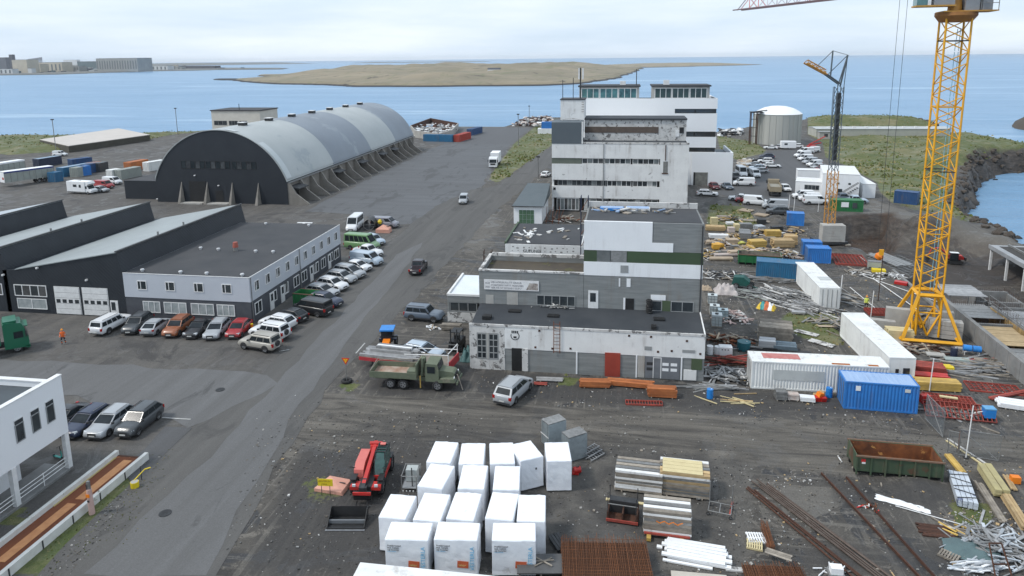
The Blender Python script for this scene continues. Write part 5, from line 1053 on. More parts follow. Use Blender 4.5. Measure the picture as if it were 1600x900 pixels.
for i in range(3): piece('beam', pb, (FL*.30, 1.5+.3*i, .58), (FL*.4, .26, .2), whitewall if i == 1 else al, (0, 0, random.uniform(-.02, .02)))
# small tractor
t = thing('compact_tractor', 'small tractor with blue cab roof and orange bonnet behind the flatbed', 'tractor', (*P(606, 546), .02), R(-80))
MB().mat(orange).ext([(.3, .6), (1.7, .6), (1.75, 1.05), (1.5, 1.25), (.3, 1.35)], 'y', -.38, .38).build('bonnet', t); slab('frame', t, -1.2, -.3, .5, 1.6, .3, .75, steel_d)
MB().mat(cglass).ext([(-1., 1.0), (.35, 1.0), (.25, 2.2), (-.95, 2.2)], 'y', -.62, .62).build('cab', t); slab('cab_roof', t, -1.15, -.75, 2.2, .45, .75, 2.36, bluep)
for s in (-1, 1): slab('mudguard', t, -1.25, min(s*.6, s*.95), 1.0, -.2, max(s*.6, s*.95), 1.15, pbl); wheel(t, -.75, s*.8, .62, .3); wheel(t, 1.25, s*.62, .36, .22)
slab('front_blade', t, 1.8, -.7, .3, 1.9, .7, .8, orange)
# dark forklift / machine by the wall corner
t = thing('forklift', 'dark forklift with tall mast parked against the flaked wall corner', 'forklift', (*P(714, 546), .02), R(-95))
slab('body', t, -1.1, -.6, .35, .9, .6, 1.2, blackp); slab('counterweight', t, -1.3, -.6, .3, -.9, .6, 1.1, steel_d)
for s in (-1, 1): rod('mast_rail', t, (1., s*.35, .1), (1., s*.35, 2.7), .07, steel_d, True); rod('fork', t, (1.05, s*.3, .12), (2.1, s*.3, .12), .05, steel_d, True); [rod('guard_post', t, (x, s*.5, 1.1), (x, s*.5, 2.1), .05, blackp) for x in (-.7, .5)]; wheel(t, .6, s*.6, .36, .25); wheel(t, -.8, s*.55, .28, .2)
slab('overhead_guard', t, -.8, -.55, 2.1, .6, .55, 2.18, steel_d); slab('load_backrest', t, 1.05, -.6, .9, 1.1, .6, 1.0, steel); slab('seat', t, -.4, -.25, 1.1, .1, .25, 1.6, blackp)
# telehandler (faces the camera)
a_ = Vector(P(590, 740)); b_ = Vector(P(570, 790)); d = b_-a_; c_t = (Vector(P(583, 752)))
t = thing('telehandler', 'red telescopic handler with its boom lowered towards the camera', 'telehandler', (c_t.x, c_t.y, .02), math.atan2(d.y, d.x))
rd = M('machine_red', (.52, .035, .03), (.42, .03, .025), 1.5, .4); rdp = M('faded_red_cover', (.62, .17, .14), (.55, .13, .11), 1.5, .5)
slab('chassis', t, -2.2, -.45, .55, 2.3, .45, 1.05, steel_d); MB().mat(rdp).ext([(-1.9, .8), (1.0, .8), (.85, 1.45), (.3, 1.75), (-1.4, 1.8), (-1.9, 1.5)], 'y', -1.15, -.45).build('engine_cover', t)
MB().mat(rd).ext([(-2.3, .9), (-1.7, 2.15), (-1.2, 2.15), (-1.0, .9)], 'y', -.4, .3).build('rear_frame', t)
mb = MB().mat(rd).box(-1.4, .36, .8, 1.1, 1.15, 1.15); mb.build('cab_base', t)
cab = MB().mat(M('green_tint_glass', (.03, .10, .085), (.02, .05, .045), 2, .08, spec=.8)).ext([(-1.2, 1.15), (1.0, 1.15), (.75, 1.9), (.35, 2.5), (-1.05, 2.5)], 'y', .4, 1.12).build('cab', t)
for y in (.38, 1.08): rod('cab_post', t, (1.02, y, 1.15), (.37, y, 2.53), .045, blackp); rod('cab_post', t, (-1.22, y, 1.15), (-1.07, y, 2.53), .045, blackp); rod('cab_post', t, (.37, y, 2.53), (-1.07, y, 2.53), .045, blackp)
for i in range(4): slab('roof_bar', t, -.9+.35*i, .4, 2.51, -.8+.35*i, 1.1, 2.57, blackp)
slab('hatch_cover', t, -.95, .5, 2.57, -.65, .9, 2.63, rdp)
piece('boom', t, (.2, -.08, 1.62), (4.2, .27, .36), rd, (0, R(13), 0)); piece('inner_boom', t, (2.25, -.08, 1.15), (.9, .28, .32), steel_d, (0, R(16), 0)); rod('lift_cylinder', t, (-.9, -.08, 1.2), (1., -.08, 1.4), .09, steel)
slab('boom_head', t, 2.35, -.35, .45, 2.7, .2, 1.2, steel_d); slab('fork_carriage', t, 2.75, -.7, .35, 2.85, .55, 1.0, blackp); slab('carriage_bar', t, 2.86, -.72, .78, 2.96, .57, .98, rd)
for s in (-.45, .3): rod('fork', t, (2.9, s, .3), (3.5, s, .1), .06, blackp, True)
for y0, y1 in ((-1.1, -.42), (.42, 1.1)): slab('front_mudguard', t, 1.55, y0, .75, 2.3, y1, 1.0, rd)
for x in (-1.55, 1.45):
    for s in (-1, 1): wheel(t, x, s*.98, .6, .42); slab('mudguard', t, x-.4, min(s*.78, s*1.2), 1.22, x+.4, max(s*.78, s*1.2), 1.28, blackp)
for s in (-1, 1): MB().mat(hl_m).box(2.2, s*.8-.12, 1.02, 2.32, s*.8+.12, 1.18).build('work_light', t); rod('mirror_arm', t, (1.0, s*1.0, 1.7), (1.2, s*1.35, 1.9), .03, blackp)
rod('rear_pin', t, (-1.55, -.5, 2.2), (-1.55, .45, 2.2), .14, rd)
# excavator in the pit
a_ = P(1490, 413, PZ); t = thing('excavator', 'red tracked excavator working in the pit behind the big crane', 'excavator', (a_[0], a_[1], gz(*a_)), R(172)); t.scale = (.68,)*3
for s in (-1, 1): MB().mat(rubber).ext([(-1.7, .1), (-1.4, 0), (1.4, 0), (1.7, .2), (1.7, .6), (1.4, .8), (-1.4, .8), (-1.7, .6)], 'y', s*.8-.28, s*.8+.28).build('track', t)
slab('turntable', t, -.7, -.7, .75, .7, .7, .95, steel_d); MB().mat(rd).ext([(-2., .95), (1.1, .95), (1.1, 1.35), (.2, 1.4), (-.3, 1.9), (-1.7, 1.9), (-2.0, 1.6)], 'y', -1.2, .1).build('engine_body', t)
slab('cab', t, -.6, .15, .95, 1.15, 1.15, 2.75, cglass); slab('cab_roof', t, -.65, .1, 2.75, 1.2, 1.2, 2.85, whitewall); slab('counterweight', t, -2.3, -1.15, 1., -2., 1.15, 1.7, blackp)
rod('boom', t, (.8, -.3, 1.4), (3.2, -.3, 3.6), .2, rd, True); rod('boom', t, (3.2, -.3, 3.6), (4.9, -.3, 3.2), .17, rd, True); rod('arm', t, (4.9, -.3, 3.3), (5.7, -.3, 1.2), .13, rd, True); rod('hydraulic_ram', t, (1.3, -.3, 1.3), (3., -.3, 3.1), .07, steel)
MB().mat(steel_d).ext([(5.4, 1.2), (6.1, 1.1), (6.2, .4), (5.6, .1), (5.2, .6)], 'y', -.75, .15).build('bucket', t)
# boom lift (red) near the far row
t = thing('boom_lift', 'red boom lift with raised arm beyond the right row of vans', 'boom lift', (*P(1268, 232), .02), R(20))
slab('base', t, -1.3, -.9, .4, 1.3, .9, 1.0, red); rod('arm', t, (-1., 0, 1.2), (3.5, 0, 1.8), .2, red, True); rod('arm', t, (-1.2, 0, 1.3), (5., 0, 4.), .16, red, True); slab('basket', t, 4.8, -.5, 3.8, 5.5, .5, 4.8, steel_d); [wheel(t, x, s*.85, .42, .3) for x in (-.9, .9) for s in (-1, 1)]
# e-scooter
t = thing('electric_scooter', 'teal electric scooter standing under the white office', 'scooter', (*P(92, 717), .02), R(-15)); teal = M('teal_plastic', (.01, .30, .25), None, 3, .4)
slab('footboard', t, -.5, -.09, .12, .3, .09, .18, teal); rod('steering_column', t, (.4, 0, .2), (.28, 0, 1.15), .03, blackp); rod('handlebar', t, (.28, -.25, 1.13), (.28, .25, 1.13), .02, blackp); rod('column_sleeve', t, (.39, 0, .25), (.34, 0, .75), .045, teal)
for x in (-.55, .45): wheel(t, x, 0, .13, .06)
# ================================================================== YARD OBJECTS
def head(a, b):
    a, b = Vector(P(*a)), Vector(P(*b)); d = b-a; return math.atan2(d.y, d.x), d.length
def at(name, label, cat, a, b=None, z=0, group=None, ang=None):
    """thing at ground pixel a, its x axis towards ground pixel b"""
    q = P(*a); gzz = gz(*q); t = thing(name, label, cat, (q[0], q[1], (gzz if gzz < -1 else 0)+.02+z), head(a, b)[0] if b else R(ang or 0), group); return t
def container(label, m_, a, b=None, L=6.06, H=2.6, W_=2.44, roofm=None, z=0, group='shipping containers', ang=None, doors='-x', name='shipping_container', origin='front'):
    t = at(name, label, 'container', a, b, z, group, ang)
    n = int(L/.28); 
    def corr(y0, sgn):
        mb = MB().mat(m_); x = .12; st_ = (L-.24)/n; pr = []
        for i in range(n): pr += [(x, 0), (x+st_*.3, 0), (x+st_*.5, .05), (x+st_*.8, .05)]; x += st_
        pr.append((x, 0)); pts = [(p[0], y0+sgn*p[1], .15) for p in pr]+[(p[0], y0+sgn*p[1], H-.12) for p in pr]; k = len(pr)
        mb.poly(pts, [(i, i+1, k+i+1, k+i) for i in range(k-1)]); return mb.build('side_wall', t)
    corr(.02, 1); corr(W_-.02, -1); slab('floor_frame', t, 0, 0, 0, L, W_, .15, m_)
    fr = MB().mat(m_)
    for x in (0, L-.12):
        for y in (0, W_-.12): fr.box(x, y, .15, x+.12, y+.12, H)
    for y in (0, W_-.12): fr.box(.12, y, H-.12, L-.12, y+.12, H)
    for x in (0, L-.12): fr.box(x, .12, H-.12, x+.12, W_-.12, H)
    fr.build('frame', t)
    rf = MB().mat(roofm or m_); k = int(L/.45)
    for i in range(k): x0 = .1+(L-.2)*i/k; x1 = .1+(L-.2)*(i+1)/k; rf.box(x0, .1, H-.06, x0+(x1-x0)*.6, W_-.1, H-.015).box(x0+(x1-x0)*.6, .1, H-.06, x1, W_-.1, H-.035)
    rf.build('roof', t)
    for xx, s in ((0, -1), (L, 1)):
        isd = (doors == '-x' and s < 0) or (doors == '+x' and s > 0)
        x0, x1 = (xx, xx+.05) if s < 0 else (xx-.05, xx)
        if isd:
            for y0, y1 in ((.12, W_/2-.01), (W_/2+.01, W_-.12)):
                d = slab('door', t, x0+.01*s, y0, .15, x1+.01*s, y1, H-.12, m_)
                for y in (y0+.25, y1-.25): rod('lock_rod', d, ((x0 if s < 0 else x1)+.04*s, y, .2), ((x0 if s < 0 else x1)+.04*s, y, H-.2), .025, steel)
        else: slab('end_wall', t, x0+.02, .12, .15, x1-.0 if s < 0 else x1-.01, W_-.12, H-.12, m_)
    return t
blue1 = container('bright blue container with streaked pale roof in front of the long white one', blue_c, (1317.5, 638.5), (1426, 647), roofm=blue_r, H=2.6)
slab('label_plate', blue1, .9, -.03, 1.8, 1.3, -.01, 2.25, whitewall); slab('label_plate', blue1, 4.9, -.03, 1.95, 5.35, -.01, 2.25, plate_m)
wc1 = container('long white container with rust streaks and a red patch on its roof', white_c, (1173, 607), (1307, 614), L=12.19, H=2.75)
slab('roof_patch', wc1, 1.2, .9, 2.74, 4.6, 2.1, 2.75, M('faded_red_patch', (.42, .13, .12), (.5, .22, .2), 1.5, .8)); slab('side_patch', wc1, 2.0, -.01, 1.0, 6.6, .018, 2.0, M('grey_patch', (.50, .52, .51), None, .8, .7))
rst = M('orange_rust_streak', (.40, .13, .02), (.25, .08, .02), 4, .9)
for x, w_ in ((7.2, 1.6), (10.4, .9)): slab('rust_streak', wc1, x, .1, 2.745, x+w_, .45, 2.757, rst)
wc2 = container('long white container lying diagonally, its near end against the rusty one', white_c, (1385, 597), (1321, 535), L=12.19, H=2.75, W_=-0+2.44, doors='+x')
wc2.location = (*P(1386, 601), .02); hh = head((1386, 601), (1321, 534))[0]; wc2.rotation_euler.z = hh; wc2.location += Vector((math.sin(hh)*2.44, -math.cos(hh)*2.44, 0))
slab('window', wc2, -.04, .5, 1.1, .0, 1.1, 1.7, glass); slab('window', wc2, -.04, 1.5, 1.2, .0, 1.8, 1.6, glass)
wc3 = container('clean white long container with its doors to the camera beside the scaffold heap', white_c, (1311, 482), (1280, 412), L=11.4, H=2.7); wc3.location = (*P(1311, 483), .02); wc3.rotation_euler.z = R(92)
slab('grey_hatch', wc3, 3.2, .05, 2.7, 4.6, 1.5, 2.72, MC['grey_patch'])
container('weathered blue container directly left of the clean white one', blue_m, (1181, 436), (1253, 442), L=6.6, H=2.6)
container('small bright blue container with white front by the timber yard', blue_c, (1229, 352), (1247, 353), L=3., H=2.3, W_=2.2)
container('small blue box container next to the red formwork', blue_c, (1262, 411), (1291, 412), L=3.3, H=2.3, W_=2.2); container('small blue box container behind its twin', blue_c, (1254, 400), (1277, 401), L=2.8, H=2.3, W_=2.0)
container('dark blue container by the grass bank near the shore', blue_d, (1396, 317), (1424, 320), L=4.4)
g_ = container('green container with a white notice behind the small crane', green_c, (1298, 330), (1333, 331), L=6.06, H=2.3); slab('notice', g_, 1.9, -.04, .9, 3.3, 0, 1.9, whitewall); slab('opening', g_, 4, -.04, .7, 4.9, 0, 1.8, pgr)
container('red container with a white mark near the quay edge', red_c, (718, 222), (738, 216), L=12.19, ang=None); c = container('teal blue container left of the red one near the quay', blue_m, (707, 222), (712, 221), L=2.44, W_=12.19)
c.rotation_euler.z = head((718, 222), (738, 216))[0]; c.location = Vector((*P(707, 222), .02)); c.scale = (1, 1, 1)
container('dark blue container furthest along the quay', blue_d, (738, 212), (755, 207), L=12.19)
for a, b, m_, L_, l in (((100, 277), (122, 273), blue_m, 12.19, 'long light blue container behind the trailers'), ((88, 285), (97, 283), blue_m, 2.6, 'blue container next to the trailer end'), ((122, 277), (131, 275), grey_c, 4, 'turquoise-grey container third in the left row'),
    ((131, 275), (137, 274), blue_c, 2.4, 'narrow pale blue container in the left row'), ((137, 272), (146, 270), blue_d, 3.5, 'strong blue container in the left row'), ((147, 269), (156, 267), orange_c, 3.6, 'rust-orange container in the left row'), ((157, 269), (166, 267), pgr, 3.5, 'dark grey container at the end of the left row'),
    ((62, 262), (92, 257), pbl, 8, 'dark container with red edge behind the light blue one'), ((114, 263), (136, 260), blue_d, 6.06, 'navy container behind the orange one'), ((176, 281), (188, 279), white_c, 3., 'white container with door rods beside the silver-green one'), ((190, 281), (215, 276), grey_c, 7, 'silver-green container with dark blue roof'),
    ((205, 268), (235, 262), orange_c, 7, 'container with a rusty orange roof by the hangar annex'), ((233, 268), (262, 263), white_c, 6.06, 'cream container against the hangar annex')):
    container(l, m_, a, b, L=L_, roofm=(M('pale_blue_roof', (.3, .4, .5), None, 2, .5) if 'light blue' in l else None), group='containers on the lorry park')
bh = container('blue hut beyond the grass strip near the shore', blue_c, (846, 209), (864, 209), L=6, W_=3, z=2.2); slab('white_base', bh, -1.5, -.5, -2.2, 7, 3, -.05, whitewall)
# skips
def skip(label, m_in, m_, a, b, L, W_, H, flare=.25, name='skip'):
    t = at(name, label, 'skip', a, b); o = MB().mat(m_)
    th = .07
    for y in (0, W_-th): slab('side_wall', t, 0, y, .35, L, y+th, H, m_)
    slab('end_wall', t, 0, th, .35, th, W_-th, H, m_); slab('end_wall', t, L-th, th, .35, L, W_-th, H, m_); slab('floor', t, th, th, .35, L-th, W_-th, .45, m_in)
    for y0, y1 in ((th, th+.02), (W_-th-.02, W_-th)): slab('rusty_lining', t, th, y0, .45, L-th, y1, H-.02, m_in)
    for x0, x1 in ((th, th+.02), (L-th-.02, L-th)): slab('rusty_lining', t, x0, th+.02, .45, x1, W_-th-.02, H-.02, m_in)
    for i in range(7): slab('rib', t, L*i/6-(.1 if i == 6 else 0), -.09, .1, L*i/6+.1-(.1 if i == 6 else 0), 0, H-.08, m_); slab('rib', t, L*i/6-(.1 if i == 6 else 0), W_, .1, L*i/6+.1-(.1 if i == 6 else 0), W_+.09, H-.08, m_)
    for y in (-.1, W_): slab('rim', t, -.05, y, H-.08, L+.05, y+.1, H+.03, M('rusty_rim', (.22, .10, .06), (.12, .10, .07), 3, .8))
    for y in (.4, W_-.6): slab('skid', t, 0, y, 0, L, y+.18, .34, blackp)
    return t
sk = skip('long green roll-off skip with a rust-brown inside', M('rusty_inside', (.24, .085, .028), (.09, .035, .018), 1.4, .95, c3=(.5, .26, .08), t3=.6, sc3=.8), M('skip_green', (.05, .085, .045), (.04, .06, .035), 1.2, .8, c3=(.09, .05, .028), t3=.56, drip=.8), (1336, 742), (1468, 754), 6.0, 2.3, 1.6)
slab('sticker', sk, .35, -.015, 1.1, .65, -.002, 1.35, red); slab('sticker', sk, .4, -.015, .95, .65, -.002, 1.1, white_fr)
skip('long green skip half full of timber behind the weathered blue container', wood_o, green_c, (1153, 413), (1214, 417), 6.2, 2.3, 1.6)
skip('green lidded waste container between the dark van and the office wall', green_c, green_c, (459, 478), (484, 480), 2.8, 1.8, 1.7)
# ---------------- wrapped modules
tank_txt = M('wrap_print_black', (.04, .04, .05), None, 3, .6); txt_b = M('wrap_print_blue', (.16, .50, .74), None, 3, .6); tagr = M('wrap_badge_red', (.62, .13, .05), None, 3, .6)
WZ = lambda x, y: (580+x/3.9125, 670+y/3.9125)
Bx = [((338, 208), (478, 217), 0, 3.1, 'back row, furthest left'), ((528, 222), (690, 222), 8, 3.1, 'back row, second from the left'), ((735, 222), (872, 217), 11, 3.1, 'back row, in the middle'), ((912, 205), (1062, 170), 22, 2.6, 'back row, turned askew with a small dark sticker'), ((1080, 203), (1222, 200), 5, 2.8, 'back row, at the right end beside the fence panels'),
 ((277, 355), (430, 375), -5, 3.1, 'second row from the back, on the left'), ((525, 370), (690, 375), 3, 3.1, 'second row from the back, in the middle'), ((740, 378), (907, 380), 5, 3.1, 'second row from the back, on the right'),
 ((42, 545), (205, 560), -1, 2.7, 'third row, leftmost of all'), ((245, 560), (425, 575), 0, 3.1, 'third row, second from the left'), ((450, 555), (628, 570), 1, 3.1, 'third row, third from the left'), ((690, 555), (868, 570), 0, 3.1, 'third row, fourth from the left'), ((890, 570), (1062, 575), 4, 3.0, 'third row, at the right end'),
 ((80, 680), (345, 690), 4, 1.85, 'front row, printed, on the left'), ((378, 680), (650, 690), 4, 1.85, 'front row, printed, in the middle with the whole red badge'), ((735, 688), (1008, 690), 6, 1.85, 'front row, printed, on the right behind the grey platform')]
def wrapmesh(W_, D, H, seed):
    r_ = random.Random(seed); bm = bmesh.new(); bmesh.ops.create_cube(bm, size=1)
    bmesh.ops.subdivide_edges(bm, edges=bm.edges, cuts=7, use_grid_fill=True)
    for v in bm.verts:
        n = v.co*2; e = max(abs(n.x), abs(n.y), abs(n.z)); c = sum(abs(abs(a)-1) < .01 for a in n)
        k = r_.uniform(-.012, .012)
        v.co = Vector((v.co.x*W_, v.co.y*D, (v.co.z+.5)*H))
        if c == 1: v.co += Vector((r_.uniform(-.012, .012), r_.uniform(-.012, .012), r_.uniform(-.01, .01)-(.02 if n.z > .99 and abs(n.x) < .5 and abs(n.y) < .5 else 0)))
        elif c > 1 and n.z > .9: v.co.z += r_.uniform(-.02, .015)
        if n.z < -.9: v.co.x *= 1.01+r_.uniform(0, .02); v.co.y *= 1.01+r_.uniform(0, .02)
    bmesh.ops.bevel(bm, geom=[e for e in bm.edges if e.calc_face_angle(0) > .9], offset=.035, segments=2, affect='EDGES')
    me = bpy.data.meshes.new('wrapping'); bm.to_mesh(me); bm.free(); me.materials.append(plasticw); me.shade_smooth() if 0 else None; return me
for i, (a, b, an_, D, l) in enumerate(Bx):
    H_ = 2.45; A_, B_ = Vector(P(*WZ(*a), H_)), Vector(P(*WZ(*b), H_)); W_ = 1.80 if i < 13 else 2.66; d = (B_-A_).normalized(); ang_ = math.atan2(d.y, d.x); nn = Vector((-d.y, d.x)); c = (A_+B_)/2+nn*D/2; D = D*.92
    t = thing('wrapped_module', 'white plastic-wrapped building module, '+l, 'wrapped module', (c.x, c.y, .08), ang_, 'white wrapped modules stored on the yard')
    new('wrapping', wrapmesh(W_, D, H_-.08, i), t); [slab('pallet_runner', t, -W_/2+.1, y-.08, -.08, W_/2-.1, y+.08, .0, wood_o) for y in (-D/2+.25, D/2-.25)]
    if i == 3: slab('sticker', t, .25, -D/2-.03, 1.45, .36, -D/2-.01, 1.6, tank_txt)
    if i > 12:
        for j, s in enumerate(('Prefabricated', 'bad, toalett', 'og moduler')): text(t, s, (-W_/2+.15, -D/2-.028, 1.92-j*.14), .155, tank_txt)
        text(t, 'www.prefab bad', (-W_/2+.15, -D/2-.028, 1.56), .08, txt_b)
        text(t, 'VESTERLA', (W_/2-.22, -D/2-.028, .35), .36, txt_b, roll=pi/2)
        q_ = MB().mat(tagr).box(-.34, -.012, -.22, .34, 0, .24).build('badge', t, (.42, -D/2-.018, .72)); q_.rotation_euler.y = R(3); text(q_, 'tekar', (-.27, -.016, -.1), .22, M('badge_text', (.75, .6, .25), None, 3, .6))
# ---------------- big yellow tower crane
CXY = Vector((33.7, 81.6)); ca = R(-6)
cr = thing('tower_crane', 'tall yellow tower crane on a cross base with its jib reaching out of frame', 'tower crane', (CXY.x, CXY.y, 0), ca)
hs = 1.15; z0 = 5.1; z1 = 34.6
for sx, sy in ((-1, -1), (1, -1), (1, 1), (-1, 1)): rod('mast_chord', cr, (sx*hs, sy*hs, z0-.2), (sx*hs, sy*hs, z1), .11, crane_y, True)
nsec = 13; dz = (z1-z0)/nsec
for k in range(nsec):
    za, zb = z0+k*dz, z0+(k+1)*dz
    for i, (p, q_) in enumerate((((-1, -1), (1, -1)), ((1, -1), (1, 1)), ((1, 1), (-1, 1)), ((-1, 1), (-1, -1)))):
        s = (k+i) % 2; zc = (za+zb)/2
        rod('mast_brace', cr, (p[0]*hs, p[1]*hs, za if s else zc), (q_[0]*hs, q_[1]*hs, zc if s else za), .055, crane_y); rod('mast_brace', cr, (q_[0]*hs, q_[1]*hs, zc if s else za+dz/2+dz/2), (p[0]*hs, p[1]*hs, zb if s else zc), .055, crane_y)
        if k % 3 == 0: rod('mast_strut', cr, (p[0]*hs, p[1]*hs, za), (q_[0]*hs, q_[1]*hs, za), .06, crane_y if k % 2 else steel_d)
for k in range(12): rod('ladder', cr, (.35, .5, z0+k*dz*1.05), (.35+.1*(k % 2), .5, z0+(k+.95)*dz*1.05), .035, M('ladder_blue', (.25, .5, .6), None, 3, .5)); rod('ladder', cr, (.7, .5, z0+k*dz*1.05), (.7, .5, z0+(k+.95)*dz*1.05), .035, MC['ladder_blue'])
fb = 2.9
feet = [(-fb, -fb), (fb, -fb), (fb, fb), (-fb, fb)]
for i, (x, y) in enumerate(feet):
    sx, sy = (1 if x > 0 else -1), (1 if y > 0 else -1)
    rod('base_strut', cr, (sx*hs, sy*hs, z0), (x, y, .3), .2, crane_y, True); rod('base_leg', cr, (sx*hs, sy*hs, z0), (sx*hs, sy*hs, .3), .13, crane_y, True)
    nx_, ny_ = feet[(i+1) % 4]; rod('base_beam', cr, (x, y, .35), (nx_, ny_, .35), .22, crane_y, True)
    slab('foot_pad', cr, x-.7, y-.7, 0, x+.7, y+.7, .14, conc_l)
    a_, b_ = (sx*hs, sy*hs), ((1 if nx_ > 0 else -1)*hs, (1 if ny_ > 0 else -1)*hs)
    rod('base_beam', cr, (*a_, z0-.1), (*b_, z0-.1), .24, crane_y, True); mid = ((a_[0]+b_[0])/2, (a_[1]+b_[1])/2)
    rod('base_brace', cr, (*a_, 3.1), (*mid, .4), .11, crane_y, True); rod('base_brace', cr, (*b_, 3.1), (*mid, .4), .11, crane_y, True); rod('base_brace', cr, (*a_, 3.0), (*b_, 3.0), .09, crane_y, True)
# slewing ring, cabs, platform
MB().mat(M('slew_rust', (.36, .16, .04), (.24, .10, .03), 2, .7)).tube((0, 0, z1-.35), (0, 0, z1+.25), 1.5, 20, 1.95).tube((0, 0, z1+.25), (0, 0, z1+.6), 1.95, 20).build('slewing_ring', cr)
JA = math.atan2(P(1152, 16, 38)[1]-CXY.y, P(1152, 16, 38)[0]-CXY.x)-ca; JL = (Vector(P(1152, 16, 38))-CXY).length
up = new('slewing_part', None, cr, (0, 0, 0)); bpy.data.objects.remove(up)
def J(x, y, z): return (x*math.cos(JA)-y*math.sin(JA), x*math.sin(JA)+y*math.cos(JA), z)
def jrod(nm, a, b, r, m_): return rod(nm, cr, J(*a), J(*b), r, m_)
slab('platform', cr, -1.6, -1.7, z1+.6, 3.3, 1.2, z1+.72, M('deck_orange', (.52, .27, .05), None, 2, .7)); slab('platform', cr, -4.3, -1.9, z1+1.15, -.6, -.2, z1+1.3, MC['deck_orange'])
slab('control_cab', cr, -4.2, -1.8, z1+1.3, -3.2, -.3, z1+3.4, glass_t); slab('cab_frame', cr, -3.2, -1.8, z1+1.3, -2.9, -.3, z1+3.4, white_fr); slab('electric_cabinet', cr, -2.6, -1.7, z1+1.3, -.7, -.3, z1+3.2, M('cabinet_grey', (.26, .27, .28), None, 2, .5))
slab('electric_cabinet', cr, .35, -1.5, z1+.72, 1.6, .4, z1+3.2, MC['cabinet_grey']); slab('electric_cabinet', cr, 1.9, -1.4, z1+.72, 2.8, .2, z1+2.1, MC['cabinet_grey'])
MB().mat(crane_o).tube((-.3, -.4, z1+.6), (-.3, -.4, z1+3.6), .7, 10, .5).build('cat_head', cr)
for x in (1.7, 3.25): rod('guard_post', cr, (x, -1.65, z1+.7), (x, -1.65, z1+3.4), .04, steel); rod('guard_post', cr, (x, 1.1, z1+.7), (x, 1.1, z1+2.), .04, steel)
for z in (1.4, 2.4, 3.4): rod('guard_rail', cr, (1.7, -1.65, z1+z), (3.25, -1.65, z1+z), .035, steel)
jm = M('jib_red_white', (.55, .12, .09), (.5, .1, .08), .35, .5); jw = M('jib_white', (.62, .6, .62), None, 2, .5)
nj = int(JL/2.2)
for y in (-.75, .75): jrod('jib_chord', (-1, y, 38.), (JL, y, 38.), .09, M('jib_lower', (.20, .13, .14), None, 2, .5))
jrod('jib_chord', (-1, 0, 39.7), (JL-2.2, 0, 39.5), .08, jw); jrod('jib_tip', (JL-2.2, 0, 39.5), (JL, 0, 38.), .08, jw)
for i in range(nj):
    x = i*2.2; m_ = jm if (i//5) % 2 and i < 22 else jw
    for y in (-.75, .75): jrod('jib_brace', (x, y, 38), (x+1.1, 0, 39.6), .05, m_); jrod('jib_brace', (x+1.1, 0, 39.6), (x+2.2, y, 38), .05, m_)
jrod('jib_brace', (0, 0, 38), (0, 0, 39.7), .4, crane_o)
for y in (-.7, .7): jrod('counter_jib_beam', (0, y, 38), (-14, y, 38), .15, crane_y)
MB().mat(conc_l).box(-1.2, -1, -1.6, 1.2, 1, 1.2).build('counterweight', cr, J(-13, 0, 38))
# trolley + ropes: the point of the jib that stands at photo x=1410
best = min(range(4, int(JL)), key=lambda s: abs((lambda w_: (CX+FPX*((w_-Vector((0, 0, CH))).dot(Rv))/((w_-Vector((0, 0, CH))).dot(Fv))))(cr_w := (Matrix.Rotation(ca, 3, 'Z')@Vector(J(s, 0, 38))+Vector((CXY.x, CXY.y, 0))))-1411))
tp = J(best, 0, 37.9); MB().mat(crane_o).box(-.7, -.7, -.35, .7, .7, .0).build('trolley', cr, tp)
for dx in (-.4, .4): rod('hoist_rope', cr, (tp[0]+dx, tp[1], 37.6), (tp[0]+dx, tp[1], 8), .022, steel_d)
MB().mat(crane_y).box(-.25, -.1, 7.4, .25, .1, 8.1).build('hook_block', cr, (tp[0], tp[1], 0))
# concrete ballast blocks at the base
for x, y, l, dz_ in ((-2.3, 1.6, 'stack of rounded concrete ballast slabs behind the crane base, on the left', 0), (-4.6, .4, 'curved concrete barrier lying left of the crane base', 0), (2.0, 1.7, 'tall concrete ballast slab standing behind the right strut of the crane', 0), (1.9, -.6, 'pile of concrete ballast slabs under the right strut of the crane', 0)):
    w_ = Matrix.Rotation(ca, 3, 'Z')@Vector((x, y, 0)); t = thing('ballast_block', l, 'concrete block', (CXY.x+w_.x, CXY.y+w_.y, .15), ca+R(-8), 'ballast blocks round the big crane')
    n_ = 3 if 'pile' in l else 1; 
    for j in range(4 if 'pile' in l else 2): piece('slab', t, (0, j*.0 if 'pile' in l else -.2+j*.42, .26+j*.5 if 'pile' in l else (1.15 if 'barrier' not in l else .6)), (3.2, 1.2, .46) if 'pile' in l else (2.6 if 'barrier' not in l else 3.4, .38, 2.2 if 'barrier' not in l else 1.1), conc_l, (0, 0, random.uniform(-.03, .03)))
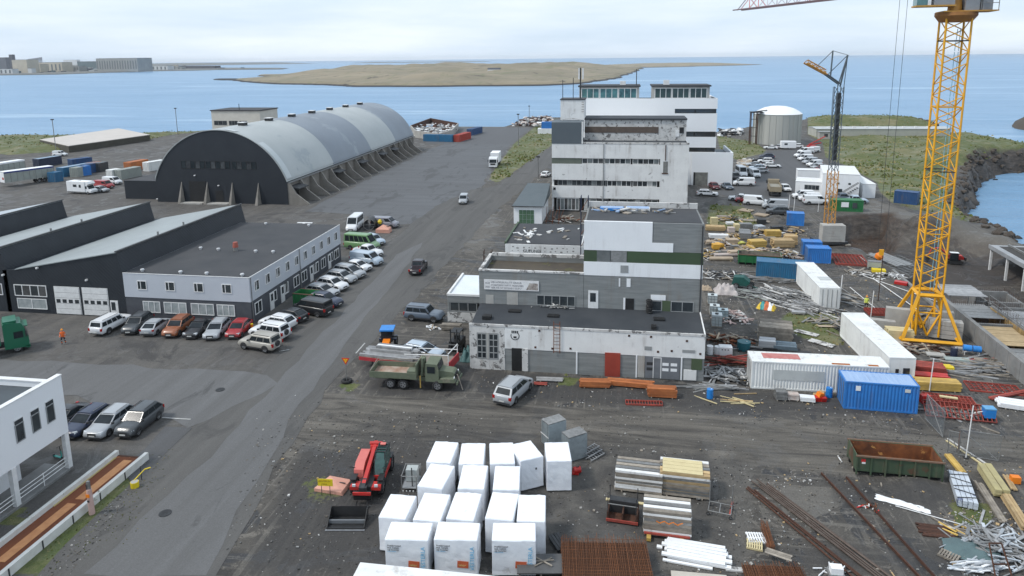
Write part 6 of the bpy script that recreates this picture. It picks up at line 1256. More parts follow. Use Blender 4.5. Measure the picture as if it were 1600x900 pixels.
# ---------------- smaller crane
b_ = P(1293.5, 379); sc_ = thing('small_tower_crane', 'smaller slim crane with folded jib and a concrete block at its foot', 'crane', (b_[0], b_[1], 0), R(12)); h2 = .62
for sx, sy in ((-1, -1), (1, -1), (1, 1), (-1, 1)): rod('mast_chord', sc_, (sx*h2, sy*h2, 3.3), (sx*h2, sy*h2, 12.3), .085, crane_o, True); rod('mast_chord', sc_, (sx*h2*.85, sy*h2*.85, 12.3), (sx*h2*.85, sy*h2*.85, 26), .07, M('crane_grey', (.10, .125, .14), (.075, .09, .10), 2, .6), True)
for k in range(18):
    za = 3.3+k*1.26; m_ = crane_o if k < 7 else MC['crane_grey']; e = h2 if k < 7 else h2*.85
    for i, (p, q_) in enumerate((((-1, -1), (1, -1)), ((1, -1), (1, 1)), ((1, 1), (-1, 1)), ((-1, 1), (-1, -1)))): rod('mast_brace', sc_, (p[0]*e, p[1]*e, za), (q_[0]*e, q_[1]*e, za+1.26), .045, m_); (k % 2 == 0) and rod('mast_strut', sc_, (p[0]*e, p[1]*e, za), (q_[0]*e, q_[1]*e, za), .045, m_)
slab('inner_mast', sc_, -.28, -.28, 14, .28, .28, 25, steel_d)
cg = MC['crane_grey']; rod('tower_head', sc_, (.1, 0, 26), (1.0, 0, 31), .14, cg); rod('tower_head', sc_, (-.3, 0, 26.), (1.0, 0, 31), .1, cg); rod('stay', sc_, (1., 0, 31), (-2.2, 0, 27.8), .07, cg); rod('king_post', sc_, (-1.6, 0, 27.6), (-1.5, 0, 31.7), .12, cg); rod('stay', sc_, (-1.5, 0, 31.7), (-4.3, 0, 28.9), .06, cg); rod('stay', sc_, (-1.5, 0, 31.7), (1., 0, 31), .04, cg); rod('stay', sc_, (1., 0, 31), (.7, 0, 25), .06, cg)
for y in (-.5, .5):
    rod('folded_jib_beam', sc_, (0, y, 26.4), (-2.4, y, 28), .13, cg, True); rod('folded_jib_beam', sc_, (-2.4, y, 28), (-5.9, y, 29.8), .13, crane_o, True)
rod('folded_jib_beam', sc_, (-2.4, 0, 28.7), (-5.5, 0, 30.3), .09, crane_o, True)
for i in range(5): x = -2.6-i*.66; z = 28.1+i*.34; rod('jib_lattice', sc_, (x, -.5, z), (x-.35, 0, z+.8), .06, crane_o); rod('jib_lattice', sc_, (x-.35, 0, z+.8), (x-.66, .5, z+.34), .06, crane_o); slab('jib_panel', sc_, x-.5, -.52, z-.1, x, -.5, z+.4, crane_o)
rod('hoist_rope', sc_, (-1.2, -.4, 26), (-1.1, -.4, 14), .05, cg)
for i in range(6): piece('ballast_slab', sc_, (.0, -1.2, .9+.46*i), (3.6, 1.9, .44), conc_l, (0, 0, R(-10)))
slab('undercarriage', sc_, -2.3, -2.3, .25, 2.3, 1.8, .62, steel_d); [slab('outrigger_pad', sc_, x-.4, y-.4, 0, x+.4, y+.4, .25, wood_o) for x in (-2.2, 2.2) for y in (-2.2, 1.7)]
# ---------------- stacks
def stack(name, label, cat, a, b, L, W_, H, rows, cols, m_, pn='plank', jit=.03, z=0, group=None, gap=.12, ms=None, bearers=True, ang=None):
    t = at(name, label, cat, a, b, z, group, ang); zb = .1 if bearers else 0
    if bearers:
        for x in (L*.15, L*.85): piece('bearer', t, (x, W_/2, .05), (.1, W_, .1), wood_o)
    for j in range(rows):
        for i in range(cols):
            w_ = W_/cols; h_ = (H-zb)/rows
            piece(pn, t, (L/2+random.uniform(-jit, jit)*L, w_*(i+.5), zb+h_*(j+.5)), (L*random.uniform(1-jit*2, 1), w_*(1-gap), h_*(1-gap*.8)), (random.choice(ms) if ms else m_), (random.uniform(-jit, jit)*.1, 0, random.uniform(-jit, jit)*.4))
    return t
# scrap: loose sticks and boards in a heap
def scrap(name, label, cat, c, rad, n, mats, Ln=(.8, 2.6), th=(.05, .18), hmax=.5, pn='piece', sq=1., group=None, aniso=None):
    q = P(*c); gg = gz(*q); t = thing(name, label, cat, (q[0], q[1], (gg if gg < -1 else 0)+.01), 0, group)
    for i in range(n):
        x, y = random.gauss(0, rad[0]*.5), random.gauss(0, rad[1]*.5); L_ = random.uniform(*Ln); h_ = hmax*math.exp(-(x*x/rad[0]**2+y*y/rad[1]**2)*1.5)*random.random()
        an_ = random.uniform(0, pi) if aniso is None else R(aniso)+random.gauss(0, .25)
        wd = random.uniform(*th)*random.uniform(1, 3 if sq < 1 else 1.3)
        piece(pn, t, (x, y, h_+th[0]/2+.02), (L_, wd, random.uniform(th[0], th[1])), random.choice(mats), (random.uniform(-.06, .06), random.uniform(-.12, .12), an_))
    return t
gt = 'stacks of formwork tables'
for a, b, L, W_, H, l, ms in (((960, 768), (1024, 776), 3.4, 2.0, 1.7, 'stack of white-edged formwork panels, rear left of the three', [peel, steel, wood_o, whitewall]), ((1030, 775), (1096, 783), 3.5, 2.1, 1.9, 'stack of formwork panels topped with cream boards', [wood, peel, wood_o, steel]), ((1004, 838), (1068, 846), 3.1, 1.9, 1.9, 'nearest stack of grey formwork panels with orange straps on yellow blocks', [steel, wood_o, steel, peel])):
    t = stack('formwork_stack', l, 'formwork stack', a, b, L, W_, H, 9, 5, None, 'panel_rail', .012, group=gt, ms=ms, gap=.25)
    for j in range(1, 9): piece('cross_rail', t, (L/2, W_*.5, .1+(H-.1)*j/9), (L*.96, W_*.94, .035), wood_o if j % 2 else ms[0])
    if 'straps' in l:
        for i in range(6): piece('strap', t, (1.0+i*.28, -.04, H*.62+.06*(i % 2)), (.32, .03, .05), orange, (0, R(25*(-1)**i), 0))
        for x in (.4, 2.5): piece('foot_block', t, (x, -.15, .15), (.28, .7, .22), wood_y)
        piece('red_beam', t, (L/2, -.05, .32), (L*.95, .12, .12), redsteel)
    if 'cream' in l:
        for i in range(4): piece('cream_board', t, (L*.45, .3+.45*i, H+.03), (L*.8, .42, .05), M('cream_board', (.62, .53, .30), (.55, .46, .26), 2, .7))
for i, (a, b) in enumerate((((1087, 778), (1075, 722)), ((1095, 784), (1085, 745)))): stack('beam_bundle', ['red steel beams leaning beside the cream-topped stack', 'pale steel beams lying right of the cream-topped stack'][i], 'beams', a, b, 3.2, .3, .2, 1, 3, redsteel if i == 0 else steel, 'beam', .02)
# rack with posts
t = at('steel_rack', 'rusty steel rack with upright posts left of the nearest panel stack', 'rack', (948, 815), (988, 821))
for x in (0, 1., 1.95): slab('divider', t, x, 0, .15, x+.1, 1.4, .75, rust_d)
slab('tray', t, -.05, -.02, .1, 2.1, 1.45, .16, rust_d); slab('front_beam', t, -.05, -.1, .1, 2.1, -.02, .28, redsteel); slab('dark_load', t, .05, .9, .16, 2., 1.45, 1.05, steel_d); rod('cross_bar', t, (0, .6, .95), (2., .6, .95), .04, steel)
for x in (.05, 1.95):
    for y in (.1, 1.35): rod('upright', t, (x, y, .1), (x, y, 1.9), .03, steel_d)
stack('plank', 'long pale plank lying behind the steel rack', 'plank', (944, 782), (1012, 791), 3.4, .28, .07, 1, 1, M('cream_board', (.62, .53, .30), (.55, .46, .26), 2, .7), bearers=False)
for a, b, l in (((1022, 779), (1040, 790), 'yellow strap lying on the ground, longer one'), ((1024, 780), (1046, 783), 'yellow strap lying on the ground, shorter one')): stack('strap', l, 'strap', a, b, 1.1, .1, .05, 1, 1, wood_y, bearers=False)
# fence panel bundles (upright)
for a, b, l in (((856, 700), (872, 702), 'left bundle of upright grey fence panels behind the modules'), ((888, 722), (910, 712), 'right bundle of upright grey fence panels behind the modules')):
    t = at('fence_panel_bundle', l, 'fence panels', (a[0], a[1]), None, group='bundles of fence panels', ang=38)
    for i in range(15): piece('fence_panel', t, (.04, -.1+.075*i, 1.05), (.06, .03, 2.0), steel); piece('fence_panel', t, (.85, -.1+.075*i, 1.0), (1.7, .035, 1.98-.03*(i % 3)), M('panel_grey', (.33, .37, .38), (.25, .28, .29), 3, .6, var=.25))
    piece('top_bar', t, (.85, .45, 2.05), (1.7, 1.1, .03), steel); piece('strap', t, (-.03, .45, .9), (.02, 1.2, .06), white_fr)
t = at('aluminium_ladder_frames', 'small pile of grey ladder frames right of the fence panels', 'frames', (925, 722), None, ang=52)
for k in range(3):
    for y in (0, .5): piece('side_rail', t, (.7+.1*k, y+.35*k, .1+.12*k), (1.7, .06, .08), al)
    for i in range(6): piece('rung', t, (.1+.28*i+.1*k, .25+.35*k, .1+.12*k), (.05, .5, .04), al)
t = at('red_canister', 'bright red canister behind the right end module', 'canister', (894, 741)); MB().mat(red).tube((.1, .1, .25), (.6, .3, .25), .25, 12).box(0, -.1, 0, .5, .4, .12).build('body', t); rod('handle', t, (.3, .15, .5), (.5, .25, .5), .04, blackp)
# cage, bucket, salmon slab, sign
t = at('steel_cage', 'grey upright steel cage left of the wrapped modules', 'cage', (628, 768), (649, 768.5))
for x in (0, 1.1):
    for y in (0, 1.6): rod('post', t, (x, y, 0), (x, y, 1.25), .04, steel)
for z in (.25, 1.2): [rod('rail', t, p, q_, .03, steel) for p, q_ in (((0, 0, z), (1.1, 0, z)), ((0, 1.6, z), (1.1, 1.6, z)), ((0, 0, z), (0, 1.6, z)), ((1.1, 0, z), (1.1, 1.6, z)))]
slab('tray', t, .03, .03, .2, 1.07, 1.57, .26, MC['cabinet_grey']); slab('grey_sheet', t, .15, .8, .3, 1., 1.5, 1.2, M('pale_sheet', (.4, .43, .42), None, 2, .6)); rod('tool_handle', t, (.75, .2, .3), (.6, .8, 1.4), .04, blackp); [slab('bolt', t, .05+.25*i, -.04, 0, .14+.25*i, .0, .1, white_fr) for i in range(4)]
t = at('loader_bucket', 'black open loader bucket lying on the ground before the telehandler', 'bucket', (510, 828), (563, 828)); W_ = 2.55
MB().mat(blackp).box(0, 0, 0, W_, .06, .12).box(0, .06, 0, W_, 1.3, .05).ext([(1.3, 0), (1.36, 0), (1.5, .75), (1.42, .78)], 'x', 0, W_).build('shell', t)
for x in (0, W_-.05): MB().mat(blackp).ext([(0, 0), (1.36, 0), (1.5, .78), (1.2, .78), (.05, .15)], 'x', x, x+.05).build('side_plate', t)
slab('cutting_edge', t, -.05, -.16, 0, W_+.05, 0, .04, M('worn_steel', (.30, .31, .32), (.2, .2, .21), 3, .4, .5)); slab('inner_bar', t, .05, .55, .06, W_-.05, .68, .3, M('worn_bar', (.16, .17, .18), None, 3, .5))
def wedge(label, px, L, W_, H, ang_):
    t = at('salmon_block', label, 'block', px, ang=ang_, group='salmon pink blocks')
    MB().mat(pinkc).poly([(0, 0, 0), (L, 0, 0), (L*.98, W_, 0), (.1, W_, 0), (0, 0, H*.45), (L*.95, 0, H*.45), (L*.95, W_*.9, H*.6), (.4, W_*.95, H*.6), (L*.45, W_*.55, H)], [(0, 1, 5, 4), (1, 2, 6, 5), (2, 3, 7, 6), (3, 0, 4, 7), (4, 5, 8), (5, 6, 8), (6, 7, 8), (7, 4, 8)]).build('body', t)
    slab('strap', t, L*.45, W_*.5, H*.72, L*.9, W_*.55, H*.78, blackp); return t
wedge('flat salmon-pink block under the yellow sign', (491, 768), 2.3, 1.7, .55, -6); wedge('salmon and orange block with pointed top beside the mauve van', (587, 364), 2.6, 1.6, 1.4, 0)
t = at('yellow_sign', 'yellow rectangular sign on two thin posts in front of the salmon block', 'sign', (501, 774), (516, 774.5))
slab('board', t, -.15, -.02, .75, .95, .02, 1.3, yellow); [rod('post', t, (x, 0, 0), (x, 0, .8), .025, steel_d) for x in (.1, .72)]; text(t, 'AÐVÖRUN', (-.1, -.025, 1.08), .18, M('sign_ink', (.35, .2, .02), None, 3, .6)); text(t, 'LYKLA', (.1, -.025, .86), .15, MC['sign_ink'])
t = at('yellow_ball', 'yellow round buoy on a stand by the dark culvert ring', 'buoy', (594, 357)); MB().mat(yellow).tube((0, 0, .9), (0, 0, 1.3), .3, 12, .42).tube((0, 0, 1.3), (0, 0, 1.7), .42, 12, .2).build('ball', t); rod('post', t, (0, 0, 0), (0, 0, .95), .06, steel_d)
t = at('culvert_ring', 'dark cylindrical tank with a cross-braced open end by the minibus', 'tank', (577, 358), ang=20)
MB().mat(steel_d).tube((0, -1.0, 1.05), (.8, 1.6, 1.05), 1.05, 20, None, False).build('shell', t); rod('cross_bar', t, (-1., -1., 1.05), (1., -1., 1.05), .05, steel); rod('cross_bar', t, (0, -1., 0), (0, -1., 2.1), .05, steel)
o = new('rim', torus(1.03, .07, steel), t, (0, -1., 1.05)); o.rotation_euler.x = pi/2
# road sign on tyre
t = at('road_sign', 'orange and red triangular warning sign on a post in an old tyre', 'road sign', (542, 597))
new('tyre', TY, t, (0, 0, .12)).scale = (1.7, 1.7, 1.5); rod('post', t, (0, 0, .1), (0, 0, 2.0), .035, steel)
MB().mat(red).ext([(-.42, 2.5), (.42, 2.5), (0, 1.78)], 'y', -.03, 0).build('border', t); MB().mat(orange).ext([(-.3, 2.43), (.3, 2.43), (0, 1.92)], 'y', -.045, -.031).build('face', t); MB().mat(yellow).box(-.04, -.055, 2.1, .04, -.046, 2.38).box(-.15, -.055, 2.28, .15, -.046, 2.36).build('symbol', t)
# rust channel (weighbridge trough)
t = at('steel_trough', 'long rust-brown trough with white curbs beside the roadside office', 'trough', (210, 713), (232, 710)); A_ = Vector(P(177, 708, .5)); B_ = Vector(P(232, 709, .5)); t.location = (A_.x, A_.y, 0); t.rotation_euler.z = 0
TW = B_.x-A_.x; TLn = 22; rustf = M('rusty_floor', (.20, .062, .022), (.12, .038, .018), .6, .9, c3=(.34, .13, .05), t3=.6, sc3=.5, stretch=(1, .4, 1)); cb = M('curb_white', (.66, .66, .63), (.55, .54, .50), 1.5, .8, c3=(.25, .23, .18), t3=.63, sc3=1.2)
slab('floor', t, .3, -TLn, .02, TW-.3, 0, .25, rustf); slab('curb', t, 0, -TLn, 0, .3, .25, .62, cb); slab('curb', t, TW-.3, -TLn, 0, TW, .3, .62, cb); slab('worn_strip', t, TW*.42, -5.5, .25, TW*.42+.7, -.4, .262, M('sandy_rust', (.62, .30, .13), (.48, .21, .09), 1.5, .9)); slab('worn_strip', t, TW*.36, -12, .25, TW*.36+.7, -6., .262, MC['sandy_rust'])
slab('end_curb', t, .3, 0, 0, TW-.3, .2, .26, rust_d); slab('yellow_line', t, .3, -6.5, .25, .42, -.2, .3, M('faded_yellow', (.5, .38, .12), (.4, .33, .2), 2, .8))
for i in range(7): slab('curb_clamp', t, TW-.02, -2.5-2.6*i, 0, TW+.04, -2.42-2.6*i, .6, steel_d)
t = at('pink_post', 'pale pink pillar with a small control box at the edge of the trough', 'post', (144, 803)); MB().mat(M('pale_pink', (.56, .38, .33), (.5, .33, .29), 2, .8)).tube((0, 0, 0), (0, 0, 1.9), .2, 10, .17).build('pillar', t); slab('label', t, -.14, -.21, 1.35, .14, -.18, 1.6, orange); slab('dial', t, -.08, -.21, 1.0, .08, -.19, 1.15, blackp); slab('control_box', t, -.1, -.08, 1.9, .1, .08, 2.5, steel); rod('cable', t, (-.08, -.1, 1.5), (-.1, -.12, 2.3), .02, blackp)
t = at('yellow_drum', 'yellow-painted drum with a bent yellow bar beside the white curb', 'drum', (211, 761)); MB().mat(yellow).tube((0, 0, 0), (0, 0, .42), .3, 14).build('drum', t); MB().mat(conc_l).tube((0, 0, .42), (0, 0, .44), .26, 14).build('concrete_fill', t); rod('bar', t, (-.15, .1, .4), (.25, .9, .9), .04, yellow); rod('bar', t, (.25, .9, .9), (.6, 1.1, .95), .05, yellow); rod('stake', t, (-.1, .9, 0), (-.1, .9, 1.1), .03, steel_d)
t = at('yellow_bollard', 'small orange-yellow bollard at the corner of the grey office', 'bollard', (394, 517)); MB().mat(orange).tube((0, 0, 0), (0, 0, .8), .16, 10).build('post', t); MB().mat(yellow).tube((0, 0, .8), (0, 0, .86), .17, 10).build('cap', t)
# person
def person(label, px, hv, ang_):
    q = P(*px); t = thing('person', label, 'person', (*q, .03), R(ang_))
    V = [(0, 0, .95), (0, 0, 1.15), (0, 0, 1.38), (0, 0, 1.50), (0, 0, 1.62), (0, 0, 1.74), (.10, 0, .90), (.14, .12, .50), (.13, .02, .09), (.14, .16, .04), (-.10, 0, .90), (-.12, -.10, .50), (-.13, -.26, .10), (-.13, -.12, .05),
         (.19, 0, 1.40), (.25, .05, 1.12), (.22, .22, .94), (.21, .29, .88), (-.19, 0, 1.40), (-.27, -.06, 1.13), (-.25, .05, .9), (-.24, .10, .83)]
    E_ = [(0, 1), (1, 2), (2, 3), (3, 4), (4, 5), (0, 6), (6, 7), (7, 8), (8, 9), (0, 10), (10, 11), (11, 12), (12, 13), (2, 14), (14, 15), (15, 16), (16, 17), (2, 18), (18, 19), (19, 20), (20, 21)]
    rad = [.15, .155, .165, .06, .10, .085, .10, .075, .055, .045, .10, .075, .055, .045, .075, .055, .04, .035, .075, .055, .04, .035]
    me = bpy.data.meshes.new('body'); me.from_pydata(V, E_, []); o = new('body', me, t)
    sk_ = o.modifiers.new('s', 'SKIN'); o.modifiers.new('u', 'SUBSURF').levels = 1
    for i, v in enumerate(me.skin_vertices[0].data): v.radius = (rad[i], rad[i]*(.75 if i < 3 else 1)); v.use_root = i == 0
    dg = bpy.context.evaluated_depsgraph_get(); m2 = bpy.data.meshes.new_from_object(o.evaluated_get(dg)); o.modifiers.clear(); o.data = m2
    for m_ in (skin, hv, M('navy_trousers', (.02, .025, .04), None, 3, .9), M('reflective_band', (.6, .6, .55), None, 3, .4)): m2.materials.append(m_)
    for p in m2.polygons:
        z = p.center.z; arm = abs(p.center.x) > .2 or p.center.y > .2
        p.material_index = 0 if z > 1.50 else (3 if (1.10 < z < 1.16 or .46 < z < .52) else (1 if z > .86 else (1 if z < .30 and z > .16 else 2)))
        if z < .95 and arm and z > .8: p.material_index = 0
        p.use_smooth = True
    MB().mat(M('helmet_orange', (.8, .3, .03), None, 3, .4)).tube((0, 0, 1.70), (0, 0, 1.82), .125, 12, .07).tube((0, .04, 1.69), (0, .04, 1.71), .15, 12).build('helmet', t); return t
hiv = M('hi_vis_orange', (.85, .16, .03), None, 3, .7)
person('worker in orange hi-vis jacket and navy trousers walking on the yard', (99.5, 538), hiv, 200)
person('worker in pale yellow hi-vis top standing behind the red grids by the crane', (1353, 484), M('hi_vis_yellow', (.65, .75, .12), None, 3, .7), 160)
# ---------------- along the front of the low workshop
stack('steel_plates', 'grey boards lying flat by the workshop wall', 'boards', (838, 597), (882, 598.5), 2.6, .9, .16, 2, 2, al, 'board'); stack('formwork_grid', 'small reddish pallet grid in front of the grey boards', 'pallet', (834, 603), (856, 604), 1.3, .6, .15, 1, 4, redsteel, 'slat')
for a, b, L_, r_, c, l in (((906, 607), (950, 608), 2.9, 4, 3, 'left end of the orange timber beams by the red door'), ((945, 603), (1010, 609), 4.6, 3, 3, 'long orange timber beams lying across the foot of the red door'), ((1011, 622), (1052, 624), 2.7, 6, 3, 'stepped stack of orange timber beams right of the red door')): stack('timber_beams', l, 'timber', a, b, L_, .9, .14*r_+.1, r_, c, wood_or, 'beam', .04, group='orange timber beams by the workshop')
def formgrid(label, a, b, L, W_, n, layers=1, m_=redsteel, cross=2, tilt=0, z=0, H=.14, name='formwork_grid'):
    t = at(name, label, 'formwork', a, b, z)
    for k in range(layers):
        o = k*(H+.05)
        for y in (0, W_): piece('edge_rail', t, (L/2, y, H/2+o), (L, .08, H), m_)
        for i in range(n+1): piece('rib', t, (L*i/n, W_/2, H/2+o), (.055, W_-.08, H*.8), m_)
        for j in range(cross-1): piece('cross_rail', t, (L/2, W_*(j+1)/cross, H*.9+o), (L-.1, .05, .05), m_)
    if tilt: t.rotation_euler.x = R(tilt)
    return t
formgrid('flat red ladder-like formwork panel lying in front of the orange beams', (978, 633), (1036, 635), 3.3, .75, 13, 1, redsteel, 1)
def barrel(label, px, m_, r=.29, h=.88, s=1.):
    t = at('barrel', label, 'barrel', px); b_ = MB().mat(m_).tube((0, 0, 0), (0, 0, h), r, 16).build('drum', t)
    for z in (h*.33, h*.66): MB().mat(m_).tube((0, 0, z-.02), (0, 0, z+.02), r+.015, 16).build('ring', t)
    MB().mat(whitewall).tube((r*.4, 0, h), (r*.4, 0, h+.04), .05, 8).build('bung', t); return t
barrel('blue plastic barrel standing by the end of the low workshop', (1109, 622), bluep); barrel('small pale blue canister among the orange beams', (1020, 618), M('pale_blue', (.12, .35, .6), None, 3, .5), .16, .5); barrel('small white and blue canister right of the pale blue one', (1050, 621), M('pale_blue2', (.45, .55, .65), None, 3, .5), .13, .4); barrel('blue barrel between the red rag and the blue container', (1295, 620), bluep)
scrap('long_battens', 'long pale battens lying in front of the blue barrel', 'battens', (1145, 628), (1.6, .5), 9, [wood, M('cream_board', (.62, .53, .30), (.55, .46, .26), 2, .7)], (1.6, 3.6), (.04, .09), .12, aniso=-10, pn='batten')
stack('single_batten', 'single pale batten lying behind the long ones', 'batten', (1146, 617), (1184, 616), 2.2, .12, .08, 1, 1, wood, bearers=False)
t = stack('grey_crate_stack', 'grey slotted crates by the left end of the rusty white container', 'crates', (1212, 627), (1230, 628), 1., .9, .9, 3, 4, steel, 'slat'); stack('paving_pallet', 'pallet of pinkish paving next to the grey crates', 'pallet', (1231, 627), (1248, 628), 1., .8, .6, 3, 3, M('pinkish_paving', (.5, .38, .33), (.6, .56, .52), 3, .9, var=.3), 'paver'); stack('white_blocks', 'white blocks wrapped in film right of the paving', 'blocks', (1250, 629), (1272, 631), 1.3, .7, .5, 2, 3, whitewall, 'block')
t = at('rag_crate', 'orange and red bags piled in a crate by the blue barrel', 'bags', (1273, 628)); [piece('bag', t, (x, y, z), (.5, .45, .4), m_, (.2, .1*i, .3*i)) for i, (x, y, z, m_) in enumerate(((.25, .2, .25, red), (.75, .2, .25, red), (.5, .3, .6, orange), (.25, .6, .3, wood), (.7, .6, .65, wood)))]
# ================================================================== CONSTRUCTION PIT
def wq_(a, z=0): return Vector((*P(*a, z), z))
A_ = wq_((1469, 487)); B_ = wq_((1606, 604)); ud = (B_-A_).normalized(); vd = Vector((-ud.y, ud.x, 0)); UL = (B_-A_).length; ua = math.atan2(ud.y, ud.x)
if vd.x < 0: vd = -vd
def cw(label, u0_, v0, u1_, th, z0_, z1_, along=True, m_=None, rebar=0, shutter=False, name='concrete_wall'):
    o = A_+ud*u0_+vd*v0; t = thing(name, label, 'concrete wall', (o.x, o.y, 0), ua if along else math.atan2(vd.y, vd.x), 'poured walls of the foundation pit'); L = u1_
    s = 1 if along else 1; q0 = 0
    slab('wall', t, 0, -th/2, z0_, L, th/2, z1_, m_ or conc_d)
    for i in range(int(L/2.4)): slab('joint_strip', t, 2.4*(i+1)-.02, -th/2-.006, z0_+.3, 2.4*(i+1)+.02, th/2+.006, z1_-.1, M('dark_joint', (.10, .10, .098), None, 3, .9))  # darker grey strip at each wall joint
    if shutter:
        for i in range(int(L/.6)): piece('shutter_board', t, (.3+.6*i, -th/2-.05, (z0_+z1_)/2), (.56, .06, (z1_-z0_)*.9), M('shutter_wood', (.46, .31, .13), (.34, .22, .09), 2, .8, var=.35, stretch=(1, 1, .3)))
    if rebar:
        mb = MB().mat(rust_d)
        for i in range(int(L/.22)): mb.tube((.1+.22*i, random.uniform(-.06, .06), z1_-.05), (.1+.22*i+random.uniform(-.03, .03), random.uniform(-.08, .08), z1_+rebar*random.uniform(.8, 1.1)), .014, 3)
        tag(mb.build('starter_bars', t), kind='stuff')
    return t
def deck(label, u0_, v0, L, W_, z, n, m_=al, z0_=-3):
    o = A_+ud*u0_+vd*v0; t = thing('deck_formwork', label, 'formwork deck', (o.x, o.y, z), ua, 'metal deck forms over the pit')
    for i in range(n): piece('deck_sheet', t, (L*(i+.5)/n, W_/2+random.uniform(-.1, .1), random.uniform(0, .05)), (L/n*.94, W_, .06), m_)
    for x in (.3, L-.3):
        for y in (.3, W_-.3): rod('prop', t, (x, y, 0), (x, y, z0_-z), .05, steel)
    return t
cw('long smooth grey retaining wall on the left edge of the pit', 0, 0, UL+3, .45, -3, 2.0)
cw('retaining wall continuing beyond the crane towards the back of the pit', -17, 0, 17, .4, -3, .3)
cw('first inner wall of the pit with starter bars and wooden shutters', 1.5, 5.0, UL, .3, -3, 1.6, rebar=.9, shutter=True)
cw('second inner wall of the pit, bristling with starter bars', -2, 10.2, UL+3, .3, -3, 1.1, rebar=1.)
cw('outer wall of the pit on the far right', -4, 15.5, UL+6, .35, -3, .9, rebar=.7)
for i, (u_, v_, L) in enumerate(((.8, .3, 9.8), (6.8, .3, 4.6), (12.5, 5.2, 5), (3.5, 10.3, 5.2), (16, 5.2, 10))): cw('cross wall between the pit walls, number %s counted from the back' % ['two', 'three', 'five', 'one', 'six'][i] if 0 else ['cross wall at the back end of the metal decks', 'cross wall under the wooden shutters', 'cross wall near the right picture edge between inner walls', 'cross wall below the unfinished concrete building', 'cross wall nearest the camera at the right picture edge'][i], u_, v_, L, .28, -3, 1.2, False, rebar=.6)
cw('curved-looking pale wall beyond the metal decks', -8, 6.5, 6, .3, -3.4, .6, rebar=.5)
cw('inner wall leading from the excavator to the decks', -9, 11, 9, .28, -3.4, .2, rebar=.6); cw('short cross wall by the excavator', -8, 6.6, 4.4, .28, -3.4, .4, False, rebar=.5); cw('cross wall under the farthest deck', -3, 5.1, 5, .28, -3.4, .6, False, rebar=.6); cw('cross wall right of the curved-looking wall', -2.2, 10.3, 5.2, .28, -3.4, .5, False, rebar=.6)
deck('light metal deck with raised ribs right behind the crane mast', -5.2, 1.0, 4.6, 4.4, 1.9, 6); deck('grey deck panels with rust below in the first bay', .2, .7, 5.0, 4.0, 1.2, 5, MC['grey_patch'] if 0 else steel); deck('second row of deck panels lying lower', 1.2, 5.5, 7, 4.2, .9, 8, al)
deck('panels with a dark hatch in the third bay', 8.8, 5.4, 6, 4.4, .7, 6, steel); deck('pale panels near the right picture edge', 3.6, 10.8, 8, 4, .6, 7, al); deck('timber-edged deck bay close to the long wall', 7.2, .7, 5.6, 3.8, 1.0, 5, M('ply_deck', (.40, .30, .17), (.3, .22, .12), 1.5, .8, var=.2)); deck('wet grey deck at the right end of the long wall', 13, .7, 7, 3.8, .8, 6, steel)
t = thing('guard_rail', 'thin steel guard rail along the first inner wall of the pit', 'rail', (A_+ud*1.5+vd*4.6).to_tuple(), ua)
for i in range(9): rod('rail_post', t, (2.2*i, 0, 1.2), (2.2*i, 0, 2.9), .035, steel)
for z in (2.2, 2.85): rod('rail', t, (0, 0, z), (18, 0, z), .03, steel)
# unfinished building right
a_ = wq_((1548, 384), .9); b_ = wq_((1604, 416), .9); d = (b_-a_); t = thing('unfinished_building', 'unfinished concrete building with flat slab roof on thin columns in the pit', 'building', (a_.x, a_.y, 0), math.atan2(d.y, d.x)); L = d.length+8
slab('roof_slab', t, -.4, 0, .6, L, 9, .95, M('wet_concrete', (.33, .34, .35), (.24, .25, .26), .6, .6)); slab('gravel_roof', t, .6, 1, .951, L-.4, 8.6, 1.0, dirt_m := M('dark_gravel', (.06, .058, .055), (.04, .038, .036), 3, .95, bump=.3)); slab('edge_beam', t, -.4, -.14, .45, L, 0, 1.05, MC['wet_concrete']); slab('upstand', t, 0, 2.4, 1.0, L, 2.6, 1.3, steel)
for x in (-.2, 5.2, 10.6, 16): slab('column', t, x, .1, -3.2, x+.3, .4, .45, white_fr)
slab('back_wall', t, 0, 6, -3.2, L, 6.3, .6, conc_d)
for i in range(12): piece('shutter_board', t, (4.5+.62*i, 3.4, -1.6), (.56, .08, 2.2), MC['shutter_wood'] if i % 4 else wood_or)
# grids and formwork between crane and small crane
formgrid('large field of red formwork grids lying behind the clean white container', (1306, 414), (1339, 416), 4.6, 5.6, 9, 2, redsteel, 8)
formgrid('small field of red grids left of the crane base', (1358, 493), (1388, 494), 3.2, 1.9, 8, 2, redsteel, 4)
formgrid('big grey formwork tray stretching behind the orange mixer', (1356, 404), (1420, 432), 9.5, 5.2, 12, 1, steel, 6, H=.25)
stack('metal_sheets', 'grey sheets and mesh lying in the formwork tray', 'sheets', (1352, 400), (1400, 420), 7, 3.2, .3, 2, 5, steel, 'sheet', .04, z=.1)
t = at('concrete_mixer', 'orange cement mixer drum on a stand', 'mixer', (1370, 413)); MB().mat(orange).tube((0, 0, .9), (.25, -.1, 1.35), .5, 12, .62).tube((.25, -.1, 1.35), (.5, -.2, 1.8), .62, 12, .3).build('drum', t); [rod('leg', t, (x, y, 0), (0, 0, .9), .05, blackp) for x, y in ((-.5, -.4), (.5, -.4), (0, .6))]
t = at('site_generator', 'small grey machine with a yellow lid left of the mixer', 'machine', (1356, 422), ang=-10); slab('body', t, 0, 0, .2, 1.8, 1., 1.2, grey_c); slab('lid', t, 0, 0, 1.2, 1.8, 1., 1.3, steel); slab('yellow_tray', t, .4, -1.2, 0, 2.2, -.2, .45, yellow); [wheel(t, x, y, .25, .15) for x in (.3, 1.5) for y in (0, 1)]
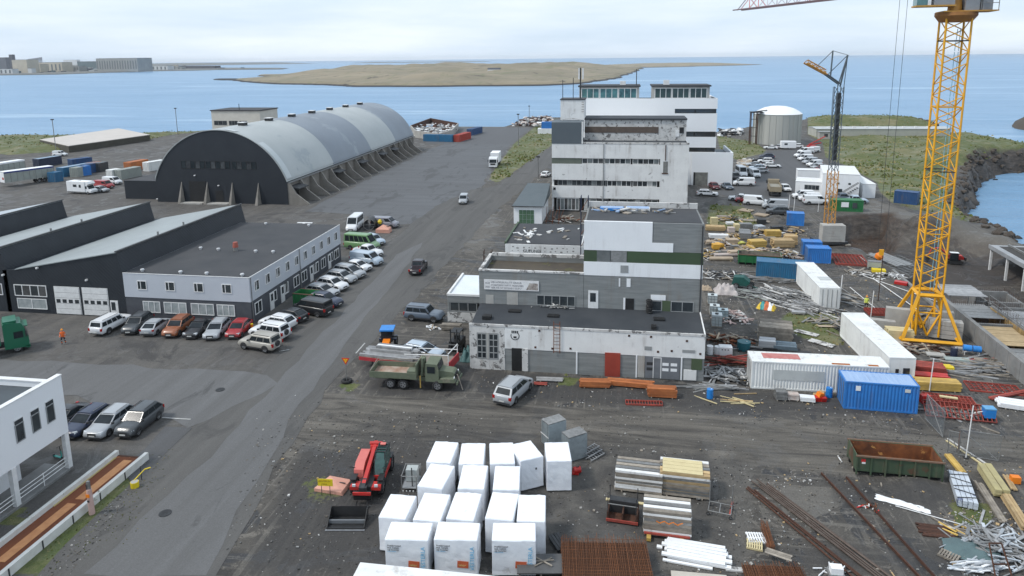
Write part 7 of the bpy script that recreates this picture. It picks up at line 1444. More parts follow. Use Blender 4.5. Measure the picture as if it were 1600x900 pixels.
stack('red_box', 'small red box at the foot of the crane mast behind', 'box', (1396, 444), (1408, 446), 1.6, 1., .4, 1, 1, red, 'box', bearers=False)
for (a, b, L_, r_, l) in (((1347, 431), (1438, 463), 12, .05, 'long white pole lying along the edge of the pit, upper'), ((1364, 436), (1432, 484), 13, .06, 'long white pole lying along the edge of the pit, lower'), ((1328, 450), (1362, 478), 8, .05, 'pale pole lying in front of the grids'), ((1341, 400), (1356, 412), 4, .05, 'pale rod by the tray corner')):
    t = at('loose_pole', l, 'pole', a, b); rod('pole', t, (0, 0, .08), (L_, 0, .08), r_, white_fr)
# standing poles
for a, h_, l, r_ in (((1311, 482), 4.3, 'white post standing right of the clean white container', .06), ((1452, 612), 3.3, 'white post standing by the yellow beams', .05), ((1509, 716), 4.4, 'white leaning pole between the mesh gates', .045), ((1360, 500), 3.6, 'thin pale post behind the diagonal white container', .05), ((1232, 330), 3.4, 'pale post behind the small blue container', .06), ((1240, 330), 3.2, 'second pale post behind the small blue container', .06), ((1278, 332), 3., 'pale post left of the small crane foot', .05), ((1372, 470), 6., 'rusty thin post in front of the grey tray', .05)):
    t = at('site_post', l, 'post', a); rod('post', t, (0, 0, 0), (.1, 0, h_), r_, rust_d if 'rusty' in l else white_fr); slab('base_plate', t, -.15, -.15, 0, .15, .15, .05, steel_d)
# lamp posts
for a, h_, l in (((88, 238), 11.4, 'tall lamp post by the concrete pad at far left'), ((278, 212), 11.5, 'tall lamp post left of the hangar'), ((810, 228), 11.2, 'tall lamp post at the edge of the grass strip'), ((841, 282), 6.0, 'short lamp post left of the tall white block'), ((827, 192), 8, 'distant lamp post on the quay corner')):
    t = at('lamp_post', l, 'lamp post', a, group='lamp posts'); rod('pole', t, (0, 0, 0), (0, 0, h_), .12, steel); slab('lamp_head', t, -.45, -.3, h_, .45, .3, h_+.35, steel_d); slab('base', t, -.25, -.25, 0, .25, .25, .3, conc_l)
# ================================================================== TIMBER YARD
cb_ = M('cream_board', (.62, .53, .30)); card = M('card_sheet', (.46, .37, .27), (.36, .28, .2), 1.5, .8, var=.25); pinkm = M('pinkish_paving', (.5, .38, .33)); gs = 'stacks in the timber yard'
TY_ = [((1103, 361), (1132, 362), 3.4, 1.5, .9, 5, 4, wood, 'ochre boards stacked against the factory wall, upper pile'), ((1108, 373), (1139, 374), 3.4, 1.2, .7, 2, 3, white_fr, 'white rolls lying below the upper ochre pile'),
 ((1111, 352), (1120, 352), 1.3, 1., 1.4, 3, 3, cb_, 'cream crate nearest the factory wall at the top of the yard'), ((1155, 375), (1173, 376), 1.9, 3.6, 1.2, 8, 4, steel, 'tall stack of grey-blue panels in the middle of the yard'), ((1184, 362), (1198, 361), 1.6, 1.6, .9, 5, 4, psil, 'grey bundle right of the tall panel stack'),
 ((1197, 371), (1222, 371), 2.7, 1.5, 1.1, 6, 5, wood_y, 'bright yellow formwork boards, upper stack'), ((1174, 388), (1199, 387), 2.7, 1.8, 1.1, 6, 5, wood_y, 'bright yellow formwork boards, lower left stack'), ((1208, 388), (1240, 388), 3.5, 2.0, 1.3, 7, 4, wood, 'big stack of pale planks at the right of the yard'),
 ((1226, 373), (1241, 374), 1.7, 1.2, .7, 4, 4, wood, 'small pale stack behind the big one'), ((1114, 391), (1125, 391), 1.1, 1.2, .9, 4, 3, M('amber_board', (.70, .38, .05), None, 2, .6, var=.2), 'amber boards leaning in the lower left of the yard'), ((1126, 388), (1133, 387), .8, 1.6, .6, 3, 3, MC['amber_board'], 'second small amber bundle beside the first'),
 ((1155, 383), (1167, 382), 1.2, 1.1, .35, 2, 3, M('lime_board', (.60, .58, .12), None, 2, .6, var=.15), 'lime-yellow panel lying alone'), ((1110, 408), (1141, 408), 3.6, 1.2, .4, 2, 3, card, 'long tan boards lowest in the yard by the factory'), ((1140, 400), (1200, 397), 7, 1.4, .6, 3, 4, card, 'very long tan boards behind the green skip'),
 ((1117, 402), (1150, 401), 3.8, 1., .35, 2, 3, pinkm, 'pinkish battens between the tan boards'), ((1152, 330), (1172, 333), 2.6, 2.4, .25, 2, 2, card, 'cardboard-brown sheets at the top of the yard, left'), ((1176, 337), (1197, 340), 2.6, 2.0, .3, 2, 3, card, 'cardboard-brown sheets at the top of the yard, right'),
 ((1160, 346), (1204, 349), 5, 1.5, .25, 1, 4, wood_o, 'grey weathered boards under the brown sheets'), ((1157, 357), (1176, 357), 2.2, 1.4, .8, 4, 3, steel, 'grey sheet pile at the upper edge of the panel stack'), ((1185, 351), (1197, 351), 1.5, 1.4, .9, 4, 3, steel_d, 'dark grey bundle under the weathered boards'),
 ((1135, 352), (1147, 352), 1.5, 1., .5, 2, 3, white_fr, 'white-topped bundle at the grass edge of the yard'), ((1148, 362), (1155, 362), .9, 1.3, 1.3, 4, 3, cb_, 'upright cream bundle left of the grey panels'), ((1209, 396), (1230, 397), 2.4, 1.1, .4, 2, 3, card, 'loose brown planks in front of the big pale stack'), ((1183, 393), (1192, 397), 1.1, .9, .6, 2, 2, white_fr, 'white sack shape in front of the yellow boards'), ((1197, 395), (1203, 392), 1.2, .6, .5, 2, 2, red, 'small red boards beside the white sack shape')]
TY_ += [((1136, 382), (1152, 382), 2., 1.4, .8, 4, 3, card, 'tan block of boards left of the lime-yellow panel'), ((1160, 392), (1178, 391), 2.2, 1., .6, 3, 3, wood, 'pale planks between the amber boards and the lower yellow stack'), ((1104, 383), (1118, 383), 1.8, 1., .6, 3, 3, card, 'brown boards tight against the factory wall below the white rolls'),
 ((1138, 364), (1147, 364), 1.2, 1.2, .9, 3, 3, pinkm, 'pinkish bundle left of the upright cream one'), ((1199, 379), (1210, 379), 1.5, 1., .8, 4, 3, wood_o, 'grey weathered bundle between both yellow stacks'), ((1176, 398), (1196, 399), 2.6, .9, .7, 3, 3, wood_y, 'ochre boards behind the green skip at its left'), ((1143, 391), (1153, 391), 1.2, .9, .7, 3, 2, steel, 'grey metal bundle beside the second amber one'), ((1224, 383), (1244, 384), 2.2, 1., 1.6, 6, 3, wood, 'pale planks stacked highest behind the big pale stack'), ((1121, 342), (1136, 342), 2.0, 1.2, .5, 2, 3, wood_o, 'weathered boards in the weeds at the top left of the yard'), ((1207, 363), (1222, 362), 2.2, 1., .9, 4, 3, steel_d, 'dark bundle behind the upper yellow boards')]
for a, b, L_, w_, h_, r_, c, m_, l in TY_: stack('lumber_stack', l, 'stack', a, b, L_, w_, h_, r_, c, m_, 'plank', .035, group=gs)
mixw = [wood, wood_o, card, wood_o, steel, pinkm, wood_y, peel_h, rust_d, steel_d]
for i, (c, rad, n, l) in enumerate((((1122, 382), (2.6, 1.6), 26, 'mixed offcuts heaped low by the factory wall in the yard'), ((1145, 372), (1.6, 2.2), 22, 'offcuts between the white rolls and the panel stack'), ((1190, 366), (1.8, 1.4), 20, 'reddish offcuts beside the upper yellow boards'), ((1222, 400), (2.4, 1.2), 30, 'heap of pale firewood-like offcuts at the right of the skip'), ((1104, 398), (1.2, 1.8), 16, 'pinkish grey scraps at the foot of the factory wall'), ((1165, 393), (2.4, 1.), 18, 'thin battens strewn behind the green skip'), ((1140, 345), (2.8, 2.2), 14, 'scattered boards on the weedy ground above the yard'), ((1240, 362), (1.5, 2.5), 12, 'few sticks strewn left of the small crane block'), ((1208, 410), (3, .6), 22, 'battens heaped on the green skip'))):
    t = scrap('offcut_heap', l, 'offcuts', c, rad, int(n*3.2), mixw, (.5, 2.4), (.04, .17), .9 if i < 8 else .4, 'offcut', .5, 'heaps of offcuts in the timber yard')
    if i == 8: t.location.z += 1.45; t.location.y += 1.2
# ================================================================== SCRAP YARD
steelx = [steel, al, steel_d, peel_h, wood_o]
SC = [((1130, 432), (3.0, 2.2), 46, steelx, (.8, 3.2), .7, None, 'tangle of grey pipes and boards beside the factory wall'), ((1200, 438), (5.0, 1.1), 60, [steel, al, wood_o], (1.5, 4.5), .5, 4, 'grey scaffold tubes heaped before the weathered blue container'), ((1222, 462), (3.4, 2.6), 110, [steel, al, steel, peel_h], (1.2, 3.6), .8, -48, 'main heap of slanting scaffold tubes'), ((1262, 482), (2.6, 1.8), 70, [steel, al, peel_h], (1., 3.0), .6, -42, 'smaller heap of scaffold tubes against the clean white container'), ((1172, 460), (2.6, 1.8), 40, [steel, al, grey_c], (.8, 2.4), .45, -20, 'grey sheets and tubes left of the main scaffold heap'),
 ((1142, 497), (2.0, 1.6), 46, [M('pinkish_stick', (.48, .36, .33), None, 3, .8, var=.3), peel_h], (.7, 1.9), .8, None, 'pile of pinkish white sticks'), ((1134, 532), (3.2, 1.3), 34, [rust, wood_o, rust_d, card], (.8, 2.8), .6, None, 'brown rusty scrap beyond the end of the low workshop'), ((1152, 566), (2.4, 1.0), 26, [redsteel, rust_d, redsteel], (1.2, 3.2), .6, 5, 'dark red beams piled at the end of the rusty white container'), ((1137, 588), (2.4, 2.0), 52, [steel, steel_d, peel_h, al], (.6, 2.6), .5, None, 'grey rubble and tubes in front of the red beams'), ((1185, 548), (3.0, .5), 18, [steel_d, pblk, steel], (1.5, 4), .35, 2, 'dark pipes along the back of the rusty white container'),
 ((1118, 606), (2.2, .5), 18, [al, steel], (1., 3.), .25, 4, 'thin grey rails at the corner of the workshop'), ((1300, 505), (3.6, 1.2), 18, [wood_o, steel], (1., 3.), .2, None, 'weathered boards in the weeds before the clean white container'), ((1322, 466), (1.6, 3.4), 18, [wood_o, steel], (1., 2.6), .25, -50, 'sticks to the right of the clean white container'), ((1320, 518), (1.4, 1.8), 22, [wood_o, steel_d], (.8, 2.2), .35, -60, 'dark boards against the far end of the diagonal container'),
 ((1430, 545), (3.4, 1.4), 34, [wood_o, rust_d, steel, card], (.8, 3.), .35, None, 'mixed scrap in front of the crane base'), ((1500, 575), (5.0, 1.6), 40, [steel, wood_o, al], (1.5, 4.5), .3, -6, 'grey pipes and planks right of the red formwork'), ((1565, 570), (4.2, 1.4), 34, [steel, al, wood_o], (1.5, 4.5), .3, -8, 'long pipes lying along the retaining wall'), ((1498, 645), (2.6, 1.8), 30, [al, wood_o, steel], (.4, 1.6), .3, None, 'litter of metal bits round the blue pump'), ((1385, 432), (3., 1.2), 26, [peel_h, steel, white_fr], (.5, 1.8), .4, None, 'white rubble right of the mixer'),
 ((1340, 425), (2.4, 1.6), 14, [wood_o, peel_h], (.8, 2.6), .2, None, 'battens between the red grids and the mixer'), ((1445, 497), (1.8, 2.4), 16, [steel, wood_o], (.5, 1.8), .3, None, 'bits of board right of the crane foot'), ((1583, 447), (2.4, 1.2), 18, [peel_h, steel], (.5, 1.6), .4, None, 'pale rubble under the unfinished building')]
for c, rad, n, ms, ln_, hm, an_, l in SC: scrap('scrap_heap', l, 'scrap', c, rad, min(int(n*1.7), 290), ms, ln_, (.05, .12), hm, 'tube' if 'tube' in l or 'pipe' in l else 'piece', .5, 'scrap heaps in the yard', an_)
ST2 = [((1184, 533), (1232, 538), 3.6, 2.8, 1.7, 9, 3, wood_o, 'tall stack of weathered grey pallets and boards'), ((1186, 548), (1209, 550), 1.7, 1.4, 1.1, 3, 2, psil, 'pale blue-grey crate in front of the pallet stack'), ((1208, 550), (1242, 553), 2.4, 1.6, .7, 4, 3, M('blue_slate_sheet', (.15, .20, .24), (.11, .15, .18), 1.5, .6, var=.2), 'blue-grey sheets beside the pale crate'), ((1214, 555), (1260, 558), 3.6, .9, .3, 2, 3, steel_d, 'dark flat beams behind the rusty white container'),
 ((1239, 519), (1272, 527), 2.6, 1., .12, 1, 2, peel_h, 'flat grey formwork board lying in the weeds, upper'), ((1260, 534), (1298, 545), 2.8, 1.1, .14, 1, 2, peel_h, 'flat grey formwork board lying in the weeds, lower'), ((1276, 497), (1318, 499), 3.2, .9, .1, 1, 2, M('khaki_board', (.28, .27, .19), None, 2, .9, var=.1), 'khaki boards in front of the clean white container'), ((1237, 492), (1256, 493), 1.6, .8, .35, 2, 1, al, 'grey metal chest at the foot of the scaffold heap'), ((1180, 484), (1202, 484), 1.5, .4, .1, 1, 1, al, 'thin plank below the beach tent'),
 ((1278, 512), (1311, 513), 2.4, .5, .12, 1, 1, card, 'brown plank in the weeds by the diagonal container'), ((1386, 531), (1424, 534), 2.7, 1.5, 1.1, 7, 3, cb_, 'cream timber stack between the diagonal container and the crane foot'), ((1419, 583), (1466, 588), 3.4, 1.6, .8, 5, 4, redsteel, 'red-brown formwork beams beside the end of the diagonal container'), ((1424, 596), (1470, 600), 3.3, 1.0, .7, 3, 4, red, 'brighter red formwork beams in front of the red-brown ones'), ((1431, 611), (1488, 614), 4., 1.2, .9, 5, 4, wood_y, 'yellow timber beams stacked in front of the red ones'),
 ((1471, 580), (1487, 581), 1.2, .9, .4, 3, 3, yellow, 'small pile of yellow fittings behind the yellow beams'), ((1560, 638), (1606, 645), 3.6, 1.5, .5, 3, 3, whitewall, 'white-topped boards at the right picture edge'), ((1550, 628), (1606, 616), 4.6, .5, .25, 1, 2, redsteel, 'red beam lying behind the white-topped boards'), ((1478, 566), (1512, 568), 2.4, .8, .3, 2, 2, M('pale_green_sheet', (.34, .40, .38), None, 2, .6), 'pale green-grey sheets below the blue barrels'), ((1510, 565), (1533, 564), 3.4, .3, .15, 1, 1, redsteel, 'single dark red beam right of the pale green sheets'), ((1448, 558), (1470, 560), 1.8, 1., .25, 1, 1, conc_l, 'broken concrete slab under the crane beam')]
for a, b, L_, w_, h_, r_, c, m_, l in ST2: stack('material_stack', l, 'stack', a, b, L_, w_, h_, r_, c, m_, 'board', .03, group='stacks of material in the scrap yard')
formgrid('red grids leaning in a pile behind the mesh gate', (1447, 652), (1524, 660), 5.4, 1.6, 16, 1, redsteel, 3, 30, .1); formgrid('red grids piled flat behind the leaning ones', (1447, 634), (1502, 640), 4.0, 1.7, 12, 3, redsteel, 3); formgrid('red grid panel lying alone right of the yellow beams', (1516, 611), (1576, 617), 4.4, 2.0, 9, 1, redsteel, 5); formgrid('long red grid panels behind the yellow timber', (1440, 606), (1490, 600), 3.6, 2.2, 10, 2, redsteel, 4, 0, 0)
stack('cream_board', 'single cream board resting on the red grid pile', 'board', (1466, 630), (1487, 633), 1.5, .35, .12, 1, 1, cb_, bearers=False, z=.55); stack('red_drum', 'short red block at the left end of the grid pile', 'block', (1441, 632), (1452, 632), .8, .6, .8, 1, 1, red, 'block', bearers=False)
# machine with tyres, tarps, beach tent, IBC tanks, barrels
t = at('green_trailer_machine', 'dark green wheeled machine half buried in the scrap', 'machine', (1158, 450), ang=-15); dg_ = M('deep_teal', (.01, .09, .075), (.008, .06, .05), 2, .6); MB().mat(dg_).ext([(-1.2, .5), (1., .5), (1.1, 1.1), (.3, 1.7), (-1., 1.6)], 'y', -.7, .7).build('body', t); [wheel(t, x, y, .42, .25) for x in (-.6, 1.2) for y in (-.8, .8)]; rod('drawbar', t, (1., 0, .5), (2.2, -.3, .3), .08, dg_)
def blob(name, label, cat, px, sx, sy, sz, m_, seed, ang=0, ms=None, z=0):
    r_ = random.Random(seed); t = at(name, label, cat, px, ang=ang, z=z); bm = bmesh.new(); bmesh.ops.create_grid(bm, x_segments=14, y_segments=12, size=.5)
    for v in bm.verts:
        e = max(abs(v.co.x), abs(v.co.y))*2; f_ = (1-e**3)*(.65+.35*math.sin(v.co.x*17+seed)*math.cos(v.co.y*11+seed*2)); v.co = Vector((v.co.x*sx+r_.uniform(-.05, .05), v.co.y*sy+r_.uniform(-.05, .05), max(.02, f_*sz)))
    me = bpy.data.meshes.new('cover'); bm.to_mesh(me); bm.free(); me.materials.append(m_); me.shade_smooth()
    if ms:
        for m2 in ms: me.materials.append(m2)
        for i, p in enumerate(me.polygons): p.material_index = int((p.center.x/sx+.5)*len(ms)*1.6) % (len(ms)+1)
    new('cover', me, t); return t
blob('tarp_heap', 'off-white tarpaulin thrown over scrap beside the dark green machine', 'tarp', (1134, 457), 3.0, 2.6, 1.4, M('dirty_tarp', (.50, .46, .44), (.34, .30, .29), 1.2, .7), 3); blob('brown_cloth', 'tan cloth heap at the factory corner', 'cloth', (1103, 452), 1.6, 1.4, .6, card, 5)
blob('beach_tent', 'small tent-like cover in yellow, teal and white stripes', 'cover', (1197, 482), 2.2, 1.6, 1.0, M('tent_yellow', (.75, .5, .03), None, 2, .5), 8, -20, [M('tent_teal', (.03, .28, .28), None, 2, .5), M('tent_red', (.6, .15, .05), None, 2, .5), whitewall])
for i, (px, l) in enumerate((((1106, 476), 'furthest white plastic tank cube by the factory wall'), ((1109, 493), 'second white plastic tank cube, with black lid'), ((1112, 511), 'nearest white plastic tank cube by the felt roof'), ((1122, 500), 'pale blue tank cube beside the white ones'))):
    t = at('tank_cube', l, 'plastic tank', px, ang=-4, group='tank cubes by the factory wall'); m_ = M('translucent_tank', (.55, .60, .60), (.46, .51, .52), 2, .4) if i != 3 else M('bluish_tank', (.36, .46, .50), None, 2, .4); slab('bottle', t, 0, 0, .12, 1.15, 1.1, 1.15+.3*(i == 2), m_); slab('pallet', t, -.04, -.04, 0, 1.19, 1.14, .11, wood_o)
    for x in (0, .38, .76, 1.15): rod('cage_bar', t, (x, -.03, .1), (x, -.03, 1.2), .02, steel)
    for z in (.4, .8, 1.18): rod('cage_bar', t, (0, -.04, z), (1.15, -.04, z), .02, steel)
    MB().mat(blackp).tube((.55, .5, 1.15+.3*(i == 2)), (.55, .5, 1.25+.3*(i == 2)), .2, 10).build('lid', t)
for i, (px, m_, l) in enumerate((((1109, 553), whitewall, 'white barrel left of the white machine box'), ((1121, 554), whitewall, 'white barrel nearest the white machine box'), ((1490, 556), pbl, 'dark blue barrel in front of the crane foot'), ((1162, 546), M('teal_barrel', (.02, .13, .16), None, 2, .5), 'teal tub behind the red beams'))): barrel(l, px, m_, .34 if i != 3 else .7, .9)
t = at('blue_drum_cart', 'two bright blue drums lying on a small wheeled frame', 'drums', (1504, 553), ang=-12); [MB().mat(bluep).tube((x, 0, .7), (x+.75, 0, .7), .33, 14).build('drum', t) for x in (0, .85)]; [rod('leg', t, (x, y, 0), (x, y, .4), .03, white_fr) for x in (.1, 1.4) for y in (-.3, .3)]; rod('frame_bar', t, (.1, -.3, .35), (1.4, .3, .35), .03, white_fr)
t = at('white_machine_box', 'white machine box with grey flap in the brown scrap', 'box', (1124, 557)); slab('body', t, 0, 0, .1, 1.3, .9, 1., whitewall); [slab('vent', t, .2+.3*i, -.02, .7, .35+.3*i, 0, .8, steel_d) for i in range(3)]; slab('base', t, -.05, -.05, 0, 1.35, .95, .1, wood_o)
t = at('blue_pump', 'bright blue pump box with hose at the right of the grid pile', 'pump', (1543, 657)); slab('body', t, -.4, -.35, .35, .45, .35, 1.1, bluep); slab('top', t, -.42, -.37, 1.1, .47, .37, 1.2, M('pale_blue', (.12, .35, .6))); slab('motor', t, -.3, -.3, 0, .4, .3, .34, blackp); rod('hose', t, (.1, 0, .9), (-.9, .3, .5), .04, white_fr); rod('hose', t, (-.9, .3, .5), (-1.4, .2, .1), .04, white_fr)
# mesh gates
def meshgate(label, a, b, H, z=.1, ang=None, lean=0, dens=.16, m_=None):
    h_, L = head(a, b); t = at('mesh_gate', label, 'mesh gate', a, b, group='mesh gates'); t.rotation_euler.x = R(lean) if lean else 0
    for p, q_ in (((0, 0, z), (0, 0, H)), ((L, 0, z), (L, 0, H)), ((0, 0, z), (L, 0, z)), ((0, 0, H), (L, 0, H)), ((0, 0, H), (L, 0, z))): rod('frame_tube', t, p, q_, .03, steel)
    mb = MB().mat(m_ or steel); n = int(L/dens); k = int((H-z)/dens)
    for i in range(n): x = dens*(i+.5); mb.tube((x, .01, z), (x, .01, H), .007, 3, cap=False)
    for j in range(k): y = z+dens*(j+.5); mb.tube((0, -.01, y), (L, -.01, y), .007, 3, cap=False)
    tag(mb.build('wire_mesh', t), kind='stuff'); return t
meshgate('mesh gate leaning open in front of the red grids', (1445, 655), (1473, 685), 2.3, dens=.07, m_=M('wire_grey', (.20, .22, .23), None, 2, .5)); meshgate('mesh gate standing wide behind the green skip end', (1497, 712), (1560, 722), 2.2, dens=.1, m_=MC['wire_grey']); meshgate('narrow mesh leaf at the left of the wide gate', (1480, 708), (1498, 712), 1.9, dens=.08, m_=MC['wire_grey'])
for (a, b, L_, l) in (((1475, 688), (1496, 702), 4.2, 'pale plank lying from the open gate to the rusty post, left'), ((1479, 686), (1500, 700), 4.2, 'pale plank lying beside it from the open gate, right')): stack('plank', l, 'plank', a, b, L_, .16, .08, 1, 1, cb_ if 'left' in l else peel_h, bearers=False)
t = at('rusty_post', 'short rusty post between the two mesh gates', 'post', (1497, 706)); rod('post', t, (0, 0, 0), (0, 0, 1.7), .06, rust); slab('foot', t, -.1, -.1, 0, .1, .1, .06, rust_d)
# ================================================================== NEAR FIELD
for (a, b, n, sp, r_, m_, L_, l) in (((1179, 757), (1395, 925), 6, .17, .055, M('brown_pipe', (.075, .05, .038), (.11, .085, .07), 2, .7, var=.3), 15.5, 'bundle of long brown pipes running to the lower edge'), ((1170, 768), (1330, 900), 3, .2, .06, rust_d, 11, 'three darker pipes left of the long bundle')):
    t = at('pipe_bundle', l, 'pipes', a, b)
    for i in range(n): rod('pipe', t, (random.uniform(-.4, .6), sp*i, .09), (L_+random.uniform(-.5, .5), sp*i*1.15+random.uniform(-.15, .15), .09), r_, m_)
for (a, b, L_, l) in (((1283, 741), (1438, 905), 13, 'left rusty rail of the old track bed'), ((1322, 747), (1462, 905), 12.5, 'right rusty rail of the old track bed')):
    t = at('rusty_rail', l, 'rail', a, b, group='old rusty rails'); slab('rail_foot', t, 0, -.07, 0, L_, .07, .03, rust_d); slab('rail_web', t, 0, -.015, .03, L_, .015, .12, rust_d); slab('rail_head', t, 0, -.04, .12, L_, .04, .16, rust_d)
def rebar(label, corner, b, L, W_, n, m_, H=.5, lay=3, z=0, cross=14):
    t = at('rebar_mats', label, 'rebar mesh', corner, b, z)
    for k in range(lay):
        for i in range(n//lay): rod('bar', t, (L*(i+.5)/(n//lay)+random.uniform(-.02, .02), random.uniform(-.1, .1), .1+k*H/lay), (L*(i+.5)/(n//lay)+random.uniform(-.03, .03), W_+random.uniform(-.35, .25), .1+k*H/lay+random.uniform(0, .25)), .016, m_, True)
        for j in range(cross): rod('cross_bar', t, (0, W_*(j+.5)/cross, .12+k*H/lay), (L, W_*(j+.5)/cross, .12+k*H/lay), .014, m_, True)
    return t
rstb = M('orange_rebar', (.19, .072, .027), (.11, .043, .019), 6, .9, var=.45)
slab('rust_stained_ground', None, 0, 0, 0, .01, .01, .01, rstb) if 0 else None
r1 = rebar('dense stack of rust-orange rebar mats at the lower centre edge', (878, 925), (1022, 928), 5.4, 3.6, 200, rstb, 1.1, 4, cross=14); slab('packed_core', r1, .05, .1, 0, 5.35, 3.2, .9, M('packed_rust', (.085, .035, .015), (.05, .022, .012), 12, .95))
r2 = rebar('low stack of rust-brown rebar mats right of the beige board', (1172, 930), (1272, 934), 3.6, 2.2, 90, rstb, .4, 2, cross=10); slab('packed_core', r2, .05, .1, 0, 3.5, 2.1, .3, MC['packed_rust'])
r3 = rebar('narrow upright strip of rusty mesh by the small pallets', (1199, 862), (1213, 863), .5, 2.4, 24, rstb, .5, 2, cross=8)
stack('loose_boards', 'two weathered boards resting on the low rebar mats', 'boards', (1193, 876), (1222, 886), 1.6, .6, .12, 1, 3, wood_o, z=.45)
def pallet(label, a, b, m_, L=1.2, W_=.9, z=0, lean=0):
    t = at('pallet', label, 'pallet', a, b, z, 'small slatted pallets')
    for i in range(7): piece('slat', t, (L*(i+.5)/7, W_/2, .13), (L/7*.62, W_, .022), m_)
    for y in (.05, W_/2, W_-.05): piece('runner', t, (L/2, y, .06), (L, .09, .1), m_)
    t.rotation_euler.x = R(lean); return t
pallet('white slatted pallet beside the upright rusty mesh', (1170, 850), (1195, 851), whitewall, 1.15, 1.0); pallet('yellowish slatted pallet under the white one', (1166, 858), (1186, 862), cb_, 1.0, .9); pallet('small weathered pallet with thick slats near the teal tarp', (1464, 868), (1486, 878), wood_o, 1.1, .8)
t = at('foam_planks', 'pile of long white foam planks with stepped ends', 'foam planks', (1034, 868), (1142, 888))
for k in range(2):
    for i in range(6): piece('plank', t, (2.1+random.uniform(-.25, .2), -.1+.3*i, .1+.14*k), (4.0+random.uniform(-.5, .1), .27, .12), whitewall, (0, 0, random.uniform(-.02, .02)))
piece('plank', t, (1.6, -.45, .06), (3., .2, .1), whitewall); piece('plank', t, (-.2, .7, .05), (.35, .25, .1), whitewall)
stack('beige_board', 'large beige board lying in front of the foam planks', 'board', (1052, 930), (1140, 938), 3.3, 2.0, .14, 1, 1, M('beige_ply', (.50, .46, .40), (.42, .385, .33), 1, .8), 'board', 0, bearers=False)
stack('dark_trim', 'dark red and white battens at the right of the beige board', 'battens', (1134, 893), (1164, 896), 1.2, .35, .12, 1, 4, peel_h, bearers=False)
t = at('frame_trolley', 'light steel frame trolley with two upright posts', 'trolley', (1106, 805), (1122, 812)); t.rotation_euler.z = R(-12)
for p, q_ in (((0, 0, .35), (1.5, .0, .35)), ((0, 1.1, .35), (1.5, 1.1, .35)), ((0, 0, .35), (0, 1.1, .35)), ((1.5, 0, .35), (1.5, 1.1, .35)), ((.75, 0, .35), (.75, 1.1, .35)), ((0, 1.1, .35), (0, 1.1, 1.9)), ((1.5, 1.1, .35), (1.5, 1.1, 1.9))): rod('tube', t, p, q_, .035, steel)
for x in (0, 1.5):
    for y in (0, 1.1): wheel(t, x, y, .12, .06)
stack('red_channel', 'rusty red channel on the ground behind the frame trolley', 'channel', (1142, 806), (1146, 786), 1.6, .14, .1, 1, 1, redsteel, bearers=False)
t = at('foreground_platform', 'dark grey board platform with crossed battens at the lower edge', 'platform', (808, 915), (880, 915)); slab('top', t, 0, 0, .75, 2.9, 1.7, .82, M('wet_board', (.10, .10, .10), (.07, .07, .07), 1, .7)); [slab('trestle', t, x, .1, 0, x+.1, 1.6, .75, wood_o) for x in (.1, 1.4, 2.7)]; [piece('batten', t, (1.6, .9, .88+.04*i), (1.3, .08, .05), wood_o, (0, 0, R(a))) for i, a in enumerate((35, -38, 5))]
stack('ladder_pieces', 'dark ladder pieces beside the rebar mats', 'frames', (856, 843), (868, 862), 1.6, .8, .3, 2, 4, steel_d, 'rail', .05)
fc = container('dirty white container roof cutting the lower picture edge', white_c, (556, 884), (800, 912), L=12.19, H=2.6); a_ = P(563, 879, 2.6); h_ = math.atan2(P(790, 902, 2.6)[1]-a_[1], P(790, 902, 2.6)[0]-a_[0]); fc.rotation_euler.z = h_; fc.location = Vector((a_[0]+math.sin(h_)*2.44, a_[1]-math.cos(h_)*2.44, 0.02)); slab('roof_skin', fc, .1, .1, 2.595, 12.1, 2.34, 2.61, white_c)
# right corner heap
wrapb = M('blueish_wrap', (.56, .60, .64), (.40, .44, .50), 1.5, .4, c3=(.1, .12, .2), t3=.6)
t = stack('wrapped_beams', 'white film-wrapped bundle of long beams with dark straps', 'beams', (1528, 800), (1506, 738), 4.0, 1.25, .6, 2, 4, wrapb, 'beam', .01); [piece('strap', t, (.5+.75*i, .62, .62), (.06, 1.3, .03), blackp, (0, 0, .3*(-1)**i)) for i in range(5)]
ST3 = [((1510, 744), (1487, 716), 2.6, .5, .3, 2, 3, wood_y, 'yellowish beams behind the film-wrapped bundle'), ((1499, 742), (1480, 712), 3., .15, .1, 1, 1, peel_h, 'single pale beam left of the yellowish ones'), ((1578, 782), (1543, 730), 3.6, 1., .7, 3, 2, M('insulation_yellow', (.50, .44, .22), (.38, .33, .18), 1.5, .9, var=.2), 'mossy yellow insulation roll lying diagonally'), ((1590, 770), (1574, 744), 2.0, .4, .2, 1, 3, wood, 'pale planks under the orange box'),
 ((1612, 835), (1580, 785), 3.8, .6, .5, 3, 3, wood, 'pale planks slanting to the right picture edge'), ((1574, 820), (1530, 752), 4.6, .5, .25, 2, 3, wood_o, 'weathered beams between the bundle and the insulation'), ((1372, 760), (1394, 764), 1.5, .4, .1, 1, 2, wood, 'two short planks in front of the green skip'), ((1366, 887), (1378, 905), 1.6, .25, .1, 1, 3, wood, 'three short battens at the lower edge by the rails'), ((1389, 893), (1396, 903), .8, .1, .08, 1, 1, wood, 'single short batten right of the three'), ((1308, 714), (1313, 722), .9, .1, .06, 1, 1, white_fr, 'white stick left of the green skip')]
for a, b, L_, w_, h_, r_, c, m_, l in ST3: stack('beam_stack', l, 'stack', a, b, L_, w_, h_, r_, c, m_, 'beam', .03)
stack('orange_box', 'orange box on planks near the right picture edge', 'box', (1581, 757), (1592, 758), .6, .5, .55, 1, 1, orange, 'box', 0, bearers=False); blob('white_debris', 'long torn white plastic strip on the ground before the skip', 'plastic', (1410, 788), 3.4, .7, .18, whitewall, 12, -22)
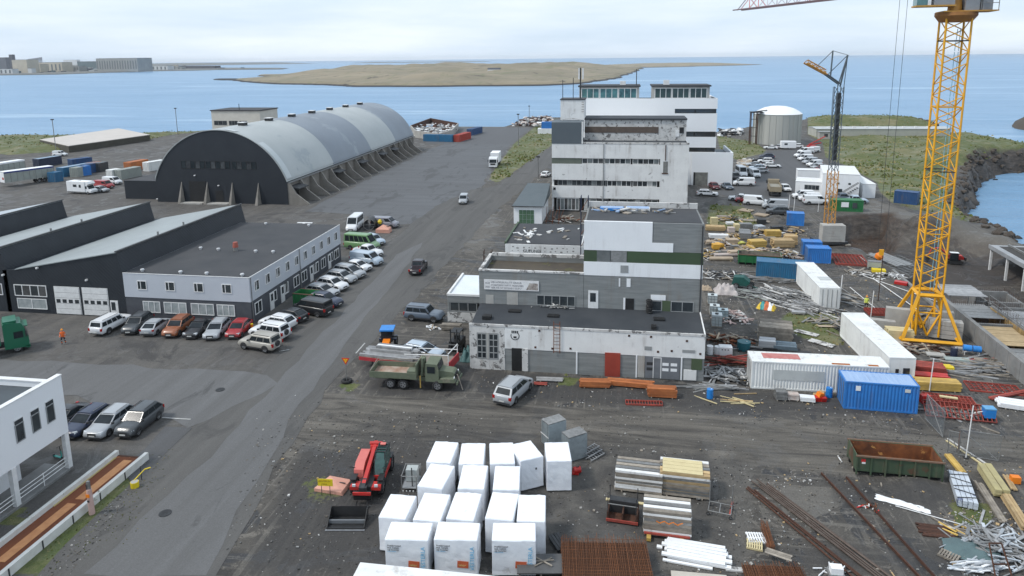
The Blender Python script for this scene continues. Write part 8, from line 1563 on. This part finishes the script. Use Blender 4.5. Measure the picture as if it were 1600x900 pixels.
t = blob('teal_tarp', 'grey-teal tarpaulin lying flat near the lower right corner', 'tarp', (1519, 862), 3.2, 2.2, .35, M('teal_grey_tarp', (.10, .16, .165), (.08, .12, .125), 1.2, .6), 15, -12)
sc5 = scrap('silver_scrap', 'silvery heap of thin aluminium profiles at the lower right', 'scrap', (1562, 855), (2.4, 2.4), 170, [al, steel, M('bright_aluminium', (.60, .63, .66), (.45, .48, .5), 3, .35, .4, var=.3)], (.5, 1.8), (.03, .08), .55, 'profile', .5); scrap('frosted_scrap', 'bundle of bright aluminium strips below the teal tarpaulin', 'scrap', (1528, 888), (1.2, .5), 50, [MC['bright_aluminium'], whitewall], (.8, 1.9), (.03, .07), .5, 'strip', .5, None, 8)
t = at('rusty_trestle', 'tall rusty trestle legs at the lower right edge', 'trestle', (1556, 905), (1580, 905)); [rod('leg', t, p, q_, .05, rust_d) for p, q_ in (((0, 0, 0), (.2, 1.2, 1.5)), ((1., 0, 0), (.95, 1.2, 1.5)), ((.2, 1.2, 1.5), (.95, 1.2, 1.5)), ((.1, .5, .6), (1., .5, .6)))]
stack('brown_net', 'brown rusty net lying between rails and tarpaulin', 'net', (1440, 838), (1475, 842), 2., 1.3, .1, 1, 8, rust_d, 'strand', .06, bearers=False); scrap('grey_crossings', 'small grey crossed slats at the lower edge by the pipes', 'slats', (1302, 893), (.8, .5), 12, [whitewall, steel], (.5, 1.2), (.04, .08), .3, 'slat')
t = at('white_rod', 'long thin white rod lying across the dirt before the green patch', 'rod', (1399, 792), (1498, 820)); rod('rod', t, (0, 0, .06), (5.6, 0, .06), .035, white_fr)
t = at('white_canopy_scrap', 'white plastic crate at the lower edge between pipe bundle and battens', 'crate', (1298, 905)); slab('crate', t, 0, 0, .3, .7, .5, .7, whitewall); slab('base', t, -.1, -.1, 0, .8, .6, .3, steel)
scrap('slat_debris', 'broken grey slats with a yellow end near the teal tarpaulin', 'slats', (1490, 828), (1.2, .5), 12, [wood_o, peel_h, wood_y], (.7, 1.7), (.05, .09), .15, 'slat', 1, None, -40)
scrap('dry_roots', 'tangle of small red and white bits between the old rails', 'debris', (1362, 795), (.7, .5), 14, [rust, peel_h, red], (.2, .6), (.03, .07), .2, 'bit')
scrap('left_debris', 'white bags and broken boards by the slate off-roader', 'debris', (674, 513), (1.2, .6), 14, [peel_h, card, whitewall], (.4, 1.0), (.05, .15), .25, 'bit'); stack('wall_pallets', 'weathered boards stacked by the small annex wall', 'boards', (688, 517), (728, 518), 2.4, .8, .7, 3, 3, wood_o, 'board', .04)
blob('covered_trailer', 'small green covered trailer tucked behind the flaked wall corner', 'trailer', (732, 560), 1.5, 2.2, 1.5, M('teal_cover', (.05, .12, .12), None, 2, .6), 19)
t = at('lean_pipe_rack', 'rusty orange scaffold frame beside the green door shed', 'scaffold', (853, 350), ang=5)
for x in (0, 1.2, 2.4): [rod('upright', t, (x, y, 0), (x+.2, y, 3.2), .05, rust) for y in (0, 1.)]; rod('brace', t, (x, 0, .2), (x+1.0, 0, 2.8), .04, rust)
scrap('tower_foot_scrap', 'rusty orange frames and boards heaped at the foot of the tall white block', 'scrap', (885, 345), (3.2, 2.2), 40, [rust, rust_d, wood_o, peel_h], (.8, 3.), (.05, .14), 1.2, 'piece', .5)
sc2 = at('lift_scaffold', 'tall narrow scaffold tower against the factory between the wings', 'scaffold', (912, 412)); sc2.location = (-4.6, 78.6, 6.3)
for x in (0, .8): [rod('upright', sc2, (x, y, -4), (x, y, 9.4), .045, pbl) for y in (0, .8)]
for i in range(9): rod('rung', sc2, (0, 0, -3.5+1.4*i), (.8, 0, -3.5+1.4*i), .035, white_fr); rod('brace', sc2, (0, 0, -3.5+1.4*i), (.8, 0, -2.1+1.4*i), .03, rust)
scrap('factory_roof_scrap', 'white and grey junk lying on the right half of the factory roof', 'junk', (1130, 430), (4.5, .8), 34, [peel_h, steel, wood_o, blue_r], (.4, 2.), (.05, .2), .3, 'piece', .5).location = (1.0, 76.6, 14.52)
scrap('broken_glazing', 'broken glass and frames strewn below the factory strip window', 'debris', (880, 480), (1.7, .25), 24, [peel_h, steel], (.2, .8), (.03, .07), .35, 'bit', .5).location = (-6.8, 71.1, 5.15)
t = at('white_road_panel', 'white board lying on the asphalt behind the office roof', 'board', (464, 349), (487, 349.5)); slab('board', t, 0, 0, 0, 3., .5, .12, whitewall); slab('bracket', t, 1.2, -.3, 0, 1.8, 0, .1, white_fr)
t = at('white_road_tray', 'white flat tray lying at the foot of the hangar annex', 'board', (244, 313), (262, 313.5)); slab('board', t, 0, 0, .2, 3.2, .9, .35, whitewall); slab('stand', t, .3, .2, 0, 2.8, .7, .2, steel)
for a, h_, l in (((1350, 196), 1, None),): pass
# ================================================================== FAR PLACES
# raised concrete pad at the left shore
pad = thing('concrete_pad', 'large pale concrete platform with dark earth sides on the left shore', 'platform', (0, 0, 0)); pp = Ppoly([(62, 218), (107, 228), (234, 210.5), (185, 200.5)], 2.4)
MB().mat(M('pad_side', (.06, .055, .045), (.08, .075, .06), .6, .95)).prism([(x, y) for x, y in pp], 0, 2.25).build('embankment', pad); MB().mat(M('pad_top', (.52, .48, .44), (.47, .435, .40), .25, .85)).prism([(x, y) for x, y in pp], 2.26, 2.45).build('top', pad)
# debris compound
cmp_ = thing('debris_bay', 'walled bay of white rubble beyond the hangar end', 'bay', (0, 0, 0)); cp = [P(642, 206), P(673, 193.5), P(716, 202), P(706, 214), P(686, 220), P(650, 215)]
for i in range(6): 
    a, b = Vector((*cp[i], 0)), Vector((*cp[(i+1) % 6], 0)); MB().mat(rust_d if i < 2 else conc_l).bar(a+Vector((0, 0, 1.4)), b+Vector((0, 0, 1.4)), .4, 2.8).build('bay_wall', cmp_)
def rubble(name, label, poly, n, mats, s=(.4, 2.), h=1.2, kind='stuff', z=0):
    poly = np.array(poly); mb = MB(); lo, hi = poly.min(0), poly.max(0); k = 0
    while k < n:
        x, y = random.uniform(lo[0], hi[0]), random.uniform(lo[1], hi[1])
        if poly_sd(np.array([x]), np.array([y]), poly)[0] < .3: continue
        k += 1; mb.mat(random.choice(mats)); g0 = gz(x, y); mb.obox((x, y, (g0 if g0 < -1 else 0)+z+random.uniform(0, h)), (random.uniform(*s), random.uniform(*s)*.6, random.uniform(*s)*.3), Matrix.Rotation(random.uniform(0, 6), 3, 'Z')@Matrix.Rotation(random.uniform(-.4, .4), 3, 'X'))
    o = mb.build(name); return tag(o, label, 'rubble' if label else None, kind=kind)
rubble('white_rubble', 'white rubble filling the walled bay beyond the hangar', [(x, y) for x, y in cp], 420, [whitewall, peel_h, peel, rust_d, steel], (.5, 2.4), 1.8)
rubble('quay_rubble', 'white and dark piles on the distant quay corner', Ppoly([(800, 197), (822, 187), (862, 185), (866, 196), (835, 199)]), 230, [whitewall, peel_h, steel_d, rust_d, pinkm], (.6, 3.), 1.6)
rubble('tank_rubble', 'white rubble by the sea behind the white blocks', Ppoly([(1120, 213), (1124, 206), (1160, 206), (1162, 211)]), 150, [whitewall, peel_h, steel_d], (.6, 2.6), 1.5)
rubble('pale_spread', 'pale sand and boards spread at the left of the parked cars', Ppoly([(1148, 262), (1156, 249), (1178, 250), (1172, 262)]), 120, [card, peel_h, M('sand_pale', (.50, .44, .37))], (.4, 1.8), .3)
# far shore town
def farb(label, x0, x1, yt, yb, dep, m_, name='far_building', win_=0, cat='building'):
    a = Vector((*P(x0, yb, -3), -3.)); b = Vector((*P(x1, yb, -3), -3.)); w_ = (a-Vector((0, 0, CH))).dot(Fv); h_ = (yb-yt)*w_/FPX; d = b-a; t = thing(name, label, cat, (a.x, a.y, -3), math.atan2(d.y, d.x)); L = d.length
    slab('wall', t, 0, 0, 0, L, dep, h_, m_); slab('roof', t, -.5, -.5, h_, L+.5, dep+.5, h_+.6, M('far_roof', (.16, .17, .18), None, .1, .8))
    for i in range(win_): slab('window', t, L*(i+.25)/win_, -.4, h_*.2, L*(i+.6)/win_, 0, h_*.82, M('far_window', (.10, .12, .13), None, .1, .5))
fm1, fm2, fm3, fm4, fm5 = M('far_concrete', (.30, .31, .30), (.24, .25, .25), .05, .9), M('far_cream', (.46, .42, .34), (.38, .35, .29), .05, .9), M('far_teal', (.07, .11, .12), (.1, .14, .15), .05, .8), M('far_dark', (.07, .075, .09), None, .05, .8), M('far_white', (.55, .57, .58), (.45, .47, .48), .05, .8)
for a in (('biggest pale grey block with ribbed front on the far shore', 152, 216, 92, 112, 60, fm1, 16), ('dark teal hall left of the big ribbed block', 122, 176, 96.5, 109, 40, fm3, 0), ('tan silo-like block near the left edge of the far shore', 21, 44, 94, 115, 40, fm2, 0), ('slim dark tower standing behind the tan block', 17, 22, 86, 112, 12, fm4, 0), ('dark long building at the left edge of the far shore', -30, 11, 91, 109, 40, fm4, 0), ('cream hall right of the tan block', 48, 64, 101, 114, 30, fm2, 5), ('wide cream shed row in the middle of the town', 62, 98, 98, 113, 40, fm2, 6), ('pale high hall behind the teal one', 100, 121, 94, 104, 30, fm5, 0),
    ('long grey low sheds right of the cream row', 92, 124, 104, 112.5, 30, fm1, 8), ('dark slate roof block behind the tan block', 44, 66, 92.5, 100, 30, fm4, 0), ('long low dark hall towards the point', 285, 336, 103.2, 107.8, 30, fm4, 0), ('pale sheds right of the big ribbed block', 220, 262, 103, 110, 30, fm5, 7), ('small grey shed near the middle of the far quay', 262, 284, 104.5, 109, 20, fm1, 3), ('white low shed at the left waterfront', 0, 20, 108, 116, 20, fm5, 3), ('pale shed between the tan block and the cream hall', 44, 50, 107, 115, 15, fm5, 0), ('small hut on the breakwater', 341, 348, 105.8, 107.8, 10, fm4, 0), ('tiny dark hut further along the breakwater', 376, 380, 105.6, 107.6, 6, fm4, 0)):
    farb(*a[:7], win_=a[7])
mb = MB(); 
for i in range(170):
    x = random.uniform(-40, 290); yb = 117.2-x*.0275+random.uniform(-4.5, -.8); p = P(x, yb, -3); w_ = math.hypot(*p)/FPX; s = random.uniform(2, 9)*w_/1.; mb.mat(random.choice([fm5, fm1, fm2, fm4, fm3])); mb.box(p[0], p[1], -3, p[0]+s, p[1]+15, -3+random.uniform(1., 3.4)*w_*1.1)
tag(mb.build('distant_harbour_clutter'), 'mass of small sheds, boats and containers along the far waterfront', 'harbour', kind='stuff')
# small house on the island
t = thing('island_house', 'small white farmhouse alone on the island', 'house', (*P(762, 111, 8), 6)); slab('wall', t, 0, 0, 0, 24, 8, 5, whitewall); MB().mat(fm4).ext([(-.5, 5), (8.5, 5), (4, 8)], 'x', -.5, 24.5).build('roof', t)
# boulders along the cliffs
mb = MB().mat(M('cliff_rock', (.045, .037, .03), (.085, .068, .054), 1.2, .9, bump=.4))
for px, py, n in ((1500, 240, 0),): pass
bmr = bmesh.new(); bmesh.ops.create_icosphere(bmr, subdivisions=1, radius=1); rv = [v.co.copy() for v in bmr.verts]; rf_ = [[v.index for v in f.verts] for f in bmr.faces]; bmr.free()
cc = 0
for i in range(len(coast)):
    a, b = Vector(coast[i]), Vector(coast[(i+1) % len(coast)])
    if a.x < 75 and not (60 < a.x): continue
    if a.y < 100: continue
    L_ = (b-a).length
    for j in range(int(L_*2.2)):
        p = a+(b-a)*random.random()+Vector((random.gauss(0, 1.6), random.gauss(0, 1.6))); s = random.uniform(.25, .95); z = max(gz(p.x, p.y), SEA-.2)
        if poly_sd(np.array([p.x]), np.array([p.y]), coast)[0] > 1.5: continue
        mb.poly([(p.x+v.x*s*random.uniform(.7, 1.2), p.y+v.y*s*random.uniform(.7, 1.2), z+v.z*s*random.uniform(.6, 1.1)) for v in rv], rf_); cc += 1
tag(mb.build('shore_boulders'), 'dark boulders along the broken cliffs and the cove', 'boulders', kind='stuff')
# ================================================================== GROUND COVER
litm = [peel_h, wood_o, wood, M('grit_light', (.32, .31, .29)), blackp, steel]
def scatter(name, label, zones, mats, s, zoff=.01):
    mb = MB()
    for poly, n in zones:
        q_ = np.array(Ppoly(poly)); lo, hi = q_.min(0), q_.max(0); X = np.random.RandomState(len(poly)+n).uniform(0, 1, (n*2, 2))*(hi-lo)+lo; ins = poly_sd(X[:, 0], X[:, 1], q_) > 0
        cl_ = fbm(X[:, 0], X[:, 1], 5, 3); ins &= cl_ > np.random.RandomState(n).uniform(.25, .7, len(X))
        for x, y in X[ins]:
            a = random.uniform(*s)*random.choice((.6, 1, 1, 1.8)); mb.mat(random.choice(mats)); g0 = gz(x, y) if abs(gz(x, y)) > .3 else 0.
            mb.obox((x, y, g0+zoff+a*.15), (a, a*random.uniform(.3, .9), a*.4), Matrix.Rotation(random.uniform(0, 6), 3, 'Z')@Matrix.Rotation(random.uniform(-.5, .5), 3, 'X'))
    return tag(mb.build(name), label, 'litter', kind='stuff')
yardz = [(1100, 330), (1240, 330), (1320, 400), (1420, 460), (1470, 560), (1600, 600), (1600, 660), (1430, 650), (1100, 615)]
scatter('yard_litter', 'small scraps of board, foil and stone strewn over the storage yard', [(yardz, 2000), ([(1180, 690), (1600, 690), (1600, 900), (1180, 900)], 600), ([(740, 585), (1430, 640), (1430, 668), (900, 640), (740, 610)], 300), ([(900, 690), (1180, 700), (1180, 900), (880, 900)], 160), ([(1170, 750), (1270, 735), (1270, 760), (1180, 770)], 200), ([(1460, 770), (1600, 790), (1600, 870), (1480, 850)], 500), ([(440, 600), (720, 620), (720, 700), (400, 900), (360, 900)], 160)], litm, (.04, .12))
gm = [M('stone_dark', (.05, .048, .045)), M('stone_mid', (.10, .097, .092)), M('stone_brown', (.12, .105, .085)), M('stone_mid', (.1, .1, .1)), M('grit_light', (.32, .31, .29))]
scatter('gravel', 'loose dark and light gravel on the dirt yard', [([(400, 640), (1600, 660), (1640, 900), (340, 900)], 9000), (yardz, 3500), ([(1300, 330), (1600, 395), (1600, 470), (1440, 450)], 2500), ([(60, 900), (250, 710), (262, 705), (110, 900)], 900)], gm, (.03, .085))
# grass tufts
gtm = [M('grass_blade_green', (.13, .16, .04), (.17, .2, .05), 3, .9), M('grass_blade_dry', (.34, .29, .15), (.4, .34, .18), 3, .9), M('grass_blade_olive', (.19, .19, .07), (.15, .17, .05), 3, .9)]
mb = MB(); rs = np.random.RandomState(11); cnt = 0
gi = np.argwhere(grass > .45); area = {}
for (j, i) in gi:
    if i >= len(xs)-1 or j >= len(ys)-1: continue
    dx, dy = xs[i+1]-xs[i], ys[j+1]-ys[j]; x0, y0 = xs[i], ys[j]; dist = math.hypot(x0, y0)
    if abs(GZ[j, i]) > 4: continue
    dens = (9 if dist < 60 else 3 if dist < 130 else .9 if dist < 230 else .25)*float(grass[j, i])
    for _ in range(rs.poisson(dx*dy*dens)):
        x, y = x0+rs.uniform(0, dx), y0+rs.uniform(0, dy)
        if fbm(np.array([x]), np.array([y]), 6, 77)[0] < .42: continue
        s = (.07 if dist < 60 else .16 if dist < 130 else .3)*rs.uniform(.6, 1.6); z = float(GZ[j, i])-.03
        mb.mat(gtm[int(rs.choice(3, p=(.45, .25, .3)))])
        for a in (rs.uniform(0, pi),)*1:
            ca_, sa_ = math.cos(a)*s, math.sin(a)*s; tx, ty = rs.uniform(-s, s)*.6, rs.uniform(-s, s)*.6
            mb.poly([(x-ca_, y-sa_, z), (x+ca_, y+sa_, z), (x+tx, y+ty, z+s*1.1), (x-sa_, y+ca_, z), (x+sa_, y-ca_, z)], [(0, 1, 2), (3, 4, 2)])
        cnt += 1
tag(new('grass_tufts', mb.mesh('grass_tufts', False)), 'rough green and straw-coloured grass tufts on verges, banks and headland', 'grass', kind='stuff')
print('tufts', cnt, 'boulders', cc)
# ================================================================== AIR
hz = NT('thin_sea_haze'); hz.n.remove(hz.b); pv = hz.n.new('ShaderNodeVolumePrincipled'); pv.inputs['Color'].default_value = (.86, .92, 1, 1); pv.inputs['Density'].default_value = .00004; pv.inputs['Anisotropy'].default_value = .2
hz.l.new(pv.outputs[0], hz.n['Material Output'].inputs['Volume'])
tag(MB().mat(hz.m).box(-12000, -200, -12, 9000, 14000, 75).build('haze'), kind='stuff')
